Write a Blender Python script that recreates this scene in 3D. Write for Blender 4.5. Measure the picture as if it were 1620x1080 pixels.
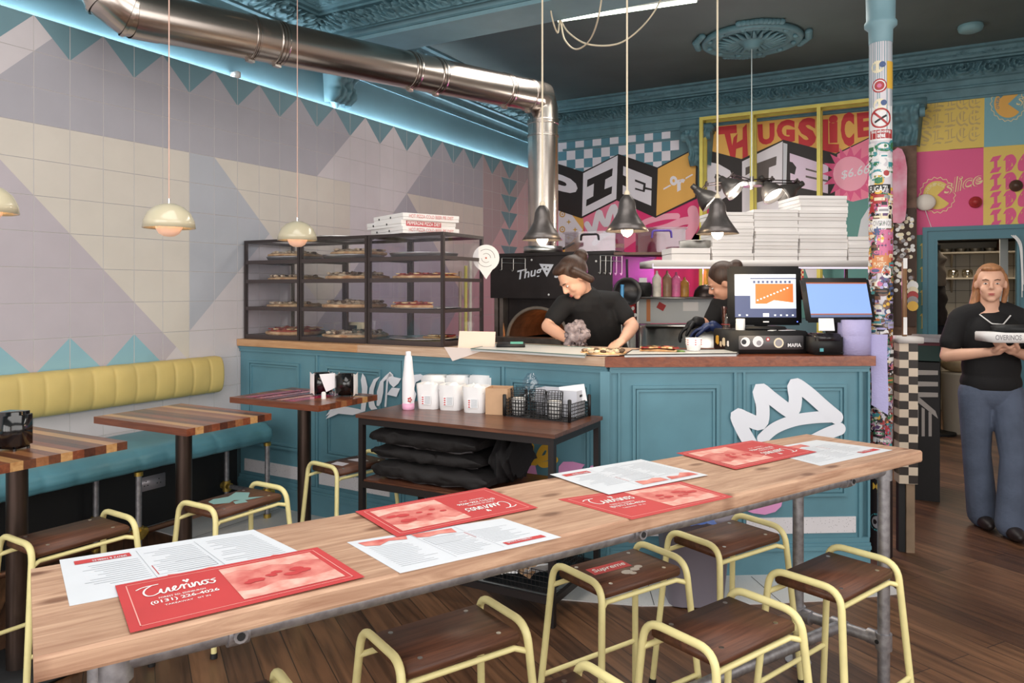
import bpy, bmesh, math, random
from mathutils import Vector, Matrix, noise
random.seed(7)
S = bpy.context.scene
for o in list(bpy.data.objects): bpy.data.objects.remove(o)
COL = S.collection
PI = math.pi
# ------------------------------------------------------------------ camera
F = 1180.0; HU = 810.0; HV = 460.0; CZ = 1.5; CX = 4.33
TH = math.radians(29.03)
fw = Vector((-math.sin(TH), math.cos(TH), 0)); rt = Vector((math.cos(TH), math.sin(TH), 0))
cam = bpy.data.cameras.new('camera'); co = bpy.data.objects.new('camera', cam); COL.objects.link(co)
co.location = (CX, 0, CZ); co.rotation_euler = (PI/2, 0, TH)
cam.sensor_width = 36; cam.lens = F/1620*36; cam.shift_y = -80/1620; cam.clip_start = .05
S.camera = co
S.view_settings.view_transform = 'Standard'; S.view_settings.look = 'None'
S.view_settings.gamma = 1; S.view_settings.use_curve_mapping = False
S.view_settings.exposure = .44
# ------------------------------------------------------------------ world and daylight
W = bpy.data.worlds.new('world'); S.world = W; W.use_nodes = True
W.node_tree.nodes['Background'].inputs[0].default_value = (1, .975, .95, 1)
W.node_tree.nodes['Background'].inputs[1].default_value = .85
def area(name, loc, rot, sx, sy, power, col=(1, 1, 1), spread=PI):
    l = bpy.data.lights.new(name, 'AREA'); l.shape = 'RECTANGLE'; l.size = sx; l.size_y = sy
    l.energy = power; l.color = col; l.spread = spread
    o = bpy.data.objects.new(name, l); COL.objects.link(o); o.location = loc; o.rotation_euler = rot
    return o
def point(name, loc, power, col=(1, .8, .55), r=.05):
    l = bpy.data.lights.new(name, 'POINT'); l.energy = power; l.color = col; l.shadow_soft_size = r
    o = bpy.data.objects.new(name, l); COL.objects.link(o); o.location = loc
    return o
area('shopfront_daylight', (3.6, -2.9, 1.9), (math.radians(84), 0, 0), 6.5, 3.2, 150, (1, .985, .96))
area('side_window_daylight', (6.35, 1.2, 2.1), (math.radians(90), 0, math.radians(90)), 4.5, 2.4, 55, (1, .97, .93))
area('rear_ceiling_strip_light', (2.9, 5.5, 3.72), (0, 0, 0), 3.0, 1.2, 55, (1, .95, .88))
area('front_fill_light', (3.2, 1.3, 3.74), (0, 0, 0), 3.2, 2.4, 60, (1, .97, .93))  # unseen overhead fill, added to brighten tabletops, seats and menus
area('kitchen_strip_light', (4.8, 9.7, 2.5), (0, 0, 0), .8, .8, 14, (1, .86, .66))
area('pink_neon_light', (2.6, 8.2, 1.72), (math.radians(-60), 0, 0), .9, .05, 9, (1, .12, .75))
# ------------------------------------------------------------------ pixel of the photo -> point in the place
def ray(u, v): return fw + rt*((u-HU)/F) + Vector((0, 0, 1))*((HV-v)/F)
C0 = Vector((CX, 0, CZ))
def at_z(u, v, z): r = ray(u, v); return C0 + r*((z-CZ)/r.z)
def at_y(u, v, y): r = ray(u, v); return C0 + r*(y/r.y)
def at_x(u, v, x): r = ray(u, v); return C0 + r*((x-CX)/r.x)
def at_t(u, v, t): return C0 + ray(u, v)*t
def at_pl(u, v, p, n): r = ray(u, v); return C0 + r*((Vector(p)-C0).dot(Vector(n))/r.dot(Vector(n)))
# ------------------------------------------------------------------ materials
def lin(c):
    return tuple(((x/255)/12.92 if x/255 <= .04045 else ((x/255+.055)/1.055)**2.4) for x in c)
MATS = {}
def mat(name, c, rough=.5, metal=0, var=0, vs=6, bump=0, bs=40, spec=.5, emis=None, es=0, stretch=(1, 1, 1), alpha=1, c2=None, coat=0, sheen=0):
    if name in MATS: return MATS[name]
    m = bpy.data.materials.new(name); m.use_nodes = True; nt = m.node_tree; N = nt.nodes; L = nt.links
    b = N['Principled BSDF']; cc = lin(c)
    b.inputs['Base Color'].default_value = (*cc, 1); b.inputs['Roughness'].default_value = rough
    b.inputs['Metallic'].default_value = metal; b.inputs['Specular IOR Level'].default_value = spec
    b.inputs['Coat Weight'].default_value = coat; b.inputs['Sheen Weight'].default_value = sheen
    if emis: b.inputs['Emission Color'].default_value = (*lin(emis), 1); b.inputs['Emission Strength'].default_value = es
    if alpha < 1: b.inputs['Alpha'].default_value = alpha
    if var or c2 or bump:
        tc = N.new('ShaderNodeTexCoord'); mp = N.new('ShaderNodeMapping'); L.new(tc.outputs['Object'], mp.inputs[0])
        mp.inputs['Scale'].default_value = stretch
    if var or c2:
        n = N.new('ShaderNodeTexNoise'); n.inputs['Scale'].default_value = vs; n.inputs['Detail'].default_value = 5
        L.new(mp.outputs[0], n.inputs[0])
        r = N.new('ShaderNodeValToRGB'); L.new(n.outputs[0], r.inputs[0])
        d = c2 and lin(c2) or tuple(x*(1-var) for x in cc); e = cc if c2 else tuple(min(1, x*(1+var)) for x in cc)
        r.color_ramp.elements[0].color = (*d, 1); r.color_ramp.elements[1].color = (*e, 1)
        r.color_ramp.elements[0].position = .35; r.color_ramp.elements[1].position = .65
        L.new(r.outputs[0], b.inputs['Base Color'])
    if bump:
        n2 = N.new('ShaderNodeTexNoise'); n2.inputs['Scale'].default_value = bs; n2.inputs['Detail'].default_value = 4
        L.new(mp.outputs[0], n2.inputs[0])
        bp = N.new('ShaderNodeBump'); bp.inputs['Strength'].default_value = bump; bp.inputs['Distance'].default_value = .01
        L.new(n2.outputs[0], bp.inputs['Height']); L.new(bp.outputs[0], b.inputs['Normal'])
    MATS[name] = m; return m
def wood(name, c1, c2, axis=0, sc=3, rough=.45, knots=False, coat=0, planks=None):
    """fine grain running along the object's own axis"""
    if name in MATS: return MATS[name]
    m = bpy.data.materials.new(name); m.use_nodes = True; nt = m.node_tree; N = nt.nodes; L = nt.links
    b = N['Principled BSDF']; b.inputs['Roughness'].default_value = rough; b.inputs['Coat Weight'].default_value = coat
    b.inputs['Coat Roughness'].default_value = .12
    tc = N.new('ShaderNodeTexCoord'); mp = N.new('ShaderNodeMapping'); L.new(tc.outputs['Object'], mp.inputs[0])
    s = [14, 14, 14]; s[axis] = 1.0; mp.inputs['Scale'].default_value = s
    n = N.new('ShaderNodeTexNoise'); n.inputs['Scale'].default_value = sc; n.inputs['Detail'].default_value = 9; n.inputs['Roughness'].default_value = .65
    n.inputs['Distortion'].default_value = .8
    L.new(mp.outputs[0], n.inputs[0])
    r = N.new('ShaderNodeValToRGB'); L.new(n.outputs[0], r.inputs[0])
    r.color_ramp.elements[0].color = (*lin(c2), 1); r.color_ramp.elements[1].color = (*lin(c1), 1)
    r.color_ramp.elements[0].position = .32; r.color_ramp.elements[1].position = .66
    out = r.outputs[0]
    # broad blotches
    n3 = N.new('ShaderNodeTexNoise'); n3.inputs['Scale'].default_value = 2.3; L.new(tc.outputs['Object'], n3.inputs[0])
    mx = N.new('ShaderNodeMix'); mx.data_type = 'RGBA'; mx.blend_type = 'MULTIPLY'; mx.inputs[0].default_value = .35
    L.new(out, mx.inputs[6]); L.new(n3.outputs[0], mx.inputs[7]); out = mx.outputs[2]
    if knots:
        v = N.new('ShaderNodeTexVoronoi'); v.voronoi_dimensions = '2D'; mp2 = N.new('ShaderNodeMapping'); L.new(tc.outputs['Object'], mp2.inputs[0])
        s2 = [7.5, 7.5, 7.5]; s2[axis] = 3.4; mp2.inputs['Scale'].default_value = s2; L.new(mp2.outputs[0], v.inputs[0]); v.inputs['Scale'].default_value = 1.0
        k = N.new('ShaderNodeValToRGB'); k.color_ramp.elements[0].position = .06; k.color_ramp.elements[1].position = .15
        k.color_ramp.elements[0].color = (.25, .12, .06, 1); k.color_ramp.elements[1].color = (1, 1, 1, 1)
        L.new(v.outputs['Distance'], k.inputs[0])
        m2 = N.new('ShaderNodeMix'); m2.data_type = 'RGBA'; m2.blend_type = 'MULTIPLY'; m2.inputs[0].default_value = .75
        L.new(out, m2.inputs[6]); L.new(k.outputs[0], m2.inputs[7]); out = m2.outputs[2]
    L.new(out, b.inputs['Base Color'])
    bp = N.new('ShaderNodeBump'); bp.inputs['Strength'].default_value = .25; bp.inputs['Distance'].default_value = .004
    L.new(n.outputs[0], bp.inputs['Height']); L.new(bp.outputs[0], b.inputs['Normal'])
    MATS[name] = m; return m
def floor_mat():
    m = bpy.data.materials.new('floor_boards'); m.use_nodes = True; nt = m.node_tree; N = nt.nodes; L = nt.links
    b = N['Principled BSDF']; b.inputs['Roughness'].default_value = .42
    tc = N.new('ShaderNodeTexCoord'); mp = N.new('ShaderNodeMapping'); L.new(tc.outputs['Object'], mp.inputs[0])
    mp.inputs['Rotation'].default_value = (0, 0, math.radians(34))
    br = N.new('ShaderNodeTexBrick'); L.new(mp.outputs[0], br.inputs[0])
    br.inputs['Scale'].default_value = 1; br.inputs['Brick Width'].default_value = 1.7; br.inputs['Row Height'].default_value = .125
    br.inputs['Mortar Size'].default_value = .002; br.inputs['Mortar Smooth'].default_value = .3
    br.inputs['Color1'].default_value = (0, 0, 0, 1); br.inputs['Color2'].default_value = (1, 1, 1, 1); br.inputs['Mortar'].default_value = (.5, .5, .5, 1)
    br.offset = .37
    r0 = N.new('ShaderNodeValToRGB'); L.new(br.outputs[0], r0.inputs[0])
    e = r0.color_ramp.elements; e[0].color = (*lin((90, 62, 45)), 1); e[1].color = (*lin((136, 98, 70)), 1)
    e2 = r0.color_ramp.elements.new(.5); e2.color = (*lin((112, 76, 52)), 1)
    mp3 = N.new('ShaderNodeMapping'); L.new(mp.outputs[0], mp3.inputs[0]); mp3.inputs['Scale'].default_value = (1, 14, 1)
    n = N.new('ShaderNodeTexNoise'); n.inputs['Scale'].default_value = 2.2; n.inputs['Detail'].default_value = 9; n.inputs['Distortion'].default_value = .6; L.new(mp3.outputs[0], n.inputs[0])
    r = N.new('ShaderNodeValToRGB'); L.new(n.outputs[0], r.inputs[0]); r.color_ramp.elements[0].color = (.3, .28, .27, 1); r.color_ramp.elements[0].position = .3
    r.color_ramp.elements[1].position = .62
    mx = N.new('ShaderNodeMix'); mx.data_type = 'RGBA'; mx.blend_type = 'MULTIPLY'; mx.inputs[0].default_value = .85
    L.new(r0.outputs[0], mx.inputs[6]); L.new(r.outputs[0], mx.inputs[7])
    n3 = N.new('ShaderNodeTexNoise'); n3.inputs['Scale'].default_value = 1.4; n3.inputs['Detail'].default_value = 4; L.new(tc.outputs['Object'], n3.inputs[0])
    r3 = N.new('ShaderNodeValToRGB'); L.new(n3.outputs[0], r3.inputs[0]); r3.color_ramp.elements[0].color = (.45, .45, .45, 1); r3.color_ramp.elements[0].position = .35; r3.color_ramp.elements[1].position = .6
    m3 = N.new('ShaderNodeMix'); m3.data_type = 'RGBA'; m3.blend_type = 'MULTIPLY'; m3.inputs[0].default_value = .6
    L.new(mx.outputs[2], m3.inputs[6]); L.new(r3.outputs[0], m3.inputs[7])
    k = N.new('ShaderNodeMix'); k.data_type = 'RGBA'; L.new(br.outputs['Fac'], k.inputs[0]); L.new(m3.outputs[2], k.inputs[6]); k.inputs[7].default_value = (.012, .008, .006, 1)
    L.new(k.outputs[2], b.inputs['Base Color'])
    bp = N.new('ShaderNodeBump'); bp.inputs['Strength'].default_value = .3; bp.inputs['Distance'].default_value = .004
    L.new(n.outputs[0], bp.inputs['Height']); L.new(bp.outputs[0], b.inputs['Normal'])
    return m
def speckle(name, base, spk, sc=70, th=.1, rough=.5):
    if name in MATS: return MATS[name]
    m = bpy.data.materials.new(name); m.use_nodes = True; nt = m.node_tree; N = nt.nodes; L = nt.links
    b = N['Principled BSDF']; b.inputs['Roughness'].default_value = rough
    tc = N.new('ShaderNodeTexCoord'); v = N.new('ShaderNodeTexVoronoi'); v.inputs['Scale'].default_value = sc; L.new(tc.outputs['Object'], v.inputs[0])
    r = N.new('ShaderNodeValToRGB'); L.new(v.outputs['Distance'], r.inputs[0]); r.color_ramp.interpolation = 'CONSTANT'
    r.color_ramp.elements[0].color = (*lin(spk), 1); r.color_ramp.elements[1].color = (*lin(base), 1); r.color_ramp.elements[1].position = th
    L.new(r.outputs[0], b.inputs['Base Color']); MATS[name] = m; return m
def glass(name='clear_glass', tint=(245, 245, 250), refl=.10):
    if name in MATS: return MATS[name]
    m = bpy.data.materials.new(name); m.use_nodes = True; nt = m.node_tree; N = nt.nodes; L = nt.links
    N.remove(N['Principled BSDF']); o = N['Material Output']
    t = N.new('ShaderNodeBsdfTransparent'); t.inputs[0].default_value = (*lin(tint), 1)
    g = N.new('ShaderNodeBsdfGlossy'); g.inputs['Roughness'].default_value = .03
    mx = N.new('ShaderNodeMixShader'); mx.inputs[0].default_value = refl
    L.new(t.outputs[0], mx.inputs[1]); L.new(g.outputs[0], mx.inputs[2]); L.new(mx.outputs[0], o.inputs[0])
    MATS[name] = m; return m
def glow(name, c, s): return mat(name, c, emis=c, es=s)
# ------------------------------------------------------------------ mesh builder
MAT4 = {}
class MB:
    def __init__(s): s.v = []; s.f = []; s.mi = []; s.mats = []; s.sm = []; s.cur = 0
    def m(s, material):
        if material not in s.mats: s.mats.append(material)
        s.cur = s.mats.index(material); return s
    def add(s, vs, fs, sm=False):
        o = len(s.v); s.v += [Vector(p) for p in vs]
        for f in fs: s.f.append([i+o for i in f]); s.mi.append(s.cur); s.sm.append(sm)
        return s
    def box(s, a, b, bev=0):
        x0, y0, z0 = a; x1, y1, z1 = b
        return s.obox(((x0+x1)/2, (y0+y1)/2, (z0+z1)/2), (abs(x1-x0), abs(y1-y0), abs(z1-z0)), None, bev)
    def obox(s, c, size, R=None, bev=0):
        hx, hy, hz = size[0]/2, size[1]/2, size[2]/2
        c = Vector(c); R = R or Matrix.Identity(3)
        if not bev:
            vs = [c + R @ Vector((x*hx, y*hy, z*hz)) for x in (-1, 1) for y in (-1, 1) for z in (-1, 1)]
            return s.add(vs, [(0, 1, 3, 2), (4, 6, 7, 5), (0, 4, 5, 1), (2, 3, 7, 6), (0, 2, 6, 4), (1, 5, 7, 3)])
        bm = bmesh.new(); bmesh.ops.create_cube(bm, size=1)
        for q in bm.verts: q.co = Vector((q.co.x*2*hx, q.co.y*2*hy, q.co.z*2*hz))
        bmesh.ops.bevel(bm, geom=bm.edges[:], offset=min(bev, .49*min(size)), segments=2, affect='EDGES')
        vs = [c + R @ q.co for q in bm.verts]; bm.verts.index_update()
        fs = [[q.index for q in f.verts] for f in bm.faces]; bm.free()
        return s.add(vs, fs, True)
    def cyl(s, p0, p1, r, n=12, r2=None, cap=True, sm=True):
        p0 = Vector(p0); p1 = Vector(p1); d = (p1-p0).normalized(); r2 = r if r2 is None else r2
        a = d.orthogonal().normalized(); b = d.cross(a)
        vs = [p0+(a*math.cos(2*PI*i/n)+b*math.sin(2*PI*i/n))*r for i in range(n)] + [p1+(a*math.cos(2*PI*i/n)+b*math.sin(2*PI*i/n))*r2 for i in range(n)]
        s.add(vs, [(i, (i+1) % n, n+(i+1) % n, n+i) for i in range(n)], sm)
        if cap: s.add(vs[:n], [list(range(n-1, -1, -1))]); s.add(vs[n:], [list(range(n))])
        return s
    def tube(s, pts, r, n=10, cap=True, fil=0, seg=5, closed=False):
        pts = [Vector(p) for p in pts]
        if fil: pts = fillet(pts, fil, seg)
        N_ = len(pts); rings = []; a = None
        for i, p in enumerate(pts):
            if closed: d = (pts[(i+1) % N_]-pts[i-1]).normalized()
            else: d = (pts[min(i+1, N_-1)]-pts[max(i-1, 0)]).normalized()
            a = d.orthogonal().normalized() if a is None else (a-d*a.dot(d)).normalized()
            b = d.cross(a); rr = r[i] if isinstance(r, (list, tuple)) else r
            rings.append([p+(a*math.cos(2*PI*k/n)+b*math.sin(2*PI*k/n))*rr for k in range(n)])
        vs = [q for rg in rings for q in rg]; fs = []
        for i in range(N_ if closed else N_-1):
            j = (i+1) % N_
            for k in range(n): fs.append((i*n+k, i*n+(k+1) % n, j*n+(k+1) % n, j*n+k))
        s.add(vs, fs, True)
        if cap and not closed: s.add(rings[0], [list(range(n-1, -1, -1))]); s.add(rings[-1], [list(range(n))])
        return s
    def lathe(s, prof, c=(0, 0, 0), n=24, sx=1, sy=1, R=None, wob=None, sm=True):
        c = Vector(c); vs = []
        for (r, z) in prof:
            for k in range(n):
                a = 2*PI*k/n; rr = r*(wob(a, z) if wob else 1)
                p = Vector((rr*math.cos(a)*sx, rr*math.sin(a)*sy, z)); vs.append(c+(R @ p if R else p))
        fs = []
        for i in range(len(prof)-1):
            for k in range(n): fs.append((i*n+k, i*n+(k+1) % n, (i+1)*n+(k+1) % n, (i+1)*n+k))
        s.add(vs, fs, sm)
        if prof[0][0] > 1e-4: s.add(vs[:n], [list(range(n-1, -1, -1))])
        if prof[-1][0] > 1e-4: s.add(vs[-n:], [list(range(n))])
        return s
    def prism(s, poly, ext):
        """poly: 3D points of a planar outline; ext: extrusion vector"""
        poly = [Vector(p) for p in poly]; ext = Vector(ext); n = len(poly)
        s.add(poly, [list(range(n))]); q = [p+ext for p in poly]; s.add(q, [list(range(n-1, -1, -1))])
        s.add(poly+q, [(i, i+n, (i+1) % n+n, (i+1) % n) for i in range(n)]); return s
    def face(s, poly): return s.add(poly, [list(range(len(poly)))])
    def ell(s, c, r, n=12, R=None):
        prof = [(math.sin(PI*i/n)+1e-5, -math.cos(PI*i/n)) for i in range(n+1)]
        c = Vector(c); vs = []; m_ = n*2
        for (a, z) in prof:
            for k in range(m_):
                p = Vector((a*math.cos(2*PI*k/m_)*r[0], a*math.sin(2*PI*k/m_)*r[1], z*r[2])); vs.append(c+(R @ p if R else p))
        return s.add(vs, [(i*m_+k, i*m_+(k+1) % m_, (i+1)*m_+(k+1) % m_, (i+1)*m_+k) for i in range(n) for k in range(m_)], True)
    def grid(s, fn, nu, nv, sm=True, flip=False):
        vs = [fn(i/nu, j/nv) for i in range(nu+1) for j in range(nv+1)]
        fs = [(i*(nv+1)+j, (i+1)*(nv+1)+j, (i+1)*(nv+1)+j+1, i*(nv+1)+j+1) for i in range(nu) for j in range(nv)]
        if flip: fs = [f[::-1] for f in fs]
        return s.add(vs, fs, sm)
    def build(s, name, parent=None, local=False, label=None, cat=None, group=None, kind=None, merge=False, bevel=0, vox=0, smooth=0, disp=None, origin=None):
        me = bpy.data.meshes.new(name)
        if parent is not None:
            M = Matrix.Identity(4) if local else MAT4[parent.name].inverted(); base = MAT4[parent.name]
            vs = [M @ p for p in s.v]
        else:
            if local: o0 = Vector((0, 0, 0))
            elif origin: o0 = Vector(origin)
            else:
                xs = [p.x for p in s.v]; ys = [p.y for p in s.v]; zs = [p.z for p in s.v]
                o0 = Vector(((min(xs)+max(xs))/2, (min(ys)+max(ys))/2, min(zs)))
            vs = [p-o0 for p in s.v]; base = Matrix.Translation(o0)
        me.from_pydata([tuple(p) for p in vs], [], s.f)
        for m_ in s.mats: me.materials.append(m_)
        me.polygons.foreach_set('material_index', s.mi); me.polygons.foreach_set('use_smooth', s.sm)
        if merge or vox:
            bm = bmesh.new(); bm.from_mesh(me); bmesh.ops.remove_doubles(bm, verts=bm.verts, dist=1e-5)
            bmesh.ops.recalc_face_normals(bm, faces=bm.faces); bm.to_mesh(me); bm.free()
        me.update()
        o = bpy.data.objects.new(name, me); COL.objects.link(o)
        if vox:
            r = o.modifiers.new('r', 'REMESH'); r.mode = 'VOXEL'; r.voxel_size = vox; r.use_smooth_shade = True
            if smooth: q = o.modifiers.new('s', 'SMOOTH'); q.iterations = smooth; q.factor = .5
            dg = bpy.context.evaluated_depsgraph_get(); ev = o.evaluated_get(dg)
            nm = bpy.data.meshes.new_from_object(ev); o.modifiers.clear(); o.data = nm
            if disp:
                for q in nm.vertices: q.co = disp(q.co.copy(), q.normal.copy())
                nm.update()
        if bevel:
            q = o.modifiers.new('bevel', 'BEVEL'); q.width = bevel; q.segments = 2; q.limit_method = 'ANGLE'; q.angle_limit = math.radians(40)
        if parent is not None: o.parent = parent; MAT4[o.name] = MAT4[parent.name].copy()
        else: o.location = base.translation; MAT4[o.name] = base
        tag(o, label, cat, group, kind); return o
def fillet(pts, r, seg=5):
    out = [pts[0]]
    for i in range(1, len(pts)-1):
        a, p, b = pts[i-1], pts[i], pts[i+1]; da = (a-p); db = (b-p); la = da.length; lb = db.length
        da.normalize(); db.normalize(); ang = da.angle(db)
        if ang > PI-.01: out.append(p); continue
        d = min(r/math.tan(ang/2), la*.49, lb*.49); q0 = p+da*d; q1 = p+db*d
        for k in range(seg+1):
            t = k/seg; out.append(q0*(1-t)**2+p*2*t*(1-t)+q1*t*t)
    out.append(pts[-1]); return out
def tag(o, label=None, cat=None, group=None, kind=None):
    if label: o['label'] = label
    if cat: o['category'] = cat
    if group: o['group'] = group
    if kind: o['kind'] = kind
    return o
def thing(name, label, cat, loc=(0, 0, 0), rz=0, group=None):
    o = bpy.data.objects.new(name, None); COL.objects.link(o); o.empty_display_size = .1
    o.location = loc; o.rotation_euler = (0, 0, rz); MAT4[o.name] = Matrix.Translation(loc) @ Matrix.Rotation(rz, 4, 'Z')
    return tag(o, label, cat, group)
def dup(o, loc, rz=0, label=None, group=None):
    def cp(x, par):
        c = x.copy(); COL.objects.link(c)
        if par is not None: c.parent = par
        for h in kids.get(x.name, []): cp(h, c)
        return c
    kids = {}
    for x in bpy.data.objects:
        if x.parent: kids.setdefault(x.parent.name, []).append(x)
    r = cp(o, None); r.location = loc; r.rotation_euler = (0, 0, rz)
    MAT4[r.name] = Matrix.Translation(loc) @ Matrix.Rotation(rz, 4, 'Z')
    if label: r['label'] = label
    if group: r['group'] = group
    return r
# ------------------------------------------------------------------ flat writing: a text laid over a quad of four points
_tc = {}
def text2d(s, off=0.0, shear=0.0):
    k = (s, off, shear)
    if k in _tc: return _tc[k]
    c = bpy.data.curves.new('t', 'FONT'); c.body = s; c.offset = off; c.shear = shear; c.resolution_u = 3
    o = bpy.data.objects.new('t', c); COL.objects.link(o)
    dg = bpy.context.evaluated_depsgraph_get(); me = bpy.data.meshes.new_from_object(o.evaluated_get(dg))
    vs = [(v.co.x, v.co.y) for v in me.vertices]; fs = [list(p.vertices) for p in me.polygons]
    bpy.data.objects.remove(o); bpy.data.meshes.remove(me)
    x0 = min(v[0] for v in vs); x1 = max(v[0] for v in vs); y0 = min(v[1] for v in vs); y1 = max(v[1] for v in vs)
    vs = [((x-x0)/(x1-x0), (y-y0)/(y1-y0)) for x, y in vs]; _tc[k] = (vs, fs); return vs, fs
def bil(q):
    q = [Vector(p) for p in q]   # TL TR BR BL
    return lambda a, b: (q[3]*(1-a)+q[2]*a)*(1-b)+(q[0]*(1-a)+q[1]*a)*b
def text(mb, s, q, off=.01, shear=0, fn=None):
    vs, fs = text2d(s, off, shear); g = fn or bil(q)
    mb.add([g(a, b) for a, b in vs], fs); return mb
def stroke(mb, pts, w, nib=None, n=10):
    """fat painted line over planar 3D points, one ribbon that rises a hair so it never meets itself; nib = fixed pen vector gives broad-nib letters"""
    pts = [Vector(p) for p in pts]; nrm = None
    for i in range(1, len(pts)-1):
        c = (pts[i]-pts[i-1]).cross(pts[i+1]-pts[i])
        if c.length > 1e-9: nrm = c.normalized(); break
    if nrm is None: nrm = (C0-pts[0]).normalized() if nib is None else (pts[-1]-pts[0]).cross(nib).normalized()
    if nrm.dot(C0-pts[0]) < 0: nrm = -nrm
    m_ = len(pts); vs = []
    for i, p in enumerate(pts):
        d = (pts[min(i+1, m_-1)]-pts[max(i-1, 0)]).normalized(); s_ = nib if nib is not None else d.cross(nrm)*w/2
        e = nrm*(i*2.5e-5); vs += [p-s_+e, p+s_+e]
    mb.add(vs, [(2*i, 2*i+1, 2*i+3, 2*i+2) for i in range(m_-1)])
    if nib is None:
        for i, sg in ((0, -1), (m_-1, 1)):
            a = vs[2*i]; b = vs[2*i+1]; c = (a+b)/2; d = (pts[1]-pts[0] if i == 0 else pts[-1]-pts[-2]).normalized()*sg*w/2; h = (b-a)/2
            mb.face([c+h*math.cos(PI*k/n)+d*math.sin(PI*k/n) for k in range(n+1)])
    return mb
def spline(pts, seg=6):
    pts = [Vector(p) for p in pts]; out = []
    P_ = [pts[0]]+pts+[pts[-1]]
    for i in range(1, len(P_)-2):
        p0, p1, p2, p3 = P_[i-1], P_[i], P_[i+1], P_[i+2]
        for k in range(seg):
            t = k/seg; out.append(.5*((2*p1)+(-p0+p2)*t+(2*p0-5*p1+4*p2-p3)*t*t+(-p0+3*p1-3*p2+p3)*t**3))
    out.append(pts[-1]); return out
# ================================================================== SETTING
B = 8.5; ZC = 3.82
M_BLUE = mat('teal_wall_paint', (90, 124, 134), .6, var=.06, vs=3)
M_BLUED = mat('teal_ceiling_paint', (84, 98, 98), .7, var=.08, vs=2)
M_BEAM = mat('beam_paint', (126, 160, 170), .55, var=.05)
M_COUNTER = mat('counter_teal_paint', (92, 136, 150), .45, var=.07, vs=5)
M_CORN = mat('cornice_paint', (94, 130, 140), .6, var=.12, vs=9)
M_BLACK = mat('black_paint', (22, 22, 24), .6)
M_STEEL = mat('brushed_steel', (190, 188, 184), .28, 1, var=.12, vs=14)
M_DARKST = mat('dark_steel', (70, 62, 60), .4, .8, var=.2, vs=20)
M_GALV = mat('galvanised_pipe', (158, 156, 160), .45, .75, var=.2, vs=40)
M_YEL = mat('pale_yellow_enamel', (232, 220, 158), .4, var=.06, vs=12)
M_WHITE = mat('white_card', (232, 230, 228), .7)
M_PAPER = mat('white_paper', (238, 238, 240), .8)
M_RED = mat('menu_red', (194, 60, 62), .7, var=.05)
M_BRASS = mat('brass_fitting', (196, 166, 84), .35, .8, var=.2, vs=30)
def struct(mb, name, parent=None, **k):
    return mb.build(name, parent, kind=None if parent is not None else 'structure', **k)
# floor
mb = MB().m(floor_mat()); mb.box((-.1, -2.7, -.06), (6.5, 10.9, 0)); struct(mb, 'floor', origin=(0, 0, 0))
# white tiled strip along the counter
M_TER = speckle('terrazzo', (214, 212, 212), (120, 110, 108), 60, .13)
mb = MB().m(speckle('tile_strip', (206, 206, 206), (150, 150, 148), 90, .12, .35))
pts = [(-.02, 3.0), (.4, 2.98), (1.0, 3.02), (1.6, 3.12), (2.2, 3.22), (2.75, 3.27), (3.15, 3.40), (3.55, 3.64), (3.95, 3.92), (4.22, 4.16), (4.10, 4.40), (2.88, 3.66), (-.02, 3.78)]
mb.prism([(x, y, .006) for x, y in pts], (0, 0, -.006))
mb.m(mat('grout_dark', (60, 58, 56), .8))
for t in [(.45, 2.98, .45, 3.72), (.9, 3.0, .9, 3.72), (1.35, 3.08, 1.35, 3.7), (1.8, 3.15, 1.8, 3.7), (2.25, 3.22, 2.3, 3.66), (2.7, 3.27, 2.8, 3.66), (3.2, 3.43, 3.05, 3.75), (3.72, 3.76, 3.53, 4.02)]:
    a = Vector((t[0], t[1], .0065)); b = Vector((t[2], t[3], .0065)); s_ = (b-a).normalized().cross(Vector((0, 0, 1)))*.002
    mb.face([a-s_, b-s_, b+s_, a+s_])
struct(mb, 'floor', origin=(0, 0, 0))
# walls
mb = MB().m(M_BLUE); mb.box((-.2, -2.7, 0), (-.05, B+.15, ZC+.1)); wl = struct(mb, 'wall_left')
mb = MB().m(M_BLUE)
mb.box((-.2, B, 0), (4.42, B+.15, ZC+.1)); mb.box((5.09, B, 0), (6.5, B+.15, ZC+.1)); mb.box((4.42, B, 2.02), (5.09, B+.15, ZC+.1))
wb = struct(mb, 'wall_back')
M_BRICK = mat('brown_brick', (112, 88, 76), .9, var=.25, vs=12)
mb = MB().m(mat('right_wall_plaster', (196, 186, 176), .8))
mb.box((6.4, -2.7, 0), (6.5, -1.2, ZC)); mb.box((6.4, 3.6, 0), (6.5, 10.9, ZC)); mb.box((6.4, -1.2, 0), (6.5, 3.6, .8)); mb.box((6.4, -1.2, 3.3), (6.5, 3.6, ZC))
struct(mb, 'wall_right')
mb = MB().m(mat('front_wall_plaster', (150, 120, 100), .8))
mb.box((-.1, -2.7, 0), (6.5, -2.6, .45)); mb.box((-.1, -2.7, 3.5), (6.5, -2.6, ZC))
for x in (-.1, 2.1, 4.3, 6.3): mb.box((x, -2.7, .45), (x+.12, -2.6, 3.5))
struct(mb, 'wall_front')
mb = MB().m(M_BLUED); mb.box((-.2, -2.7, ZC), (6.5, B+.15, ZC+.12)); struct(mb, 'ceiling')
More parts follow.
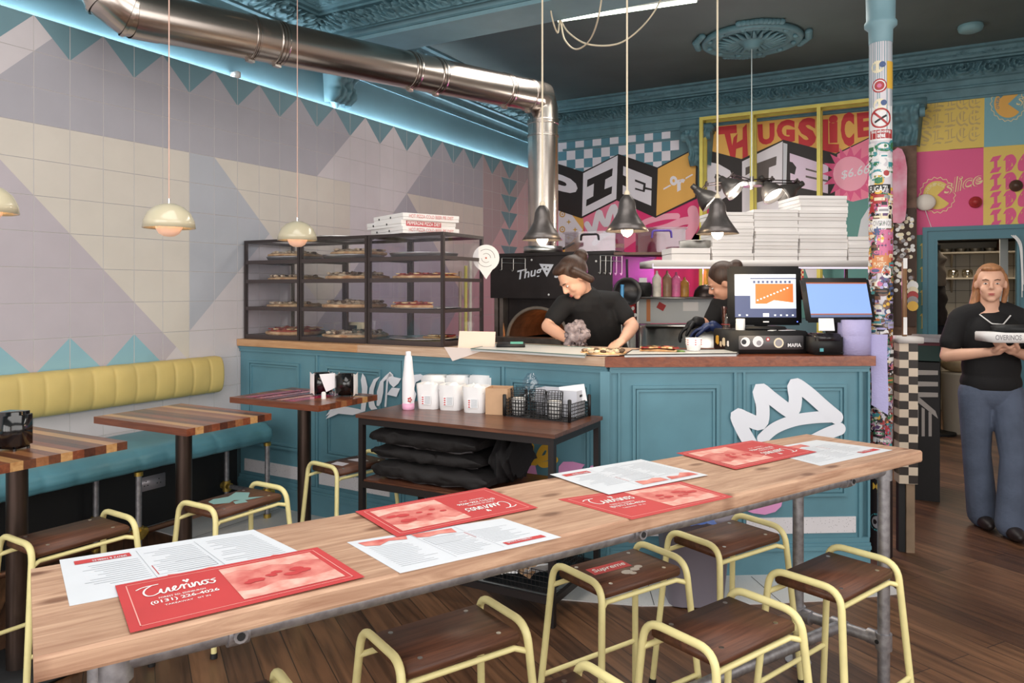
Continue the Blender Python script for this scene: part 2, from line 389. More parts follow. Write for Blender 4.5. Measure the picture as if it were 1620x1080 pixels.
# ---- tiled cladding on the left wall
TC = {'G': mat('tile_grey_lilac', (170, 168, 176), .5, var=.02), 'W': mat('tile_pink_white', (206, 200, 203), .5, var=.02),
      'C': mat('tile_cream', (209, 202, 192), .5, var=.02), 'P': mat('tile_mauve_grey', (186, 178, 185), .5, var=.02),
      'B': mat('tile_blue_grey', (177, 180, 188), .5, var=.02), 'T': mat('tile_teal', (112, 146, 156), .5, var=.03),
      'L': mat('tile_light_teal', (140, 182, 194), .5, var=.03), 'M': mat('tile_dusty_mauve', (176, 158, 160), .5), 'K': mat('tile_pink_cast', (206, 172, 176), .5)}  # last tile colour has the pink cast of neon light put into it
M_GROUT = mat('tile_grout', (196, 192, 192), .9)
def tilecol(X, Y):
    z = abs((X % 2)-1)
    if Y < 1 and X < 28 and Y < 1-z: return 'T'
    if 9 < Y < 10.2 and X < 4 and Y-9 > z: return 'L'
    if 26 <= X <= 28 and 1 < Y < 9 and (Y % 1) < 1-abs(X-27): return 'T'
    if X+Y < 1: return 'W'
    if X < 5:
        if Y > 3 and Y < X+5: return 'C' if Y < 10 else 'W'
        if Y > 10: return 'W'
        if Y > X+5: return 'W' if X+Y > 14 else 'P'
        return 'G'
    if X+Y > 30: return 'K'
    if X+Y < 20:
        if X+Y > 14 and (Y < 3 or X > 13 or Y > X-3): return 'W'
        if Y > 3: return 'C' if Y < X-3 else 'B'
        return 'G'
    if Y > 3: return 'M' if X > 24 else ('C' if Y < X-14 else 'G')
    return 'G' if X < 24 else 'M'
mb = MB(); y0 = 2.33; a = .2; g = .0022; hh = .003
for k in range(-14, 31):
    for j in range(0, 13):
        ya, yb = y0+k*a, y0+(k+1)*a; yb = min(yb, B); zt, zb = 3.03-j*a, 3.03-(j+1)*a
        o = [(0, ya, zt), (0, yb, zt), (0, yb, zb), (0, ya, zb)]
        i = [(hh, ya+g, zt-g), (hh, yb-g, zt-g), (hh, yb-g, zb+g), (hh, ya+g, zb+g)]
        mb.m(M_GROUT)
        for e in range(4): mb.face([o[e], o[(e+1) % 4], i[(e+1) % 4], i[e]])
        c = (hh, (ya+yb)/2, (zt+zb)/2)
        for e, (dx, dy) in enumerate(((0, -.33), (.33, 0), (0, .33), (-.33, 0))):
            mb.m(TC[tilecol(k+.5+dx, j+.5+dy)]); mb.face([i[e], i[(e+1) % 4], c])
mb.m(TC['W']); mb.box((-.012, -.5, .43), (-.001, B, 3.03)); mb.box((-.05, -.5, 2.96), (-.012, B, 2.97))
struct(mb, 'tile_cladding', wl)
mb = MB().m(M_BLACK); mb.box((-.049, -.5, .0), (.012, 3.72, .50)); struct(mb, 'kick_panel', wl)
mb = MB().m(glow('cool_led_strip', (232, 242, 250), 55)); mb.box((-.040, .3, 2.985), (-.022, B-.05, 2.995))
struct(mb, 'led_strip', wl)
# ---- cornices with a carved acanthus band
def carved(p, q, out, zt, zb, depth, n_per_m=110, seed=0):
    """band between zt and zb from p to q bulging toward out, with curling leaf relief"""
    p = Vector(p); q = Vector(q); out = Vector(out); L_ = (q-p).length; nu = int(L_*n_per_m); nv = 18
    def fn(u, v):
        s_ = u*L_; w = .24; ph = (s_/w) % 1; cell = int(s_/w)
        base = p.lerp(q, u)
        cx_ = .5; cy_ = .5+.12*(1 if cell % 2 else -1); dx = (ph-cx_)*1.3; dy = (v-cy_); r = math.hypot(dx, dy); an = math.atan2(dy, dx)
        h = .5+.5*math.sin(r*26-an*(1 if cell % 2 else -1)*2)
        h = h*1.25-.2; h *= math.exp(-r*.9); h += .55*noise.noise(Vector((s_*30, v*7, seed)))
        edge = min(1, min(v, 1-v)*7)
        return base+out*(depth*(.15+edge*max(0, h)))+Vector((0, 0, zt+(zb-zt)*v))
    return fn, nu, nv
def cornice(name, p, q, out, lower=1, parent=None):
    """p,q on the wall line; stepped mouldings above and below a carved band"""
    p = Vector((*p, 0)); q = Vector((*q, 0)); out = Vector((*out, 0)); mb = MB().m(M_CORN)
    prof = [(.0, -.46), (.022, -.46), (.022, -.44), (.012, -.43), (.03, -.36), (.045, -.35), (.045, -.335), (.03, -.325), (.05, -.28), (.07, -.27)]
    prof2 = [(.07, -.27), (.055, -.265), (.075, -.12), (.12, -.115), (.125, -.10), (.16, -.095), (.165, -.075), (.20, -.06), (.215, -.03), (.26, -.022), (.26, 0)]
    for pr in ((prof, prof2) if lower else (prof2,)):
        for i in range(len(pr)-1):
            (o0, z0), (o1, z1) = pr[i], pr[i+1]
            mb.face([p+out*o0+Vector((0, 0, ZC+z0)), q+out*o0+Vector((0, 0, ZC+z0)), q+out*o1+Vector((0, 0, ZC+z1)), p+out*o1+Vector((0, 0, ZC+z1))])
    fn, nu, nv = carved(p+out*.062, q+out*.062, out, ZC-.255, ZC-.125, .115, seed=len(name)); mb.grid(fn, nu, nv)
    fn, nu, nv = carved(p+out*.17, q+out*.17, out, ZC-.075, ZC-.03, .045, 60, seed=3); mb.grid(fn, nu, nv)
    return struct(mb, name, parent)
cornice('trim_1', (-.05, B), (6.4, B), (0, -1))
cornice('trim_2', (-.05, 4.98), (-.05, B), (1, 0))
cornice('trim_3', (-.05, -.6), (-.05, 4.6), (1, 0))
cornice('trim_4', (-.05, 4.6), (6.4, 4.6), (0, -1), 0)
mb = MB().m(M_BEAM); mb.box((-.05, 4.6, 3.49), (6.4, 4.97, ZC))
mb.m(M_CORN); mb.box((-.05, 4.585, 3.52), (6.4, 4.6, 3.535)); mb.box((-.05, 4.59, 3.58), (6.4, 4.6, 3.60)); mb.box((-.05, 4.58, 3.655), (6.4, 4.6, 3.67))
struct(mb, 'trim_6')
# picture moulding on the back wall
mb = MB().m(M_CORN); mb.box((.35, B-.02, 3.25), (2.0, B, 3.275)); struct(mb, 'trim_7')
# ---- corbels
def corbel(name, c, out, side, w=.26, h=.42, d=.24):
    c = Vector(c); out = Vector(out); side = Vector(side); mb = MB().m(M_CORN)
    def pr(t):  # scroll profile from top (t=0) to foot
        return d*(1-.75*t**1.3)+.03*math.sin(t*9)
    def fn(u, v):
        o = pr(v); s_ = (u-.5)*w*(1-.18*v); fl = .016*abs(math.sin(u*PI*4.0+math.sin(v*7)*.6)); nn = .03*noise.noise(Vector((u*6, v*9, 1)))
        e = min(1, min(u, 1-u)*12)
        return c+side*s_+out*(max(.004, (o+fl*2+nn)*e))+Vector((0, 0, -.06-(h-.06)*v))
    mb.grid(fn, 40, 40); R = Matrix((side, out, Vector((0, 0, 1)))).transposed()
    mb.obox(c+out*(d/2+.01)+Vector((0, 0, -.03)), (w+.06, d+.05, .06), R, .008)
    mb.obox(c+out*(d/2)+Vector((0, 0, -.075)), (w+.02, d+.01, .03), R, .008)
    for sg in (-1, 1): mb.cyl(c+side*sg*(w*.5-.035)+out*(d*.92)+Vector((0, 0, -.13)), c+side*sg*(w*.5+.012)+out*(d*.92)+Vector((0, 0, -.13)), .05, 16)
    mb.cyl(c+out*.01+Vector((0, 0, -h+.02)), c+out*.01+Vector((0, 0, -h-.05)), .05, 10, .015)
    return struct(mb, name)
corbel('trim_8', (-.05, 4.79, 3.49), (1, 0, 0), (0, 1, 0), .30, .42, .22)
corbel('trim_9', (2.08, B, 3.36), (0, -1, 0), (1, 0, 0), .30, .44, .2)
corbel('trim_10', (4.13, B, 3.36), (0, -1, 0), (1, 0, 0), .36, .42, .3)
# brick pier under the right corbel
mb = MB().m(M_BRICK); mb.box((3.98, B-.12, .0), (4.25, B, 2.94)); struct(mb, 'wall_back')
# ---- kitchen behind the door
M_KW = mat('kitchen_white_tile', (176, 166, 150), .4)
mb = MB().m(M_KW); mb.box((3.9, 10.8, 0), (6.4, 10.9, 2.7)); mb.m(mat('kitchen_grout', (90, 84, 78), .9))
for i in range(17): mb.box((3.9+i*.15, 10.796, 0), (3.905+i*.15, 10.8, 2.0))
for i in range(14): mb.box((3.9, 10.796, i*.15), (6.4, 10.8, .005+i*.15))
struct(mb, 'wall_back')
mb = MB().m(mat('kitchen_wall', (150, 138, 120), .8)); mb.box((3.8, B+.15, 0), (3.9, 10.9, 2.7)); struct(mb, 'wall_left')
mb = MB().m(M_BLUED); mb.box((3.8, B+.15, 2.7), (6.5, 10.9, 2.8)); struct(mb, 'ceiling')
# ---- door frame
mb = MB().m(mat('door_frame_teal', (52, 108, 124), .4))
xa, xb, zt = 4.43, 5.08, 2.0
for s_ in (0,):
    mb.box((xa-.11, B-.03, 0), (xa, B+.1, zt+.1)); mb.box((xb, B-.03, 0), (xb+.11, B+.1, zt+.1)); mb.box((xa, B-.03, zt), (xb, B+.1, zt+.1))
    mb.box((xa-.13, B-.045, 0), (xa-.09, B-.03, zt+.13)); mb.box((xb+.09, B-.045, 0), (xb+.13, B-.03, zt+.13)); mb.box((xa-.09, B-.045, zt+.09), (xb+.09, B-.03, zt+.13))
    mb.box((xa-.02, B-.045, 0), (xa, B-.03, zt+.02)); mb.box((xb, B-.045, 0), (xb+.02, B-.03, zt+.02)); mb.box((xa, B-.045, zt), (xb, B-.03, zt+.02))
struct(mb, 'door_1')
# ---- ceiling rose, tube light, smoke detector
RC = Vector((2.93, 7.06, ZC))
mb = MB().m(M_CORN)
mb.lathe([(.43, 0), (.45, -.02), (.44, -.045), (.41, -.05), (.39, -.03), (.36, -.028), (.34, -.045), (.32, -.035), (.31, -.02), (.12, -.025), (.11, -.045), (.08, -.06), (.07, -.09), (.04, -.1), (.0, -.1)], RC, 64)
for k in range(24):
    a_ = 2*PI*k/24; d = Vector((math.cos(a_), math.sin(a_), 0)); s_ = Vector((-d.y, d.x, 0))
    mb.tube([RC+d*.11+Vector((0, 0, -.03)), RC+d*.2+Vector((0, 0, -.05))+s_*.012, RC+d*.3+Vector((0, 0, -.035))], [.012, .022, .008], 6)
for k in range(12):
    a_ = 2*PI*k/12; d = Vector((math.cos(a_), math.sin(a_), 0)); mb.ell(RC+d*.385+Vector((0, 0, -.04)), (.03, .03, .02), 5)
for k in range(4):
    a_ = PI/2*k+.35; d = Vector((math.cos(a_), math.sin(a_), 0)); s_ = Vector((-d.y, d.x, 0))
    for j in range(-5, 6): mb.ell(RC+d*(.50-abs(j)*.008)+s_*j*.035+Vector((0, 0, -.02)), (.035, .03, .025), 5)
struct(mb, 'trim_11', label='large round carved plaster ceiling rose painted teal')
t = thing('tube_light', 'long white tube light fixed to the ceiling between loose cables', 'light', (2.2, 5.72, ZC))
mb = MB().m(M_WHITE); mb.obox((2.2, 5.72, ZC-.02), (1.2, .09, .04), Matrix.Rotation(.12, 3, 'Z'), .006); mb.build('housing', t)
d = Vector((math.cos(.12), math.sin(.12), 0)); c = Vector((2.2, 5.72, ZC-.055)); mb = MB().m(glow('tube_glow', (235, 250, 225), 5)); mb.cyl(c-d*.57, c+d*.57, .014); mb.build('tube', t)
mb = MB().m(mat('detector_plastic', (120, 158, 166), .5)); mb.lathe([(.095, 0), (.1, -.02), (.09, -.05), (.06, -.062), (0, -.064)], (4.67, 7.64, ZC), 24)
mb.build('smoke_detector', label='round smoke detector on the ceiling right of the column', cat='smoke detector')
# ================================================================== FLUE
M_FLUE = mat('flue_steel', (196, 186, 178), .24, 1, var=.08, vs=3, bump=.15, bs=5, stretch=(1, .4, 1))
fl = thing('flue_pipe', 'shiny steel flue pipe running from the pizza oven up and across the room', 'pipe', (1.37, 5.9, 1.83))
A = at_t(236, 26, 4.2); K = Vector((1.37, 5.9, 3.205)); dd = (K-A).normalized()
mb = MB().m(M_FLUE); mb.tube([A, K], .134, 32, cap=False); mb.build('duct', fl)
mb = MB().m(M_FLUE); mb.tube([K-dd*.22, K, K-Vector((0, 0, .22))], .1345, 32, cap=False, fil=.12, seg=2); mb.build('elbow', fl)
mb = MB().m(M_FLUE); mb.tube([K-Vector((0, 0, .2)), Vector((1.37, 5.9, 1.83))], .134, 32, cap=False); mb.build('duct', fl)
def collar(p, d, w=.06):
    mb = MB().m(M_FLUE); p = Vector(p); d = Vector(d).normalized()
    mb.tube([p-d*w/2, p-d*w/2+d*.001, p-d*w*.3, p+d*w*.3, p+d*w/2-d*.001, p+d*w/2], [.134, .14, .137, .137, .14, .134], 32, cap=False)
    mb.tube([p-d*w*.28, p-d*w*.1], .141, 32, cap=False); mb.tube([p+d*w*.1, p+d*w*.28], .141, 32, cap=False)
    q = p+Vector((0, 0, -.145)); mb.obox(q, (.03, .05, .02)); mb.build('collar', fl)
for s_ in (.78, 1.85, 2.1): collar(A+dd*s_, dd)
for s_ in (.60,): collar(A+dd*s_, dd, .03)
collar(A+dd*2.85, dd); collar(K-dd*.2, dd, .03); collar(K-Vector((0, 0, .22)), (0, 0, 1), .04); collar(K-Vector((0, 0, .34)), (0, 0, 1), .02)
# near end: segmented elbow climbing to the ceiling
E = [A, A-dd*.10, A-dd*.2+Vector((-.02, 0, .07)), A-dd*.26+Vector((-.05, 0, .2)), A-dd*.27+Vector((-.06, 0, .4)), A-dd*.27+Vector((-.06, 0, ZC-A.z-.01))]
mb = MB().m(M_FLUE); mb.tube([E[0]+dd*.05, E[1]], .139, 28, cap=False); mb.tube(E, .136, 28, cap=False)
for i in (1, 2, 3): mb.tube([E[i]-(E[i+1]-E[i-1]).normalized()*.01, E[i]+(E[i+1]-E[i-1]).normalized()*.01], .143, 28, cap=False)
mb.m(mat('scorched_flange', (96, 70, 52), .6, .5, var=.4, vs=20)); mb.tube([E[3], E[3].lerp(E[4], .15)], .150, 28)
mb.build('elbow', fl)
# ================================================================== CAST COLUMN
cp = Vector((4.105, 4.72, 0)); CR = .060
cl = thing('iron_column', 'round iron column covered in stickers from floor to beam', 'column', cp)
mb = MB().m(mat('column_white', (214, 208, 214), .5, var=.05)); mb.lathe([(CR, 0), (CR, 2.95)], cp, 40); mb.build('shaft', cl)
mb = MB().m(M_BEAM); mb.lathe([(CR+.002, 2.9), (CR+.004, 2.98), (.085, 3.0), (.085, 3.02), (.075, 3.035), (.078, 3.2), (.1, 3.24), (.12, 3.27), (.12, 3.3), (.15, 3.34), (.15, 3.38), (.12, 3.40), (.16, 3.44), (.16, 3.49)], cp, 40)
# paint runs below the capital
random.seed(3)
def cylp(a, z, r=CR+.0012):
    a -= .46
    return cp+Vector((r*math.sin(a)*math.cos(TH-.0)+r*(-math.cos(a))*(-math.sin(TH)), 0, 0))+Vector((0, r*math.sin(a)*math.sin(TH)-r*math.cos(a)*math.cos(TH), z))
def patch(mb, a0, a1, z0, z1, fn=None, n=6, r=CR+.0012):
    vs = []; 
    for i in range(n+1):
        a_ = a0+(a1-a0)*i/n; vs += [cylp(a_, z0, r), cylp(a_, z1, r)]
    mb.add(vs, [(2*i, 2*i+2, 2*i+3, 2*i+1) for i in range(n)], True)
def disc(mb, a, z, rad, r=CR+.0016, n=16, sx=1, sz=1, rot=0):
    ps = []
    for k in range(n):
        t_ = 2*PI*k/n; x = math.cos(t_)*rad*sx; y = math.sin(t_)*rad*sz
        x, y = x*math.cos(rot)-y*math.sin(rot), x*math.sin(rot)+y*math.cos(rot); ps.append((x, y))
    vs = [cylp(a, z, r)]+[cylp(a+x/CR, z+y, r) for x, y in ps]
    mb.add(vs, [(0, 1+k, 1+(k+1) % n) for k in range(n)], True)
for k in range(15):
    a_ = -1.5+k*.2+random.uniform(-.03, .03); patch(mb, a_, a_+random.uniform(.04, .09), random.uniform(2.2, 2.72), 2.92, n=1, r=CR+.0008)
mb.build('capital', cl)
SC = {n: mat('sticker_'+n, c, .4) for n, c in dict(red=(172, 52, 54), white=(232, 230, 230), black=(26, 25, 28), yellow=(226, 180, 70), green=(52, 120, 78), blue=(72, 92, 136), pink=(206, 110, 150), teal=(70, 150, 158), orange=(206, 130, 80), grey=(150, 146, 150), lilac=(176, 168, 216), brown=(110, 76, 60), purple=(96, 66, 110), cream=(232, 220, 190)).items()}
HC = Matrix.Identity(3)
def zz(v): return 1.5+(460-v)*(4.22/1180)
def au(u): return max(-1.45, min(1.45, math.asin(max(-.99, min(.99, (u-1394)/18.8)))))
def ctext(mb, s, u0, u1, v0, v1, off=.03, r=CR+.0024, shear=0):
    vs, fs = text2d(s, off, shear); a0, a1 = au(u0), au(u1)
    mb.add([cylp(a0+(a1-a0)*x, zz(v1)+(zz(v0)-zz(v1))*y, r) for x, y in vs], fs)
mb = MB()
mb.m(SC['cream']); disc(mb, au(1389), zz(108), .035); mb.m(SC['blue']); disc(mb, au(1397), zz(105), .017, r=CR+.002)
mb.m(SC['yellow']); patch(mb, .55, 1.5, zz(143), zz(100), r=CR+.0014)
mb.m(SC['red']); disc(mb, au(1392), zz(138), .04); mb.m(SC['white']); disc(mb, au(1392), zz(138), .032, r=CR+.002); mb.m(SC['red']); disc(mb, au(1392), zz(138), .026, r=CR+.0023); mb.m(SC['pink']); disc(mb, au(1392), zz(138), .012, r=CR+.0026)
mb.m(SC['cream']); disc(mb, au(1393), zz(168), .035); mb.m(SC['blue']); disc(mb, au(1399), zz(165), .016, r=CR+.002)
mb.build('sticker', cl)
# no smoking sign
mb = MB().m(SC['white']); patch(mb, au(1377), au(1411), zz(224), zz(170), r=CR+.0014)
mb.m(SC['red'])
for k in range(28):
    t0, t1 = 2*PI*k/28, 2*PI*(k+1)/28
    vs = [cylp(math.cos(t_)*R_/CR, zz(189)+math.sin(t_)*R_, CR+.002) for t_, R_ in ((t0, .057), (t1, .057), (t1, .047), (t0, .047))]; mb.add(vs, [(0, 1, 2, 3)])
for k in range(8):
    f0, f1 = k/8, (k+1)/8
    q = lambda f, o: cylp((-.036+.072*f+o)/CR, zz(189)+.036-.072*f+o, CR+.0024)
    mb.add([q(f0, -.004), q(f1, -.004), q(f1, .004), q(f0, .004)], [(0, 1, 2, 3)])
patch(mb, au(1378), au(1411.5), zz(221), zz(207), r=CR+.002)
mb.m(SC['black'])
for k in range(6):
    f0, f1 = k/6, (k+1)/6
    q = lambda f, o: cylp((-.03+.06*f-o*.5)/CR, zz(189)-.022+.036*f+o, CR+.0022)
    mb.add([q(f0, -.005), q(f1, -.005), q(f1, .005), q(f0, .005)], [(0, 1, 2, 3)])
mb.m(SC['white']); ctext(mb, 'No smoking', 1380, 1409, 207.5, 213.5, r=CR+.0028); ctext(mb, 'area', 1389, 1401, 214, 219.5, r=CR+.0028)
mb.build('no_smoking_sign', cl, label='white and red no smoking sign')
# the mass of stickers
cols = list(SC)
def sticker_group(lst):
    mb = MB(); r = CR+.0015
    for (z, a_, w, h, kind, c1, c2) in lst:
        r += .00002
        mb.m(SC[c1])
        if kind == 'd': disc(mb, a_, z, w, r=r, sz=h/w); mb.m(SC[c2]); disc(mb, a_, z, w*.62, r=r+.0003, sz=h/w)
        elif kind == 'r':
            patch(mb, a_-w/CR, a_+w/CR, z-h, z+h, r=r); mb.m(SC[c2]); patch(mb, a_-w*.8/CR, a_+w*.8/CR, z-h*.35, z+h*.35, r=r+.0003)
        else:
            disc(mb, a_, z, w, r=r, n=9, sz=h/w, rot=kind); mb.m(SC[c2]); disc(mb, a_+.1, z+h*.2, w*.4, r=r+.0003, n=5, rot=kind); disc(mb, a_-.2, z-h*.3, w*.3, r=r+.0003, n=6)
    return mb
random.seed(11)
def rl(z0, z1, n, pal, wmax=.035):
    out = []
    for i in range(n):
        c1, c2 = random.choice(pal), random.choice(pal); kd = random.choice(['d', 'r', random.uniform(0, 3)])
        out.append((random.uniform(z0, z1), random.uniform(-1.35, 1.35), random.uniform(.014, wmax), random.uniform(.012, wmax*.9), kd, c1, c2))
    return out
mb = sticker_group(rl(2.10, 2.34, 22, ['white', 'green', 'white', 'white', 'teal'], .05)+[(2.12, -.2, .03, .03, 'd', 'yellow', 'green'), (2.16, .5, .026, .026, 'd', 'white', 'red'), (2.25, -1.1, .02, .02, 'd', 'black', 'white')])
mb.build('stickers', cl, kind='stuff')
mb = MB().m(SC['black']); patch(mb, -1.4, .9, zz(307), zz(293), r=CR+.0035); mb.m(SC['white']); ctext(mb, 'FUGAZI', 1378, 1404, 295, 305, .02, CR+.004); mb.build('sticker', cl, label='black strip sticker with white capitals')
mb = sticker_group(rl(1.66, 2.06, 120, cols+['white', 'white', 'black', 'cream', 'red', 'brown', 'black'])); mb.m(SC['white']); patch(mb, -.7, 1.0, zz(362), zz(347), r=CR+.0045); mb.m(SC['grey']); ctext(mb, 'OVERINOS', 1383, 1409, 350, 358, .01, CR+.005)
mb.m(SC['pink']); patch(mb, -.3, 1.4, zz(405), zz(364), r=CR+.004); mb.build('stickers', cl, kind='stuff')
mb = MB().m(SC['orange']); patch(mb, -.75, .95, zz(432), zz(404), r=CR+.0045); mb.m(SC['cream']); ctext(mb, 'THE', 1388, 1398, 407, 413, .02, CR+.005); ctext(mb, 'PLASTIC', 1384, 1402, 415, 421, .02, CR+.005); mb.build('sticker', cl, label='orange sticker')
mb = MB().m(SC['white']); disc(mb, au(1403), zz(431), .033, r=CR+.005, sx=.8); mb.m(SC['red']); disc(mb, au(1403), zz(432), .022, r=CR+.0053, n=3, rot=PI/2); mb.m(SC['black']); disc(mb, au(1403), zz(434), .009, r=CR+.0056, n=6); mb.build('sticker', cl)
mb = sticker_group(rl(.98, 1.66, 190, cols+['black', 'white', 'black', 'brown', 'white', 'black', 'grey', 'white', 'black', 'brown'])); mb.m(SC['grey']); disc(mb, .35, 1.16, .04, r=CR+.0055); mb.m(SC['teal']); disc(mb, .35, 1.16, .03, r=CR+.0058); mb.build('stickers', cl, kind='stuff')
mb = sticker_group([(z, a_, w, h, k, random.choice(['black', 'black', 'white', 'grey', 'brown', 'red', 'pink']), c2) for (z, a_, w, h, k, c1, c2) in rl(.62, 1.0, 110, cols)])
mb.m(SC['black']); patch(mb, -1.5, 1.5, .48, .62, r=CR+.003); mb.m(SC['white']); ctext(mb, '20Twenty', 1381, 1410, 691, 699, .03, CR+.0036); mb.build('stickers', cl, kind='stuff')
mb = MB().m(mat('column_foot_black', (34, 22, 24), .6)); patch(mb, -3.14, 3.14, 0, .5, n=30, r=CR+.001); mb.m(SC['teal']); disc(mb, -.2, .2, .052); mb.m(SC['black']); disc(mb, -.2, .2, .042, r=CR+.002); mb.m(SC['grey']); disc(mb, -.2, .2, .036, r=CR+.0024)
mb.m(SC['yellow']); disc(mb, -.3, .40, .03, r=CR+.002, n=5); disc(mb, .1, .37, .025, r=CR+.002, n=4); mb.build('foot_band', cl)
mb = MB().m(M_WHITE); p_ = at_x(372, 116, -.02); mb.box((-.049, p_.y-.02, 3.03), (.02, p_.y+.02, 3.075), .004); mb.build('wall_sensor', label='tiny white box sitting on the tile edge below the flue', cat='sensor')
# ================================================================== COMMUNAL TABLE
NL = Vector((3.054, .687, 0)); NR = Vector((4.315, 3.20, 0)); FR = Vector((3.89, 3.335, 0)); FL = Vector((2.638, .905, 0)); HT = .9
ct = thing('communal_table', 'long table of scaffold boards on pipe legs in the foreground', 'table', ((NL+NR)/2+(FL+FR)/2)/2)
M_BOARD = wood('scaffold_board', (220, 180, 150), (168, 124, 98), axis=1, sc=3.2, rough=.6, knots=True)
rzt = math.atan2(-(NR-NL).x, (NR-NL).y)
def board(a, b, c, d, name, par):
    """plank top with gently uneven edges; the mesh is stored along its own length for the grain"""
    c0 = (a+b+c+d)/4; ax = ((b-a)+(c-d)).normalized(); ay = Vector((-ax.y, ax.x, 0)); mb = MB().m(M_BOARD); n = 40
    rows = []
    for i in range(n+1):
        f = i/n; p = a.lerp(b, f); q = d.lerp(c, f); w1 = .004*noise.noise(Vector((f*9, 1, 0))); w2 = .004*noise.noise(Vector((f*9, 5, 0))); zz_ = .003*noise.noise(Vector((f*5, 9, 0)))
        p = p+(p-q).normalized()*w1; q = q+(q-p).normalized()*w2; up = (p-q).normalized()
        rows.append([p+Vector((0, 0, HT-.042+zz_)), p+up*.003+Vector((0, 0, HT-.036+zz_)), p+up*.003+Vector((0, 0, HT-.006+zz_)), p-up*.003+Vector((0, 0, HT)), q+up*.003+Vector((0, 0, HT)), q-up*.003+Vector((0, 0, HT-.006)), q+Vector((0, 0, HT-.042))])
    vs = [x for r in rows for x in r]; m_ = 7
    mb.add(vs, [(i*m_+k, (i+1)*m_+k, (i+1)*m_+(k+1) % m_, i*m_+(k+1) % m_) for i in range(n) for k in range(m_)], False)
    mb.face(rows[0]); mb.face(rows[-1][::-1])
    o = mb.build(name, par); R = Matrix.Rotation(-rzt, 4, 'Z')
    # keep the object's own Y axis along the board
    for v in o.data.vertices: v.co = R @ (v.co)
    o.rotation_euler = (0, 0, rzt); return o
# corner at the far right is softly rounded
mb_ = board(NL, NR, FR, FL, 'tabletop', ct)
tdir = (NR-NL).normalized(); tn = (NL-FL); tn = (tn-tdir*tn.dot(tdir)).normalized()
def tp(s, w, z): return FL.lerp(FR, s).lerp(NL.lerp(NR, s), w)+Vector((0, 0, z))
PR = .0215
for s_ in (.045, .95):
    for w in (.12, .86):
        mb = MB().m(M_GALV); mb.cyl(tp(s_, w, 0), tp(s_, w, .835), PR, 16); mb.m(M_GALV); mb.cyl(tp(s_, w, 0), tp(s_, w, .008), .05, 20); mb.build('leg', ct)
        sgn = 1 if w < .5 else -1; d = tn*sgn; mb = MB().m(M_GALV); mb.cyl(tp(s_, w, .80), tp(s_, w, .858), .029, 16); mb.cyl(tp(s_, w, .835), tp(s_, w, .835)+d*.05, .028, 14); mb.build('clamp', ct)
        mb = MB().m(M_GALV); mb.cyl(tp(s_, w, .2)-Vector((0, 0, .03)), tp(s_, w, .23), .029, 16); mb.cyl(tp(s_, w, .2), tp(s_, w, .2)+d*.06, .028, 14)
        cl_ = mb.build('clamp', ct); mb = MB().m(M_BLACK); mb.cyl(tp(s_, w, .2)+d*.01-tdir*.02, tp(s_, w, .2)+d*.01-tdir*.031, .008, 8); mb.build('set_screw', cl_)
    mb = MB().m(M_GALV); mb.cyl(tp(s_, .12, .2), tp(s_, .86, .2), PR, 16); mb.build('cross_rail', ct)
    mb = MB().m(M_GALV); mb.cyl(tp(s_, .12, .835), tp(s_, .86, .835), PR, 16); mb.build('cross_rail', ct)
    mb = MB().m(M_GALV); mb.cyl(tp(s_, .49, .2)-tn*.03, tp(s_, .49, .2)+tn*.03, .029, 16); mb.build('clamp', ct)
mb = MB().m(M_GALV); mb.cyl(tp(.045, .49, .2), tp(.95, .49, .2), PR, 16); mb.build('long_rail', ct)
mb = MB().m(M_GALV); mb.cyl(tp(.045, .86, .835), tp(.95, .86, .835), PR, 16); mb.build('long_rail', ct)
for s_ in (.12, .5, .86):
    mb = MB().m(M_GALV); p = tp(s_, .86, .835); mb.cyl(p-tdir*.02, p+tdir*.02, .028, 14); mb.cyl(p, p+tn*.035+Vector((0, 0, .0)), .014, 10); mb.m(M_BLACK); mb.cyl(p+tn*.035, p+tn*.037, .008, 10); mb.build('clamp', ct)
# ================================================================== STOOLS
M_SEAT = wood('walnut_seat', (124, 78, 56), (70, 40, 29), axis=0, sc=3, rough=.55)
M_SCREW = mat('screw_steel', (200, 196, 190), .3, 1)
def stool():
    t = thing('stool', 'x', 'stool'); sx, sy = .174, .114
    for s in (-1, 1):
        mb = MB().m(M_YEL)
        pts = [(s*.232, -.165, .0), (s*.188, -.120, .590), (s*.188, .120, .590), (s*.232, .165, .0)]
        mb.tube(pts, .0114, 10, fil=.062, seg=7); mb.build('hoop', t, local=True)
    for s in (-1, 1):
        mb = MB().m(M_YEL); x = .192; mb.tube([(-x, s*.122, .516), (-x+.035, s*.104, .526), (x-.035, s*.104, .526), (x, s*.122, .516)], .0085, 8); mb.build('seat_rail', t, local=True)
        mb = MB().m(M_YEL); mb.tube([(-.216, s*.149, .21), (.216, s*.149, .21)], .0085, 8); mb.build('foot_rail', t, local=True)
    mb = MB().m(M_SEAT); mb.obox((0, 0, .555), (2*sx, 2*sy, .03), None, .006); se = mb.build('seat', t, local=True)
    mb = MB().m(M_SCREW)
    for x in (-1, 1):
        for y in (-1, 1): mb = MB().m(M_SCREW); mb.cyl((x*.12, y*.085, .569), (x*.12, y*.085, .5712), .007, 10); mb.build('screw', se, local=True)
    for s in (-1, 1):
        for q in (-1, 1):
            mb = MB().m(M_BLACK); mb.cyl((s*.2322, q*.1652, 0), (s*.2305, q*.1637, .02), .0145, 10); mb.build('foot_cap', t, local=True)
    return t
st = stool()
D_ = math.degrees
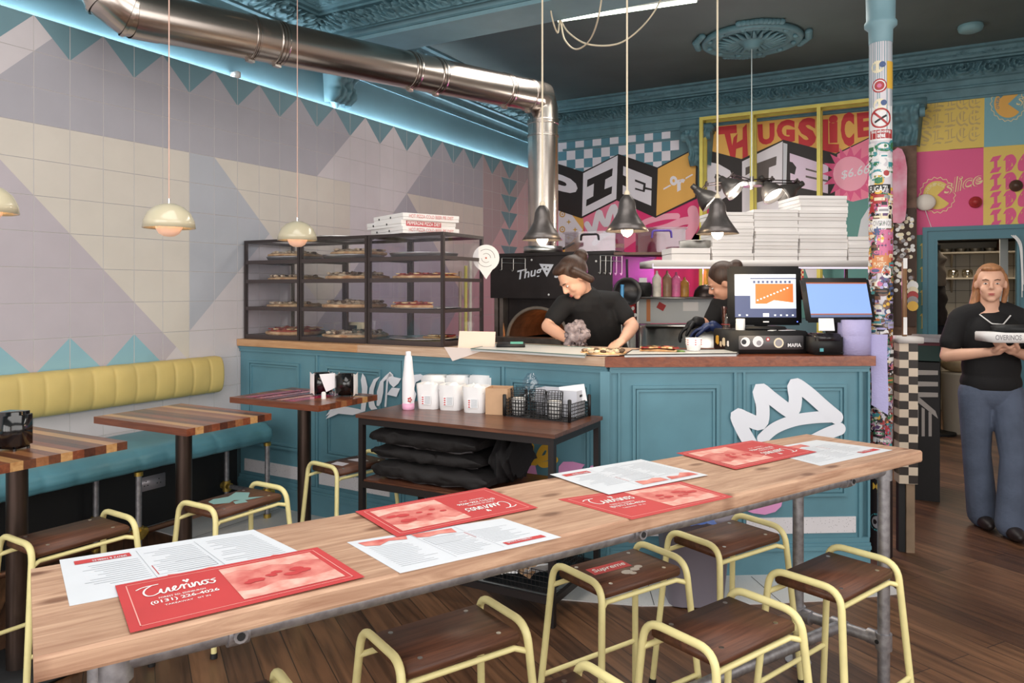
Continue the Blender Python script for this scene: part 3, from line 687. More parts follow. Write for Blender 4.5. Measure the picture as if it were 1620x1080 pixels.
spots = [(4.064, 2.68, 68, 'walnut stool with yellow tube legs nearest the far right table leg'),
 (3.835, 2.11, 66, 'walnut stool with pale worn seat centre at the near side of the table'),
 (3.60, 1.47, 64, 'walnut stool cut off by the bottom edge of the photo right of centre'),
 (3.665, 2.89, 64, 'walnut stool in front of the grey bin on the far side of the long table'),
 (3.43, 2.37, 64, 'walnut stool with a red Supreme sticker on its seat'),
 (3.185, 1.685, 64, 'walnut stool tucked below the middle of the long table in the foreground'),
 (2.97, 1.08, 64, 'walnut stool under the left end of the long table, cut off at the bottom'),
 (1.63, 2.31, 88, 'walnut stool with flaked turquoise paint on its seat by the middle square table'),
 (1.44, 1.69, 86, 'plain walnut stool with yellow tube legs beside the leftmost square table'),
 (1.60, 3.12, 80, 'walnut stool with pale paint patches behind the dark trolley leg')]
STO = []
for i, (x, y, rz, lb) in enumerate(spots):
    o = st if i == 0 else dup(st, (x, y, 0), math.radians(rz), lb)
    if i == 0: o.location = (x, y, 0); o.rotation_euler = (0, 0, math.radians(rz)); MAT4[o.name] = Matrix.Translation((x, y, 0)) @ Matrix.Rotation(math.radians(rz), 4, 'Z'); o['label'] = lb
    o['group'] = 'walnut stools with pale yellow tube frames'; STO.append(o)
def seatof(o): return [c for c in bpy.data.objects if c.parent == o and c.name.startswith('seat') and 'rail' not in c.name][0]
# red sticker with white word, and a second pale one
def onseat(o, pts, z=.5708): return [MAT4[o.name] @ Vector((x, y, z)) for x, y in pts]
o = STO[4]; s_ = seatof(o); MAT4[s_.name] = MAT4[o.name]
mb = MB().m(M_RED); q = onseat(o, [(.10, -.055), (.07, .02), (-.10, -.02), (-.07, -.095)])
q = onseat(o, [(-.115, -.005), (.045, -.012), (.05, .045), (-.11, .05)])
q = [q[3], q[2], q[1], q[0]]; mb.face(q); mb.m(M_WHITE)
q2 = onseat(o, [(-.10, .038), (.04, .036), (.036, -.001), (-.10, .004)], .5711); text(mb, 'Supreme', q2, .015, .2)
mb.m(mat('sticker_sand', (196, 186, 176), .6))
for cx_, cy_, r_ in ((-.01, -.045, .022), (.03, -.04, .018), (.055, -.03, .016), (.0, -.062, .014)):
    mb.face(onseat(o, [(cx_+r_*math.cos(k*PI/5), cy_+r_*.8*math.sin(k*PI/5)) for k in range(10)], .5712+cx_*.001))
mb.build('sticker', s_, label='red sticker with a white word')
o = STO[7]; s_ = seatof(o); MAT4[s_.name] = MAT4[o.name]; mb = MB().m(mat('flaked_turquoise', (128, 168, 166), .6))
for k, pl in enumerate([[(-.09, .06), (-.05, .08), (.03, .05), (.02, .0), (-.05, -.03), (-.1, .01)], [(.0, .05), (.08, .09), (.11, .03), (.05, -.03), (.1, -.08), (.02, -.06), (-.02, 0)], [(-.03, -.03), (.02, -.04), (.0, -.09), (-.05, -.07)]]): mb.face(onseat(o, pl, .5708+k*.0003))
mb.build('paint_patch', s_, label='flaked turquoise paint')
o = STO[9]; s_ = seatof(o); MAT4[s_.name] = MAT4[o.name]; mb = MB().m(mat('pale_paint', (206, 200, 206), .6))
mb.face(onseat(o, [(-.1, .05), (-.04, .07), (-.03, -.02), (-.09, -.04)])); mb.face(onseat(o, [(.02, .06), (.09, .04), (.08, -.05), (.03, -.03)])); mb.build('paint_patch', s_, label='pale paint patch')
# ================================================================== MENUS ON THE TABLE
M_TAN = mat('menu_photo_tone', (226, 150, 138), .7, c2=(196, 84, 80), vs=16); M_PALE = mat('menu_photo_pale', (236, 190, 176), .7, c2=(222, 140, 128), vs=22)
M_LINE = mat('menu_line_pink', (236, 160, 152), .7); M_GREYT = mat('menu_print_grey', (158, 164, 172), .8); M_MW = mat('menu_white', (214, 218, 224), .7, var=.02)
LOGO = {  # brush script drawn as strokes in a unit box
 'C': [[(.10, .96), (.02, .84), (.0, .72)], [(-.04, .80), (.10, .90), (.24, .92)], [(.10, .90), (.03, .45), (.06, .12), (.14, .05), (.24, .16), (.27, .26)]],
}
def script_word(mb, q, w):
    g = bil(q); P = []
    # Cuerinos in joined strokes
    S_ = [[(-.04, .78), (.06, .92), (.25, .95)], [(.16, .93), (.07, .7), (.03, .4), (.06, .12), (.14, .06), (.22, .2)],
          [(.22, .2), (.26, .5), (.25, .2), (.29, .1), (.35, .5), (.35, .15), (.38, .12)], [(.38, .12), (.45, .4), (.44, .52), (.40, .3), (.43, .1), (.49, .25)],
          [(.49, .25), (.53, .5), (.55, .45), (.54, .12)], [(.56, .42), (.6, .5)], [(.62, .45), (.62, .12), (.66, .2)], [(.67, .5), (.67, .12), (.72, .48), (.75, .4), (.75, .12), (.78, .2)],
          [(.82, .48), (.79, .3), (.82, .12), (.87, .28), (.84, .48), (.9, .45)], [(.99, .5), (.93, .42), (.97, .28), (.93, .1), (.88, .16)]]
    for s__ in S_: stroke(mb, spline([g(a_, b_) for a_, b_ in s__], 4), w, n=6)
    for a_, b_ in ((.62, .72), (.645, .84), (.595, .84)): mb.face([g(a_+.022*math.cos(k*PI/4), b_+.09*math.sin(k*PI/4)) for k in range(8)])
def sheet(name, q, kind, lab, z0, flip=False):
    """q: TL TR BR BL of the sheet, reading upright, as points on the table"""
    up = Vector((0, 0, 1)); q = [Vector((p.x, p.y, z0)) for p in q]
    g = bil(q); e = Vector((0, 0, .0006)); L1 = lambda a_, b_, l=1: g(a_, b_)+Vector((0, 0, .0008+.0003*l))
    base = MB().m(M_RED if kind == 'red' else M_MW); base.prism([p+e for p in q], -e)
    o = base.build(name, label=lab, cat='menu', group='paper menus on the long table')
    mb = MB(); qd = lambda a0, a1, b0, b1, l=1: mb.face([L1(a0, b1, l), L1(a1, b1, l), L1(a1, b0, l), L1(a0, b0, l)])
    if kind == 'red':
        mb.m(M_LINE)
        for a0, a1, b0, b1 in ((.04, .96, .93, .938), (.04, .96, .062, .07), (.04, .045, .062, .938), (.955, .96, .062, .938)): qd(a0, a1, b0, b1)
        mb.build('border_line', o)
        mb = MB().m(M_TAN); qd = lambda a0, a1, b0, b1, l=1: mb.face([L1(a0, b1, l), L1(a1, b1, l), L1(a1, b0, l), L1(a0, b0, l)])
        qd(.46, .93, .11, .89); random.seed(len(lab)); mb.m(M_PALE)
        mb.face([L1(a_, b_, 2) for a_, b_ in ((.46, .89), (.7, .89), (.93, .89), (.93, .66), (.85, .72), (.78, .68), (.7, .76), (.6, .72), (.54, .79), (.46, .74))])
        mb.face([L1(a_, b_, 2) for a_, b_ in ((.46, .11), (.46, .3), (.55, .26), (.66, .34), (.8, .27), (.93, .33), (.93, .11))])
        mb.m(M_RED)
        for i in range(9):
            cx_, cy_ = random.uniform(.52, .87), random.uniform(.40, .64); r_ = random.uniform(.02, .045)
            mb.face([L1(cx_+r_*math.cos(k*PI/4), cy_+r_*1.3*math.sin(k*PI/4)*random.uniform(.7, 1.1), 3+i*.2) for k in range(8)])
        mb.build('printed_photo', o)
        mb = MB().m(M_WHITE); w = (q[1]-q[0]).length
        script_word(mb, [L1(.09, .84, 2), L1(.42, .84, 2), L1(.42, .58, 2), L1(.09, .58, 2)], w*.009)
        text(mb, 'FOREST RD, EDINBURGH', [L1(.15, .54, 2), L1(.35, .54, 2), L1(.35, .50, 2), L1(.15, .50, 2)])
        text(mb, '(0131) 226-4026', [L1(.11, .48, 2), L1(.40, .48, 2), L1(.40, .40, 2), L1(.11, .40, 2)], .02)
        text(mb, 'TAKEAWAY   SIT IN', [L1(.16, .37, 2), L1(.35, .37, 2), L1(.35, .34, 2), L1(.16, .34, 2)])
        mb.build('print', o)
    else:
        mb.m(M_GREYT); random.seed(len(lab))
        for (a0, a1) in ((.05, .34), (.37, .63), (.66, .95)):
            b_ = .90
            while b_ > .1:
                if not (a0 > .6 and b_ < .24) and not (a0 < .7 and b_ > .74):
                    x1 = a0+(a1-a0)*random.uniform(.55, .98); qd(a0, x1, b_, b_+.006)
                b_ -= .045
        for a0, a1, b0, b1 in ((.35, .352, .08, .95), (.645, .647, .08, .95), (.37, .63, .5, .504), (.37, .63, .72, .724), (.37, .372, .5, .72)): qd(a0, a1, b0, b1, 2)
        
        mb.m(M_RED); qd(.68, .94, .10, .19, 2); qd(.628, .632, .5, .72, 2)
        mb.m(M_TAN)
        mb.face([L1(a_, b_, 2) for a_, b_ in ((.36, .92), (.36, .8), (.42, .76), (.5, .8), (.6, .76), (.62, .92))]); mb.face([L1(a_, b_, 2) for a_, b_ in ((.04, .92), (.05, .8), (.12, .75), (.2, .84), (.3, .8), (.33, .92))])
        mb.m(M_MW); text(mb, 'SPRITZ & NIBBLES', [L1(.70, .18, 3), L1(.86, .18, 3), L1(.86, .14, 3), L1(.70, .14, 3)])
        mb.build('print', o)
    return o
Z = HT+.0005
def qz(*uv): return [at_z(u, v, HT) for u, v in uv]
# corner order: TL TR BR BL when read upright
sheet('menu', qz((496, 884), (110, 959), (94, 886), (401, 838)), 'white', 'leftmost white menu sheet at the left end of the long table', Z)
sheet('menu', qz((182, 929), (502, 868), (577, 915), (206, 1004)), 'red', 'red menu nearest the left end of the long table, reading upright', Z+.003)
sheet('menu', qz((549, 858), (795, 820), (888, 850), (633, 907)), 'white', 'white menu sheet at the table edge beside a red menu, middle of the table', Z)
sheet('menu', qz((851, 805), (628, 851), (562, 811), (768, 773)), 'red', 'upside-down red menu in the middle of the long table', Z+.003)
sheet('menu', qz((883, 790), (1078, 762), (1160, 786), (1000, 822)), 'red', 'red menu reading upright, right of centre, overlapped by a white menu', Z)
sheet('menu', qz((1120, 753), (963, 784), (870, 752), (1014, 728)), 'white', 'white menu sheet right of centre lying over a red menu', Z+.003)
sheet('menu', qz((1292, 716), (1164, 744), (1070, 718), (1190, 698)), 'red', 'upside-down red menu nearest the right end of the table', Z+.003)
sheet('menu', qz((1200, 712), (1292, 696), (1412, 712), (1298, 737)), 'white', 'white menu sheet nearest the right end of the long table', Z)
# ================================================================== SQUARE TABLES BY THE BENCH
WD = [wood('slat_red', (150, 84, 54), (112, 56, 36), 0, rough=.3, coat=.25), wood('slat_honey', (214, 168, 112), (180, 128, 78), 0, rough=.3, coat=.25), wood('slat_brown', (124, 74, 50), (84, 46, 32), 0, rough=.3, coat=.25),
      wood('slat_mid', (172, 116, 76), (140, 88, 56), 0, rough=.3, coat=.25), wood('slat_dark', (92, 50, 36), (60, 32, 24), 0, rough=.3, coat=.25)]
M_TPOLE = mat('table_pole_bronze', (86, 72, 66), .33, .85, var=.15, vs=12, stretch=(4, 4, .4))
def sq_table(seq, printed=False):
    t = thing('square_table', 'x', 'table'); n = len(seq); d = .48/n
    mb = MB()
    for i, k in enumerate(seq): mb.m(WD[k]); mb.box((-.335, -.24+i*d, .868), (.335, -.24+(i+1)*d, .9))
    tp_ = mb.build('tabletop', t, local=True)
    if printed:
        mb = MB()
        for i, (c_, a_) in enumerate([((206, 60, 96), .0), ((226, 120, 130), .07), ((150, 60, 70), .15), ((232, 150, 130), .22), ((200, 50, 90), .3)]):
            mb.m(mat('print_%s' % 'abcde'[i], c_, .25, coat=.6, var=.2, vs=9)); x0 = -.27+a_
            mb.face([(x0, -.20, .9006), (x0+.09, -.20, .9006), (x0+.13, .18, .9006), (x0+.04, .18, .9006)])
        mb.build('printed_sheet', tp_, local=True)
    mb = MB().m(M_TPOLE); mb.cyl((0, 0, .02), (0, 0, .868), .038, 24); mb.build('pole', t, local=True)
    mb = MB().m(M_BLACK); mb.obox((0, 0, .012), (.42, .36, .024), None, .008); mb.build('base', t, local=True); mb = MB().m(M_BLACK); mb.obox((0, 0, .858), (.3, .25, .02), None, .004); mb.build('top_plate', t, local=True)
    return t
def put(o, loc, lab, grp=None):
    o.location = loc; o['label'] = lab; MAT4[o.name] = Matrix.Translation(loc)
    if grp: o['group'] = grp
    return o
put(sq_table([0, 1, 2, 3, 2, 1, 0, 4, 2, 1, 2]), (1.205, 1.62, 0), 'striped wooden square table at the left edge with a black napkin holder', 'striped square tables by the bench')
put(sq_table([0, 1, 2, 0, 4, 2, 3, 0, 1, 4, 0]), (1.19, 2.385, 0), 'empty striped wooden square table in the middle of the three by the bench', 'striped square tables by the bench')
put(sq_table([0, 0, 2, 0, 3, 0, 2, 0, 1, 2, 0], True), (1.22, 3.155, 0), 'square table with a pink printed top beside the blue counter', 'striped square tables by the bench')
M_NB = mat('dispenser_black', (16, 15, 17), .18, coat=.5); M_NAP = mat('napkin_white', (236, 234, 236), .9)
def dispenser(p, rz, lab, nap=True, s=1.0):
    t = thing('napkin_dispenser', lab, 'napkin dispenser', p, rz, 'black napkin dispensers'); w, d, h = .10*s, .085*s, .13*s
    mb = MB().m(M_NB); mb.box((-w/2, -d/2, .006), (w/2, d/2, h), .012)
    for x in (-1, 1):
        for y in (-1, 1): mb.cyl((x*w*.35, y*d*.35, 0), (x*w*.35, y*d*.35, .008), .006, 8)
    for v_ in mb.v: v_.xyz = MAT4[t.name] @ v_
    mb.build('casing', t)
    if nap:
        for sg in (-1, 1):
            mb = MB().m(M_NAP)
            def fn(u, v, sg=sg):
                y = (u-.5)*d*1.0; z = .012+v*(h-.02); pin = .012*abs(u-.5)*2*(1-math.sin(v*PI)); return MAT4[t.name] @ Vector((sg*(w/2+.004+.01*math.sin(u*PI)*math.sin(v*PI)), y*(1+.15*abs(v-.5)), z+(.01 if v > .5 else -.008)*abs(u-.5)*2))
            mb.grid(fn, 8, 8); mb.build('napkin', t)
    return t
dispenser(at_z(548, 626, .9).to_3d()-Vector((0, 0, .0)), math.radians(25), 'black napkin dispenser nearer the stool on the pink printed table', True)
dz = dispenser(Vector((1.27, 3.24, .9)), math.radians(60), 'black napkin dispenser with a drooping napkin, left one of the pair', True)
mb = MB().m(M_NAP); q = [(505, 592), (530, 590), (533, 612), (516, 620)]
pp = [at_pl(u, v, (1.26, 3.16, .9), -fw) for u, v in q]; mb.prism(pp, fw*.003); mb.build('napkin', dz)
dispenser(Vector((1.30, 1.555, .9)), math.radians(20), 'black napkin holder on the leftmost square table at the photo edge', False, 1.1)
mb = MB().m(M_WHITE); sp = Vector((1.40, 3.12, .9)); mb.lathe([(.013, 0), (.013, .03), (.01, .038), (0, .04)], sp, 12); mb.build('salt_shaker', label='tiny white shaker between the napkin dispensers', cat='shaker')
# ================================================================== BENCH
M_TEALV = mat('teal_vinyl', (82, 134, 148), .45, var=.08, vs=4); M_YELV = mat('mustard_vinyl', (208, 184, 114), .5, var=.06, vs=4)
bb = thing('backrest_cushion', 'mustard yellow channel-stitched bench backrest fixed along the tiled wall', 'cushion', (.06, 1.5, .80))
mb = MB().m(M_YELV); y0_, y1_ = -.4, 3.56; P_ = .135; n = int((y1_-y0_)/P_*16)
def prof_b(t):  # cross-section x,z ; t 0..1 over the front
    a_ = -PI/2+PI*t; return (.012+.095*max(0, math.cos(a_))**.45, .925+.125*math.sin(a_))
def fnb(u, v):
    y = y0_+(y1_-y0_)*u; x, z = prof_b(v); ch = abs(math.sin(PI*(y-y1_)/P_))**.2; e = min(1, (y1_-y)/.03+.02); e = math.sqrt(max(0, min(1, e)))
    cx_ = .012; return Vector((cx_+(x-cx_)*(.86+.14*ch)*(.25+.75*e), y, .925+(z-.925)*(.97+.03*ch)*(.8+.2*e)))
mb.grid(fnb, n, 16); pe = [fnb(1, v/16) for v in range(17)]; mb.face(pe); mb.build('padding', bb)
bs = thing('bench_seat', 'long teal vinyl bench seat on pipe legs below the tiled wall', 'bench', (.35, 1.5, 0))
mb = MB().m(M_TEALV); ys0, ys1 = -.4, 3.60
def fns(u, v):
    y = ys0+(ys1-ys0)*u; a_ = v
    # closed profile: back bottom -> back top -> front top -> front bottom
    pr = [(.02, .50), (.02, .62), (.1, .635), (.35, .64), (.52, .625), (.575, .59), (.585, .55), (.57, .515), (.52, .50), (.02, .50)]
    f = a_*(len(pr)-1); i = min(int(f), len(pr)-2); k = f-i; x = pr[i][0]*(1-k)+pr[i+1][0]*k; z = pr[i][1]*(1-k)+pr[i+1][1]*k
    ch = abs(math.sin(PI*(y-ys1)/.17))**.3; c = (.3, .56); s_ = .975+.025*ch
    e = math.sqrt(max(0, min(1, (ys1-y)/.09+.03))); xr = .02+(x-.02)*(.72+.28*e); return Vector((.02+(xr-.02)*s_, y, c[1]+(z-c[1])*s_*(.5+.5*e) if e < 1 else c[1]+(z-c[1])*s_))
mb.grid(fns, 220, 27); mb.face([fns(1, v/27) for v in range(28)][::-1]); mb.build('cushion', bs)
for yy in (.76, 1.68, 2.60, 3.52):
    for xx in (.14, .53):
        mb = MB().m(M_GALV); mb.cyl((xx, yy, .02), (xx, yy, .50), .0165, 14); mb.build('leg', bs)
        mb = MB().m(M_BRASS); mb.cyl((xx, yy, 0), (xx, yy, .03), .024, 14); mb.build('fitting', bs); mb = MB().m(M_BRASS); mb.cyl((xx, yy, .48), (xx, yy, .502), .023, 14); mb.build('fitting', bs); mb = MB().m(M_BRASS)
        mb.cyl((xx, yy, .13), (xx, yy, .2), .026, 14); mb.cyl((xx-.04, yy, .165), (xx+.04, yy, .165), .023, 12)
        if xx > .5: mb.cyl((xx, yy-.045, .165), (xx, yy+.045, .165), .024, 12)
        mb.build('fitting', bs)
    mb = MB().m(M_GALV); mb.cyl((.14, yy, .165), (.53, yy, .165), .015, 12); mb.build('cross_rail', bs)
mb = MB().m(mat('copper_rail', (150, 112, 92), .35, .9, var=.2)); mb.cyl((.53, -.3, .165), (.53, 3.52, .165), .017, 14); mb.build('foot_rail', bs)
t = thing('power_socket', 'silver double power socket on the black panel under the bench', 'socket', (.012, 3.06, .23))
mb = MB().m(mat('socket_steel', (176, 170, 176), .35, .4)); mb.box((.012, 2.96, .235), (.020, 3.14, .325), .004); mb.build('plate', t)
mb = MB().m(M_BLACK)
for yy in (3.0, 3.09):
    for dy, dzz in ((0, .02), (-.012, -.006), (.012, -.006)): mb.box((.0195, yy+dy-.004, .275+dzz-.003), (.0206, yy+dy+.004, .275+dzz+.003))
mb.build('holes', t)
# ================================================================== HANGING LAMPS
M_CORD = mat('cord_pinkish', (214, 176, 160), .7); M_CREAM = mat('cream_enamel', (206, 196, 168), .22, coat=.5)
def cream(loc, lab):
    t = thing('pendant_lamp', lab, 'lamp', loc, 0, 'cream dome pendant lamps over the bench tables'); x, y, z = loc
    mb = MB().m(M_CREAM); o = [(.004, .158), (.03, .155), (.065, .14), (.095, .112), (.112, .075), (.117, .04)]
    mb.lathe([(r, h) for r, h in o]+[(.113, .04), (.108, .074), (.09, .106), (.06, .134), (.03, .148), (.004, .15)], loc, 36); mb.build('shade', t)
    mb = MB().m(mat('pink_inner_bowl', (222, 186, 168), .3, emis=(255, 190, 150), es=.25)); mb.lathe([(0.0, 0), (.025, .003), (.045, .015), (.058, .038), (.06, .055), (.05, .085), (.03, .10), (0, .1)], loc, 28); mb.build('bowl', t)
    mb = MB().m(glow('warm_bulb', (255, 214, 160), 9)); mb.ell((x, y, z+.085), (.075, .075, .008), 6); mb.build('bulb', t)
    mb = MB().m(mat('chrome', (220, 220, 220), .15, 1)); mb.cyl((x, y, z+.155), (x, y, z+.18), .006, 8); mb.build('cord_grip', t)
    mb = MB().m(M_CORD); mb.cyl((x, y, z+.175), (x, y, ZC-.03), .0028, 6); mb.build('cord', t)
    mb = MB().m(M_CREAM); mb.cyl((x, y, ZC-.03), (x, y, ZC), .05, 20); mb.build('ceiling_cup', t)
    point('cream_lamp_light', (x, y, z+.11), 2.2, (1, .8, .58), .03)
cream((1.09, 1.56, 1.765), 'cream dome pendant lamp cut by the left edge of the photo')
cream((1.21, 2.29, 1.755), 'cream dome pendant lamp over the middle square table')
cream((1.0, 3.32, 1.765), 'cream dome pendant lamp in front of the pizza cases')
M_PEWT = mat('pewter_shade', (104, 98, 96), .38, .7, var=.15, vs=20); M_ROPE = mat('rope_cord', (222, 208, 182), .9)
def pewter(loc, lab):
    t = thing('pendant_lamp', lab, 'lamp', loc, 0, 'dark bell pendant lamps over the counter'); x, y, z = loc
    o = [(.018, .19), (.022, .185), (.034, .17), (.042, .15), (.046, .12), (.05, .10), (.062, .075), (.085, .04), (.112, .0)]
    mb = MB().m(M_PEWT); mb.lathe(o+[(.109, .0)]+[(r-.004, h-.002) for r, h in o[::-1]][1:], loc, 28, wob=lambda a_, z_: 1+.02*math.cos(a_*12)*(1 if z_ < .08 else 0)); mb.build('shade', t)
    mb = MB().m(glow('hot_bulb', (255, 220, 170), 22)); mb.lathe([(0, -.03), (.018, -.022), (.03, -.004), (.034, .028), (.028, .05), (.016, .07), (.0, .075)], loc, 16); mb.build('bulb', t)
    mb = MB().m(M_ROPE); mb.tube([(x, y, z+.185), (x, y, ZC-.01)], .0052, 8); mb.lathe([(0, .18), (.014, .185), (.016, .2), (.008, .215), (0, .22)], loc, 10); mb.build('cord', t)
    point('pewter_lamp_light', (x, y, z-.03), 5, (1, .78, .5), .03)
pewter(at_t(858, 380, 4.1), 'dark bell pendant lamp left of the three over the counter, before the flue')
pewter(at_t(992, 366, 3.9), 'dark bell pendant lamp in the middle of the three over the counter')
pewter(at_t(1135, 370, 4.0), 'dark bell pendant lamp right of the three over the counter')
# loose cables at the ceiling
mb = MB().m(M_ROPE)
mb.tube(spline([at_z(868, -40, ZC-.02), at_t(872, 20, 5.3), at_t(882, 52, 5.4), at_t(886, 30, 5.5), at_t(893, 62, 5.5), at_t(912, 78, 5.4), at_t(935, 60, 5.2), at_t(950, 10, 4.9), at_z(955, -60, ZC-.02)], 8), .006, 6)
mb.tube(spline([at_t(886, 30, 5.5), at_t(900, 52, 5.4), at_t(930, 70, 5.3), at_t(975, 70, 5.2), at_t(1010, 48, 5.1), at_t(1040, 10, 5.0), at_z(1060, -40, ZC-.02)], 8), .006, 6)
mb.build('hanging_cable', label='pale cable looping loosely below the ceiling beside the tube light', cat='cable')
# work lamp cluster below the rose
cc = RC+Vector((0, 0, -1.33)); t = thing('lamp_cluster', 'cluster of black spring-arm work lamps hanging below the ceiling rose', 'lamp', cc)
mb = MB().m(mat('thin_cord', (180, 190, 190), .6)); mb.cyl(cc, RC+Vector((0, 0, -.1)), .005, 8); mb.build('cord', t)
mb = MB().m(M_STEEL); mb.cyl(cc+Vector((0, 0, -.03)), cc+Vector((0, 0, .0)), .10, 20); mb.cyl(cc+Vector((0, 0, -.06)), cc+Vector((0, 0, .06)), .018, 12); mb.build('hub', t)
M_SHB = mat('shade_grey_black', (84, 80, 78), .32, .5); M_GL = glow('lamp_face_glow', (255, 244, 222), 14)
def worklamp(u, v, d, on, elbow):
    h = at_t(u, v, 6.85); d = Vector(d).normalized(); R = d.to_track_quat('Z', 'Y').to_matrix()
    mb = MB().m(M_SHB); mb.lathe([(.02, -.10), (.035, -.095), (.04, -.05), (.055, -.03), (.085, .02), (.10, .07), (.105, .10), (.10, .10), (.08, .03), (.04, -.02), (.02, -.04)], h, 24, R=R); mb.lathe([(0, -.15), (.026, -.145), (.028, -.09), (.02, -.08)], h, 14, R=R); sh = mb.build('shade', t)
    if on: mb = MB().m(M_GL); mb.lathe([(0, .085), (.06, .08), (.088, .07), (.086, .065), (0, .06)], h, 20, R=R); mb.build('lamp_face', sh)
    e = at_t(*elbow, 6.85); mb = MB().m(M_DARKST)
    for o_ in (-.012, .012): mb.tube([cc+Vector((0, 0, .02+o_)), e+Vector((0, 0, o_)), h-d*.05+Vector((0, 0, o_))], .005, 6)
    mb.tube([e+Vector((0, 0, .03)), e.lerp(h, .5)+Vector((0, 0, .035))], .010, 8); mb.cyl(e+fw*-.02, e+fw*.02, .016, 10); mb.build('spring_arm', t)
worklamp(1113, 310, rt*.75-Vector((0, 0, .8))-fw*.3, True, (1118, 292)); worklamp(1152, 292, rt*.7-Vector((0, 0, .7))-fw*.5, True, (1160, 278))
worklamp(1216, 298, rt*.35-Vector((0, 0, .8))-fw*.5, True, (1222, 284)); worklamp(1250, 302, -rt*.75-Vector((0, 0, .45))-fw*.1, False, (1262, 288))
for u_, v_ in ((1160, 305), (1225, 310)): point('work_lamp_light', at_t(u_, v_+12, 6.7), 12, (1, .93, .82), .08)
# ================================================================== SERVING COUNTER
HC_ = 1.156
P0 = Vector((.006, 3.720, 0)); P1 = Vector((2.875, 3.612, 0)); P2 = Vector((4.10, 4.38, 0))
dl = (P1-P0).normalized(); nl = Vector((-dl.y, dl.x, 0)); dr = (P2-P1).normalized(); nr = Vector((-dr.y, dr.x, 0))
UP = Vector((0, 0, 1))
Ri = P2+nr*.6
k_ = ((4.29-(P1+nr*.6).y)/dr.y); Pm = P1+nr*.6+dr*k_
M_LW = wood('worktop_oak', (222, 176, 132), (196, 142, 98), 0, rough=.45); M_LW2 = wood('worktop_pale', (226, 196, 170), (198, 160, 132), 0, rough=.5); M_RW = wood('worktop_mahogany', (160, 88, 56), (120, 58, 36), 0, rough=.3, coat=.3)
fx = lambda x: P0+dl*((x-P0.x)/dl.x)
mb = MB().m(M_LW); q = [fx(.006), fx(1.16), Vector((1.16, 4.33, 0)), Vector((.006, 4.36, 0))]; mb.prism([p+UP*(HC_-.048) for p in q][::-1], UP*.048)
q = [fx(1.161), P1, Pm, Vector((1.161, 4.33, 0))]; mb.m(M_LW2); mb.prism([p+UP*(HC_-.048) for p in q][::-1], UP*.048)
mb.build('worktop', label='pale wooden worktop along the left part of the blue counter', cat='worktop', bevel=.003, group='counter worktops')
mb = MB().m(M_RW); q = [P1+dr*.001, P2, Ri, Pm+dr*.001]; mb.prism([p+UP*(HC_-.052) for p in q][::-1], UP*.052)
mb.build('worktop', label='reddish worktop on the right part of the counter under the tills', cat='worktop', bevel=.003, group='counter worktops')
# --- panelled fronts
def front(t, p0, p1, n, cuts, par_w=.05):
    """n = inward normal. cuts: list of (s0,s1) raised panel frames"""
    d = (p1-p0).normalized(); L_ = (p1-p0).length; R = Matrix((d, -n, UP)).transposed()
    def bx(s0, s1, o0, o1, z0, z1, mb): mb.obox(p0+d*(s0+s1)/2-n*((o0+o1)/2)+UP*((z0+z1)/2), (s1-s0, abs(o1-o0), z1-z0), R, 0)
    mb = MB().m(M_COUNTER); q = [p0, p1, p1+n*.05, p0+n*.05]; mb.prism([p+UP*.0 for p in q][::-1], UP*1.105)
    bx(0, L_, 0, .02, .0, .13, mb); bx(0, L_, 0, .032, .13, .15, mb); bx(0, L_, 0, .024, .15, .165, mb); bx(0, L_, 0, .012, .165, .19, mb)
    bx(0, L_, 0, .012, 1.07, 1.105, mb); bx(0, L_, 0, .02, 1.09, 1.105, mb)
    mb.build('front_board', t)
    for s0, s1 in cuts:
        mb = MB().m(M_COUNTER); zb, zt = .41, 1.005
        for a_, b_, c_ in ((0, .016, .014), (.022, .034, .009)):
            for (x0, x1, y0, y1) in ((s0+a_, s1-a_, zt-b_, zt-a_), (s0+a_, s1-a_, zb+a_, zb+b_), (s0+a_, s0+b_, zb+b_, zt-b_), (s1-b_, s1-a_, zb+b_, zt-b_)):
                bx(x0, x1, 0, c_, y0, y1, mb)
        mb.build('panel_moulding', t)
    return bx
def s_of(u, p0, d, n, v=600): return (at_pl(u, v, p0, n)-p0).dot(d)
cb = thing('serving_counter', 'teal panelled serving counter with white graffiti crown, wrapping across the room', 'counter', (2.0, 3.9, 0))
b0 = P0+nl*.035; b1 = P1+nl*.04; dlb = (b1-b0).normalized(); nlb = Vector((-dlb.y, dlb.x, 0))
SL = lambda u, v=600: s_of(u, b0, dlb, nlb, v)
b1r = b1+dr*.0; b2 = P2+nr*.04-dr*.02; b1r = P1+nr*.04+dr*.03; 
bxl = front(cb, b0, b1, nlb, [(SL(394), SL(475)), (SL(517), SL(604)), (SL(651), SL(757)), (SL(809), SL(934))])
drb = (b2-b1r).normalized(); nrb = Vector((-drb.y, drb.x, 0)); SR = lambda u, v=650: s_of(u, b1r, drb, nrb, v)
bxr = front(cb, b1r, b2, nrb, [(SR(1000), SR(1137)), (SR(1188), SR(1338))])
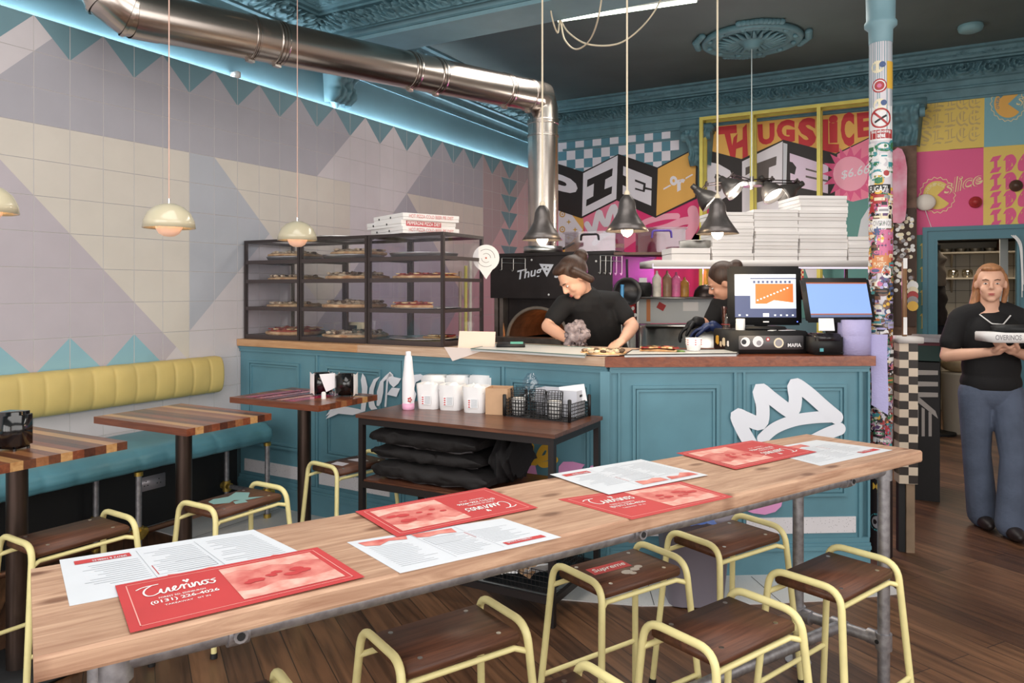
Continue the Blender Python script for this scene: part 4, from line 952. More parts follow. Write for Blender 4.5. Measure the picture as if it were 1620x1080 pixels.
# pilaster strips and seams
for u in (499, 635, 792):
    mb = MB().m(mat('counter_seam', (40, 84, 100), .6)); bxl(SL(u), SL(u)+.007, 0, .003, .19, 1.07, mb); mb.m(M_COUNTER); bxl(SL(u)+.012, SL(u)+.03, 0, .01, .19, 1.07, mb); mb.build('seam_strip', cb)
for u in (962, 1160, 1357):
    mb = MB().m(M_COUNTER); bxr(SR(u), SR(u)+.014, 0, .0145, .19, 1.07, mb); mb.build('pilaster', cb)
    mb = MB().m(M_COUNTER); bxr(SR(u)+.05, SR(u)+.062, 0, .012, .19, 1.07, mb); mb.build('pilaster', cb)
mb = MB().m(M_COUNTER); mb.obox(P1+nr*.03+nl*.02+UP*.54, (.05, .05, 1.08), Matrix.Rotation(.3, 3, 'Z')); mb.build('corner_post', cb)
# right end and back boards
mb = MB().m(M_COUNTER); mb.prism([b2+nr*.0, b2-dr*.03, b2-dr*.03+nr*.53, b2+nr*.53], UP*1.105); mb.build('end_board', cb)
M_TERW = speckle('terrazzo_strip', (216, 212, 216), (90, 84, 86), 85, .13)
for u0, u1 in ((388, 473), (506, 617)):
    mb = MB().m(M_TERW); bxl(SL(u0, 750), SL(u1, 750), 0, .008, .215, .30, mb); mb.build('terrazzo_strip', cb)
for u0, u1 in ((982, 1041), (1180, 1353)):
    mb = MB().m(M_TERW); bxr(SR(u0, 830), SR(u1, 830), 0, .008, .215, .30, mb); mb.build('terrazzo_strip', cb)
# --- painted lettering and crown (flat paint on the boards)
M_PNT = mat('white_graffiti_paint', (226, 228, 236), .6); M_YP = mat('yellow_paint', (222, 172, 56), .6); M_PP = mat('pink_paint', (222, 150, 200), .6); M_RP = mat('red_paint', (170, 30, 50), .6)
LQ = lambda x, y, ox, oy, sc, e=.0152: at_pl(ox+x/sc, oy+y/sc, b0-nlb*e, nlb)
RQ = lambda x, y, ox=940, oy=560, sc=3, e=.0152: at_pl(ox+x/sc, oy+y/sc, b1r-nrb*e, nrb)
mb = MB().m(M_PNT)
stroke(mb, spline([RQ(*p) for p in ((745, 430), (700, 350), (678, 290), (720, 305), (790, 328), (800, 250), (785, 168), (850, 215), (935, 272), (955, 215), (950, 145), (1010, 180), (1090, 250), (1150, 300))], 5), .072)
stroke(mb, spline([RQ(*p) for p in ((800, 400), (860, 350), (950, 315), (1050, 300), (1150, 296))], 5), .062)
stroke(mb, spline([RQ(*p) for p in ((1040, 410), (1100, 380), (1165, 355))], 4), .066)
mb.build('crown_painting', cb, label='white painted crown')
mb = MB().m(M_PP); mb.face([RQ(*p) for p in ((720, 742), (800, 705), (895, 690), (888, 722), (860, 748), (810, 762), (755, 755))]); mb.build('pink_painting', cb, label='pink painted shape')
def LP(o_, pts, m_, fn=0): 
    mb.m(m_)
    mb.face([LQ(x, y, *o_) for x, y in pts])
o7 = (480, 560, 5.4); mb = MB()
LP(o7, [(505, 162), (530, 200), (548, 280), (540, 400), (528, 487), (490, 478), (497, 380), (500, 300), (490, 220)], M_PNT)
LP(o7, [(528, 487), (420, 520), (300, 508), (190, 555), (255, 470), (300, 445), (380, 450), (470, 468)], M_PNT)
LP(o7, [(190, 530), (260, 430), (330, 395), (300, 450), (215, 515)], M_PNT)
LP(o7, [(655, 190), (600, 215), (565, 290), (553, 380), (560, 450), (580, 477), (632, 466), (612, 440), (598, 380), (600, 310), (620, 240)], M_PNT)
LP(o7, [(625, 440), (628, 320), (655, 235), (700, 185), (740, 150), (770, 180), (725, 200), (685, 235), (682, 330), (665, 410), (645, 442)], M_PNT)
LP(o7, [(735, 160), (775, 195), (835, 208), (810, 250), (770, 285), (735, 250), (715, 200)], M_PNT)
LP(o7, [(755, 285), (825, 293), (795, 365), (712, 345)], M_PNT); LP(o7, [(712, 200), (726, 200), (708, 450), (692, 450)], M_PNT)
LP(o7, [(925, 180), (1000, 170), (1065, 205), (1010, 215), (960, 240), (945, 300), (965, 340), (950, 400), (925, 380)], M_PNT)
LP(o7, [(735, 612), (752, 710), (690, 712)], M_PNT)
mb.build('gothic_lettering', cb, label='white painted gothic letters')
o3 = (640, 560, 4.5); mb = MB().m(M_YP)
stroke(mb, spline([LQ(x, y, *o3) for x, y in ((812, 640), (840, 690), (900, 645), (895, 700), (890, 760), (930, 770))], 5), .035)
stroke(mb, spline([LQ(x, y, *o3, 0.0162) for x, y in ((950, 745), (1010, 735), (1030, 680), (990, 665), (955, 730), (975, 785), (1045, 775), (1075, 750))], 5), .033)
mb.m(M_RP); stroke(mb, [LQ(x, y, *o3) for x, y in ((700, 640), (730, 620), (755, 615))], .03); stroke(mb, [LQ(x, y, *o3) for x, y in ((665, 720), (690, 700), (715, 700))], .03)
mb.m(M_PP); mb.face([LQ(x, y, *o3, .0145) for x, y in ((845, 690), (885, 760), (930, 790), (945, 860), (820, 860), (825, 760))]); mb.face([LQ(x, y, *o3, .0145) for x, y in ((1095, 860), (1098, 800), (1130, 765), (1200, 765), (1283, 785), (1250, 830), (1180, 850))]); mb.face([LQ(x, y, *o3, .0145) for x, y in ((1315, 815), (1325, 795), (1350, 790), (1380, 815))])
mb.build('script_lettering', cb, label='yellow painted script letters over pink')
# ================================================================== PIZZA DISPLAY CASES
M_FRM = mat('case_frame', (66, 58, 58), .4, .5); M_SHF = mat('case_shelf', (74, 64, 64), .45, .3); GL = glass('case_glass', (250, 250, 252), .045); 
M_ALU = mat('tray_aluminium', (206, 204, 204), .3, .9, var=.08, vs=14)
YF, YB = 3.775, 4.25; LV = [1.185, 1.385, 1.578, 1.715]
def case(x0, x1, lab):
    t = thing('pizza_case', lab, 'display case', ((x0+x1)/2, (YF+YB)/2, HC_), 0, 'glass pizza cases on the counter'); w = .02; zt = 1.862
    for x in (x0, x1-w):
        for y in (YF, YB-w): mb = MB().m(M_FRM); mb.box((x, y, HC_), (x+w, y+w, zt)); mb.build('post', t)
    for z in (HC_, zt-w):
        mb = MB().m(M_FRM)
        mb.box((x0+w, YF, z), (x1-w, YF+w, z+w)); mb.build('rail', t); mb = MB().m(M_FRM); mb.box((x0+w, YB-w, z), (x1-w, YB, z+w)); mb.build('rail', t)
        mb = MB().m(M_FRM); mb.box((x0, YF+w, z), (x0+w, YB-w, z+w)); mb.build('rail', t); mb = MB().m(M_FRM); mb.box((x1-w, YF+w, z), (x1, YB-w, z+w)); mb.build('rail', t)
    for i, z in enumerate(LV):
        mb = MB().m(M_SHF); e = .004; mb.box((x0+e, YF+e, z-.008), (x1-e, YB-e, z)); mb.box((x0+w, YF, z-.024), (x1-w, YF+.012, z+.002)); mb.box((x1-.014, YF+w, z-.02), (x1-.002, YB-w, z+.002)); mb.box((x0+.002, YF+w, z-.02), (x0+.014, YB-w, z+.002)); mb.build('shelf', t)
    mb = MB().m(GL); mb.box((x0+.01, YF+.002, HC_+.01), (x1-.01, YF+.005, zt-.004)); mb.build('glass_pane', t)
    mb = MB().m(GL); mb.box((x1-.006, YF+.02, HC_+.01), (x1-.004, YB-.02, zt-.004)); mb.build('glass_pane', t)
    mb = MB().m(GL); mb.box((x0+.01, YF+.01, zt-.005), (x1-.01, YB-.01, zt-.003)); mb.build('glass_pane', t)
case(.02, .560, 'black framed glass pizza case nearest the tiled wall'); case(.566, 1.158, 'black framed glass pizza case in the middle of the row'); case(1.164, 1.755, 'black framed glass pizza case at the right end of the row')
M_CRUST = mat('crust', (222, 186, 140), .8, c2=(176, 124, 78), vs=18, bump=.4, bs=50)
TOPM = {'mushroom': mat('topping_mushroom', (236, 216, 184), .7, c2=(130, 100, 74), vs=30, bump=.8, bs=60), 'red': mat('topping_tomato', (222, 112, 84), .55, c2=(176, 66, 48), vs=26, bump=.6, bs=50), 'cheese': mat('topping_cheese', (236, 212, 160), .5, c2=(206, 150, 92), vs=24, bump=.4, bs=40)}
M_PEP = mat('pepperoni', (150, 44, 36), .45)
def pizza(name, x, y, z, kind, lab, r=.215, h=.03, sq=.95, lo=0, hi=2*PI, seed=0, cat='pizza'):
    t = thing(name, lab, cat, (x, y, z), 0, 'pizzas in the glass cases' if y < 4.3 and x < 1.8 else None)
    full = hi-lo > 6.2; n = 56; mb = MB().m(M_CRUST); random.seed(seed)
    def R_(a_): return r*(1+.035*noise.noise(Vector((math.cos(a_)*2, math.sin(a_)*2, seed))))
    pr = [(0, 0), (.96, 0), (1.0, h*.22), (.99, h*.45), (.95, h*.56), (.90, h*.45), (.86, h*.3)]
    vs = []; m_ = len(pr)
    for i in range(n+1):
        a_ = lo+(hi-lo)*i/n; bmp = 1+.25*noise.noise(Vector((a_*5, seed, 3)))
        for f, zz_ in pr: vs.append((x+math.cos(a_)*R_(a_)*f, y+math.sin(a_)*R_(a_)*f*sq, z+zz_*bmp))
    fs = [(i*m_+k, (i+1)*m_+k, (i+1)*m_+k+1, i*m_+k+1) for i in range(n) for k in range(m_-1)]; mb.add(vs, fs, True)
    if not full:
        for i in (0, n): mb.face([vs[i*m_+k] for k in range(m_)]+[(x, y, z+h*.6)])
    mb.build('crust', t, merge=True)
    mb = MB().m(TOPM[kind]); nr_ = 10; vs = []
    for i in range(n+1):
        a_ = lo+(hi-lo)*i/n
        for j in range(nr_+1):
            f = .955*j/nr_; px, py = math.cos(a_)*R_(a_)*f, math.sin(a_)*R_(a_)*f*sq
            vs.append((x+px, y+py, z+h*.42+(h*.45*(1-f**3)+h*.8*max(0, noise.noise(Vector((px*24, py*24, seed)))))*(1 if j < nr_ else 0)))
    mb.add(vs, [(i*(nr_+1)+j, i*(nr_+1)+j+1, (i+1)*(nr_+1)+j+1, (i+1)*(nr_+1)+j) for i in range(n) for j in range(nr_)], True); tp_ = mb.build('topping', t, merge=True)
    mb = MB()
    for i in range(34):
        a_ = random.uniform(lo, hi); f = math.sqrt(random.uniform(.05, .85)); c = (x+math.cos(a_)*r*f, y+math.sin(a_)*r*f*sq, z+h*.95)
        if kind == 'red': mb.m(M_PEP if i % 2 else TOPM['cheese']); mb.cyl((c[0], c[1], c[2]-.003), (c[0], c[1], c[2]+.004), .019, 10)
        else: mb.m(TOPM['mushroom'] if i % 3 else mat('mushroom_dark', (84, 62, 44), .7)); mb.ell(c, (.022, .015, .010), 4, Matrix.Rotation(a_*3, 3, 'Z'))
    mb.build('topping_pieces', tp_, kind='stuff'); return t
def tray(x, y, z, r, h, lab, name='pizza_tray', grp='round steel trays in the glass cases'):
    mb = MB().m(M_ALU); mb.lathe([(0, z), (r*.93, z), (r, z+h), (r*1.02, z+h), (r*1.02, z+h-.003), (r*.95, z+.003), (0, z+.003)], (x, y, 0), 44)
    return mb.build(name, label=lab, cat='tray', group=grp)
zf = lambda i, h=0: LV[i]+h+.0005
WALL = 'in the case nearest the tiled wall'; MID = 'in the middle glass case'; RGT = 'in the right glass case'
pizza('pizza', .30, 4.0, zf(0), 'red', 'thick dark red pizza on the bottom shelf '+WALL, .215, .045, .95, seed=1)
pizza('pizza', .30, 4.0, zf(1), 'cheese', 'thin pale pizza on the second shelf up '+WALL, .205, .03, seed=2)
pizza('pizza', .31, 4.0, zf(2), 'cheese', 'thin pizza on the third shelf up '+WALL, .205, .03, seed=3)
tray(.30, 4.0, zf(3), .20, .03, 'steel tray under the pizza on the top shelf '+WALL); pizza('pizza', .30, 4.0, zf(3, .032), 'mushroom', 'pizza on a raised tray, top shelf '+WALL, .20, .03, seed=4)
pizza('pizza', .87, 4.0, zf(0), 'mushroom', 'wide mushroom pizza on the bottom shelf '+MID, .23, .036, seed=5)
pizza('pizza', .86, 4.0, zf(1), 'mushroom', 'wide mushroom pizza on the second shelf up '+MID, .23, .044, seed=6)
pizza('pizza', .88, 4.01, zf(2), 'mushroom', 'wide mushroom pizza on the third shelf up '+MID, .225, .044, seed=7)
tray(.86, 3.99, zf(3), .21, .03, 'steel tray under the pizza on the top shelf '+MID); pizza('pizza', .88, 4.02, zf(3, .032), 'mushroom', 'pizza raised on a steel tray on the top shelf '+MID, .20, .035, seed=8)
tray(1.46, 4.0, zf(0), .23, .012, 'nearly empty steel tray on the bottom shelf '+RGT); pizza('pizza', 1.44, 4.0, zf(0, .006), 'red', 'last red slice left on the bottom tray '+RGT, .22, .018, 1, .1, 1.0, seed=9)
tray(1.46, 4.0, zf(1), .23, .008, 'steel tray holding half a pizza on the second shelf up '+RGT); pizza('pizza', 1.45, 4.0, zf(1, .006), 'red', 'half a red pizza on the second shelf up '+RGT, .22, .034, 1, 2.2, 5.6, seed=10)
pizza('pizza', 1.47, 4.0, zf(2), 'red', 'whole red pizza on the third shelf up '+RGT, .225, .034, seed=11)
tray(1.45, 4.0, zf(3), .22, .03, 'empty steel tray on the top shelf '+RGT)
t = thing('kitchen_scale', 'small white kitchen scale behind the middle glass case', 'scale', (.62, 4.29, HC_)); mb = MB().m(mat('scale_cream', (220, 206, 170), .5)); mb.box((.55, 4.262, HC_), (.69, 4.33, HC_+.11), .01); mb.build('body', t); mb = MB().m(M_DARKST); mb.box((.585, 4.259, HC_+.05), (.655, 4.262, HC_+.09)); mb.build('display', t); mb = MB().m(M_BLACK); mb.cyl((.545, 4.29, HC_+.06), (.535, 4.29, HC_+.06), .04, 16); mb.build('dial', t)
# pizza boxes on the cases
M_BOXW = mat('pizza_box_white', (238, 234, 232), .75, var=.02); M_PRINT = mat('box_print_pink', (222, 160, 158), .7); M_BOXR = mat('box_print_red', (196, 84, 92), .7)
def pbox(c, s, h, rz, lab, txt=None, red=False, grp=None, group=None):
    t = thing('pizza_box', lab, 'pizza box', c, rz, group); M = MAT4[t.name]
    mb = MB().m(M_BOXW); mb.box((-s/2, -s/2, 0), (s/2, s/2, h*.42)); mb.box((-s/2-.002, -s/2-.002, h*.44), (s/2+.002, s/2+.002, h)); mb.v = [M @ v_ for v_ in mb.v]; o = mb.build('carton', t)
    if txt:
        mb = MB(); x = s/2+.0035
        if red: mb.m(M_BOXR); mb.face([M @ Vector(p) for p in ((x, -s*.42, h*.12), (x, s*.22, h*.12), (x, s*.22, h*.9), (x, -s*.42, h*.9))]); x += .0005; mb.m(M_BOXW)
        else: mb.m(M_PRINT)
        e_ = .22 if red else .42
        text(mb, txt, [M @ Vector(p) for p in ((x, -s*.4, h*.84), (x, s*e_*.95, h*.84), (x, s*e_*.95, h*.3), (x, -s*.4, h*.3))], .02); mb.build('printed_text', t)
        mb = MB().m(M_BLACK)
        for yy in (-.3, .1): p = M @ Vector((yy*s, -s/2-.003, h*.5)); q = M @ Vector((yy*s, -s/2-.0045, h*.5)); mb.cyl(p, q, .007, 10)
        mb.build('vent_hole', t)
    return t
bz = 1.8635; c_ = Vector((1.36, 4.02, bz)); ra = math.radians(-23)
pbox(c_+Vector((0, 0, 0)), .42, .042, ra, 'bottom white pizza box of the three on the right glass case', 'HOT PIZZA COLD BEER PIE DIET', group='pizza boxes on the glass cases')
pbox(c_+Vector((-.03, .0, .0425)), .42, .042, ra+.05, 'middle pizza box with a red side panel on the right glass case', 'PEPPERONI PIZZA DIET', True, group='pizza boxes on the glass cases')
pbox(c_+Vector((0.01, .0, .085)), .41, .042, ra-.03, 'topmost white pizza box of the three on the right glass case', 'HOT PIZZA COLD BEER PIE DIET', group='pizza boxes on the glass cases')
mb = MB().m(M_ALU); mb.lathe([(0, 1.8635), (.24, 1.8635), (.25, 1.872), (0, 1.875)], (.72, 4.0, 0), 40); mb.build('pizza_tray', label='flat steel tray lying on top of the left glass cases', cat='tray', group='round steel trays in the glass cases')
# price rosette on the case
t = thing('price_marker', 'white teardrop price marker clipped to the right corner of the glass case', 'sign', at_t(769, 440, 4.92)); mb = MB().m(M_WHITE); ct_ = at_t(769, 408, 4.92); pts = []
for k in range(25): a_ = -PI/2+.5+(2*PI-1.0)*k/24; pts.append(ct_+rt*math.cos(a_)*.088+UP*math.sin(a_)*.088)
pts.append(ct_-UP*.14); mb.prism(pts, fw*.004); mb.build('plate', t); mb = MB().m(M_DARKST)
for r_ in (.03, .058):
    for s0 in (0, PI): mb.tube([ct_-fw*.001+rt*math.cos(s0+a_*.28)*r_+UP*math.sin(s0+a_*.28)*r_ for a_ in range(9)], .0012, 4)
mb.m(mat('clip_red', (200, 90, 60), .5)); mb.ell(ct_+rt*.0-fw*.004, (.006, .006, .006), 4); mb.build('marks', t)
# tall pizza peels standing behind the case
for i, (u, col) in enumerate(((744, (206, 200, 190)), (737, (216, 206, 110)), (728, (190, 170, 150)))):
    mb = MB().m(mat(['peel_grey', 'peel_yellow', 'peel_wood'][i], col, .5)); p = at_t(u, 515, 5.35); mb.cyl((p.x, p.y, .9), (p.x, p.y, 1.72-.04*i), .012, 8); mb.build('pole', label=['grey', 'yellow', 'pale wooden'][i]+' pole standing behind the right glass case', cat='pole', group='poles behind the glass case')
# ================================================================== THINGS ON THE LEFT WORKTOP
zc = HC_+.0005
def onc(u, v): return at_z(u, v, zc)
def slab(name, uv, h, m_, lab, cat, z=zc, group=None, lip=None, **k):
    t = thing(name, lab, cat, at_z(*uv[0], z), 0, group); mb = MB().m(m_); q = [at_z(u, v, z) for u, v in uv]; mb.prism(q, UP*h); o = mb.build('plate', t)
    if lip:
        mb = MB().m(lip); n = len(q)
        for i in range(n): a_, b_ = q[i]+UP*(h+.001), q[(i+1) % n]+UP*(h+.001); mb.tube([a_, b_], .003, 6)
        mb.build('rim', t)
    return t
M_TRY = mat('counter_tray_grey', (196, 198, 198), .45, .3); M_TRD = mat('tray_rim_green', (98, 118, 112), .5)
slab('serving_tray', [(745, 555), (925, 566), (936, 553), (790, 546)], .012, M_TRY, 'long flat tray on the pale worktop beside the card reader', 'tray', lip=M_TRD)
slab('serving_tray', [(988, 565), (1165, 563), (1172, 556), (1000, 557)], .012, M_TRY, 'long flat tray on the reddish worktop in front of the till', 'tray', lip=M_BLACK)
p = onc(958, 563)+fw*.09; tray(p.x, p.y, zc, .13, .008, 'round tray under the golden garlic bread at the counter corner', grp=None)
pizza('garlic_bread', p.x, p.y, zc+.004, 'cheese', 'golden garlic bread at the front corner of the counter', .125, .02, 1, seed=21, cat='bread')
p = onc(1044, 561)+fw*.05; pizza('pizza_slice', p.x, p.y, zc+.0135, 'red', 'lone tomato topped slice on the tray in front of the till', .10, .022, 1, .2, 3.4, seed=22, cat='pizza slice')
mb = MB().m(mat('leaf_green', (96, 130, 60), .6)); q_ = p+rt*.12+UP*.014; mb.ell(q_, (.03, .02, .008), 5); mb.build('salad_leaf', label='green leaf beside the lone slice on the tray', cat='leaf')
p = onc(1103, 560)+fw*.08
for i in range(3):
    mb = MB().m(M_PAPER); mb.lathe([(.032, 0), (.036, .006), (.043, .045), (.044, .045), (.044, .042), (.034, .003), (0, .003)], p+UP*(.0135+i*.012), 20); mb.m(M_RED)
    for k in range(6): a_ = k*PI/3; mb.ell(p+UP*(.0135+i*.012+.035)+Vector((math.cos(a_)*.0425, math.sin(a_)*.0425, 0)), (.004, .004, .003), 4)
    mb.build('paper_cup', label=['lowest', 'middle', 'topmost'][i]+' of the small nested paper cups before the black till drawer', cat='cup', group='nested paper cups')
t = thing('card_reader', 'dark card reader with a green screen on the pale worktop', 'card reader', onc(808, 552)); R = Matrix.Rotation(.5, 3, 'Z') @ Matrix.Rotation(.12, 3, 'X')
c_ = onc(808, 552)+UP*.024; mb = MB().m(M_BLACK); mb.obox(c_, (.17, .08, .024), R, .006); mb.build('casing', t); mb = MB().m(mat('reader_screen', (110, 190, 170), .3)); mb.obox(c_+R @ Vector((.035, 0, .0135)), (.075, .06, .002), R); mb.build('screen', t)
mb = MB().m(mat('card_peach', (232, 206, 190), .8)); c1 = onc(753, 552)+fw*.03; d_ = rt; mb.prism([c1-d_*.11, c1+d_*.11, c1+d_*.115+UP*.10-fw*.0, c1-d_*.10+UP*.105], fw*.004); mb.build('menu_card', label='blank peach card standing on the worktop right of the glass cases', cat='card')
mb = MB().m(mat('paper_sheet_lined', (232, 216, 208), .8)); e_ = fx(1.9)
q = [at_pl(u, v, e_-nl*.004, nl) for u, v in ((703, 553), (738, 568+-2), (760, 556))]; q = [at_pl(703, 549, e_-nl*.004, nl), at_pl(716, 571, e_-nl*.004, nl), at_pl(772, 552, e_-nl*.004, nl)]
mb.prism(q, -nl*.001); mb.prism([q[0]+UP*.0, q[2], q[2]+nl*.12+UP*(HC_+.0015-q[2].z), q[0]+nl*.12+UP*(HC_+.0015-q[0].z)], UP*.001); mb.build('paper_sheet', label='thin paper sheet drooping over the worktop edge', cat='paper')
# ================================================================== TILLS
R_c = Matrix((dr, nr, UP)).transposed()
def oc(s_, n_, z): return P1+dr*s_+nr*n_+UP*z
def sc(u, v=560): return s_of(u, P1, dr, nr, v)
dw0 = onc(1162, 560); sw = (dw0-P1).dot(dr); nw = (dw0-P1).dot(nr)
t = thing('cash_drawer', 'black sticker-covered cash drawer under the left till screen', 'cash drawer', oc(sw+.2, nw+.17, zc))
mb = MB().m(M_BLACK); mb.obox(oc(sw+.205, nw+.18, zc+.062), (.41, .35, .124), R_c, .006); mb.build('casing', t)
mb = MB().m(mat('drawer_grey', (96, 94, 96), .5)); mb.obox(oc(sw+.205, nw+.003, zc+.062), (.36, .006, .075), R_c, .003); dwf = mb.build('drawer_front', t)
mb = MB(); 
def dd_(s_, z, r_, m_, n=14, e=0): mb.m(m_); mb.face([oc(sw+s_+r_*math.cos(2*PI*k/n), nw-.001-e, zc+z+r_*math.sin(2*PI*k/n)) for k in range(n)])
dd_(.06, .066, .026, SC['white']); dd_(.052, .066, .014, SC['black'], e=.0004); dd_(.13, .068, .03, SC['white']); dd_(.135, .06, .014, SC['grey'], e=.0004); dd_(.185, .08, .012, SC['red']); dd_(.185, .08, .006, SC['white'], e=.0004); dd_(.245, .06, .028, SC['cream']); dd_(.245, .06, .02, SC['grey'], e=.0004)
mb.m(SC['black']); mb.face([oc(sw+a_, nw-.001, zc+b_) for a_, b_ in ((.29, .035), (.375, .035), (.375, .062), (.29, .062))]); mb.m(SC['white']); text(mb, 'MAFIA', [oc(sw+a_, nw-.002, zc+b_) for a_, b_ in ((.295, .058), (.37, .058), (.37, .038), (.295, .038))], .02)
mb.build('sticker', dwf)
mb = MB()
for (n_, z, w_, m_) in ((.28, .06, .05, SC['yellow']), (.17, .055, .045, SC['cream']), (.10, .05, .03, SC['white']), (.22, .04, .03, SC['cream'])): mb.m(m_); mb.face([oc(sw-.0015-n_*.002, nw+n_+a_*w_, zc+z+b_*w_*.8) for a_, b_ in ((-.6, -.5), (-.1, -.7), (.6, -.4), (.5, .5), (0, .7), (-.5, .6))])
mb.build('sticker', t)
GLW = lambda n, c, s: glow(n, c, s)
def monitor(name, lab, u0, u1, v0, v1, tdep, yaw, tilt, lens, base):
    c = at_t((u0+u1)/2, (v0+v1)/2, tdep); w = (u1-u0)*tdep/F/math.cos(yaw-0*TH); h = (v1-v0)*tdep/F
    R = Matrix.Rotation(TH+yaw, 3, 'Z') @ Matrix.Rotation(-tilt, 3, 'X')
    t = thing(name, lab, 'till screen', base); mb = MB().m(M_BLACK); mb.obox(c, (w, .03, h), R, .012); mb.build('casing', t)
    L3 = lambda a_, b_, e=0: c+R @ Vector(((a_-.5)*w, -.0155-e, (b_-.5)*h))
    Rb = Matrix.Rotation(TH+yaw, 3, 'Z')
    mb = MB().m(M_BLACK); foot = Vector((c.x, c.y, base.z))+fw*.04; mb.obox(foot+UP*.01, (.22, .20, .02), Rb, .006); mb.obox(foot+UP*((c.z-base.z)*.5)+fw*.03, (.07, .04, (c.z-base.z)*1.0), Rb @ Matrix.Rotation(-.2, 3, 'X'), .008); mb.build('stand', t)
    return t, L3
t, L3 = monitor('till_screen', 'upright till screen showing an orange and white page, on the black cash drawer', 1152, 1266, 421, 514, 4.2, -.06, .05, 0, oc(sw+.2, nw+.2, zc+.1245))
def qd3(m_, a0, a1, b0, b1, e): mb.m(m_); mb.face([L3(a0, b1, e), L3(a1, b1, e), L3(a1, b0, e), L3(a0, b0, e)])
mb = MB(); qd3(GLW('screen_navy', (72, 80, 112), .42), .09, .92, .13, .86, 0); qd3(GLW('screen_white', (236, 240, 244), .56), .09, .92, .80, .86, .0004); qd3(GLW('screen_white', (236, 240, 244), .56), .09, .30, .50, .80, .0004)
qd3(GLW('screen_light', (196, 206, 220), .56), .30, .92, .28, .78, .0004); qd3(GLW('screen_orange', (226, 110, 50), .56), .37, .88, .36, .70, .0008)
mb.m(GLW('screen_white', (236, 240, 244), .56)); mb.face([L3(a_, b_, .0012) for a_, b_ in ((.45, .29), (.88, .29), (.88, .38), (.62, .42), (.52, .36))]); random.seed(5)
for i in range(9): qd3(GLW('screen_navy', (72, 80, 112), .42), .34+i*.06, .37+i*.06, .71, .75, .001)
for i in range(10): a_ = .40+i*.045; mb.m(GLW('screen_white', (236, 240, 244), .56)); mb.face([L3(a_+.014*math.cos(k), .42+.023*i+.014*math.sin(k), .0013) for k in range(6)])
for a_ in (.14, .24, .52, .62, .7, .78, .86): qd3(GLW('screen_white', (236, 240, 244), .56), a_, a_+.025, .155, .18, .0005)
qd3(GLW('screen_white', (236, 240, 244), .56), .47, .55, .14, .2, .0006); mb.build('screen', t)
mb = MB().m(M_WHITE); qd3(M_WHITE, .47, .55, .045, .065, .0002); qd3(GLW('power_blue', (90, 110, 255), 3), .925, .94, .05, .065, .0003); mb.build('badge', t)
b2_ = onc(1330, 562)+fw*.12
t, L3 = monitor('till_screen', 'leaning till screen with a plain blue display, beside the spray bottle', 1268, 1382, 438, 511, 4.08, .10, .30, 0, Vector((b2_.x, b2_.y, zc)))
mb = MB(); qd3(GLW('screen_blue', (120, 150, 216), .5), .06, .94, .10, .88, 0); qd3(GLW('screen_blue_dark', (84, 96, 130), .4), .06, .94, .10, .16, .0004); qd3(GLW('screen_rust', (150, 84, 50), .4), .06, .94, .155, .18, .0005); qd3(GLW('screen_rust', (150, 84, 50), .4), .06, .94, .85, .88, .0005); mb.build('screen', t)
mb = MB().m(M_BLACK); c = at_t(1269, 467, 4.25); mb.obox(c, (.03, .02, .05), Matrix.Rotation(TH, 3, 'Z'), .004); mb.m(M_WHITE); mb.cyl(c-fw*.011, c-fw*.012, .006, 10); mb.build('card_slot', t)
t = thing('receipt_printer', 'black receipt printer with a white paper slip, between the tills and the lilac roll', 'printer', onc(1312, 562)+fw*.07); c = onc(1312, 562)+fw*.085
RT_ = Matrix.Rotation(TH+.05, 3, 'Z'); mb = MB().m(M_BLACK); mb.obox(c+UP*.055, (.165, .15, .11), RT_, .014); mb.m(mat('printer_gloss', (34, 32, 36), .2)); mb.obox(c+UP*.09-fw*.02, (.14, .12, .05), RT_, .012); mb.build('casing', t)
mb = MB().m(M_PAPER); q = at_t(1308, 523, 3.97); mb.prism([q-rt*.043, q+rt*.043, q+rt*.04+UP*.066+fw*.01, q-rt*.04+UP*.066+fw*.01], fw*.001); mb.build('paper_slip', t)
mb = MB().m(SC['teal']); q = onc(1297, 562)+UP*.02; mb.prism([q-fw*.0, q+rt*.02, q+rt*.02+UP*.018, q+UP*.018], -fw*.0005); mb.build('badge', t)
M_LIL = mat('lilac_paper_roll', (176, 170, 212), .85, bump=.3, bs=90); t = thing('paper_roll', 'large lilac paper towel roll at the right end of the worktop', 'paper roll', onc(1363, 562)+fw*.085); c = onc(1363, 562)+fw*.085
mb = MB().m(M_LIL); mb.lathe([(.03, 0), (.083, 0), (.084, .1), (.084, .103), (.0845, .104), (.083, .187), (.028, .188), (.026, .18)], c, 40); mb.build('roll', t)
mb = MB().m(M_LIL); p = c+rt*.075-fw*.035; mb.grid(lambda u, v: p+rt*(.0+.075*u)+fw*(-.03*u+.006*math.sin(v*6))+UP*(.11-.38*v-.05*u*v), 4, 10); mb.build('loose_sheet', t)
t = thing('spray_bottle', 'white spray bottle standing behind the lilac paper roll', 'spray bottle', onc(1366, 545)); c = at_t(1366, 507, 4.35); c = Vector((c.x, c.y, zc))
mb = MB().m(mat('bottle_translucent', (222, 222, 236), .35)); mb.lathe([(.034, 0), (.036, .02), (.036, .12), (.03, .19), (.014, .235), (.013, .25), (0, .25)], c, 20); mb.build('bottle', t)
mb = MB().m(M_WHITE); mb.cyl(c+UP*.245, c+UP*.275, .016, 12); mb.obox(c+UP*.30-rt*.01, (.095, .03, .028), Matrix.Rotation(TH, 3, 'Z'), .008); mb.tube([c+UP*.295-rt*.02, c+UP*.27-rt*.045, c+UP*.25-rt*.05], .006, 6); mb.cyl(c+UP*.302-rt*.055, c+UP*.302-rt*.07, .008, 8); mb.build('trigger_head', t)
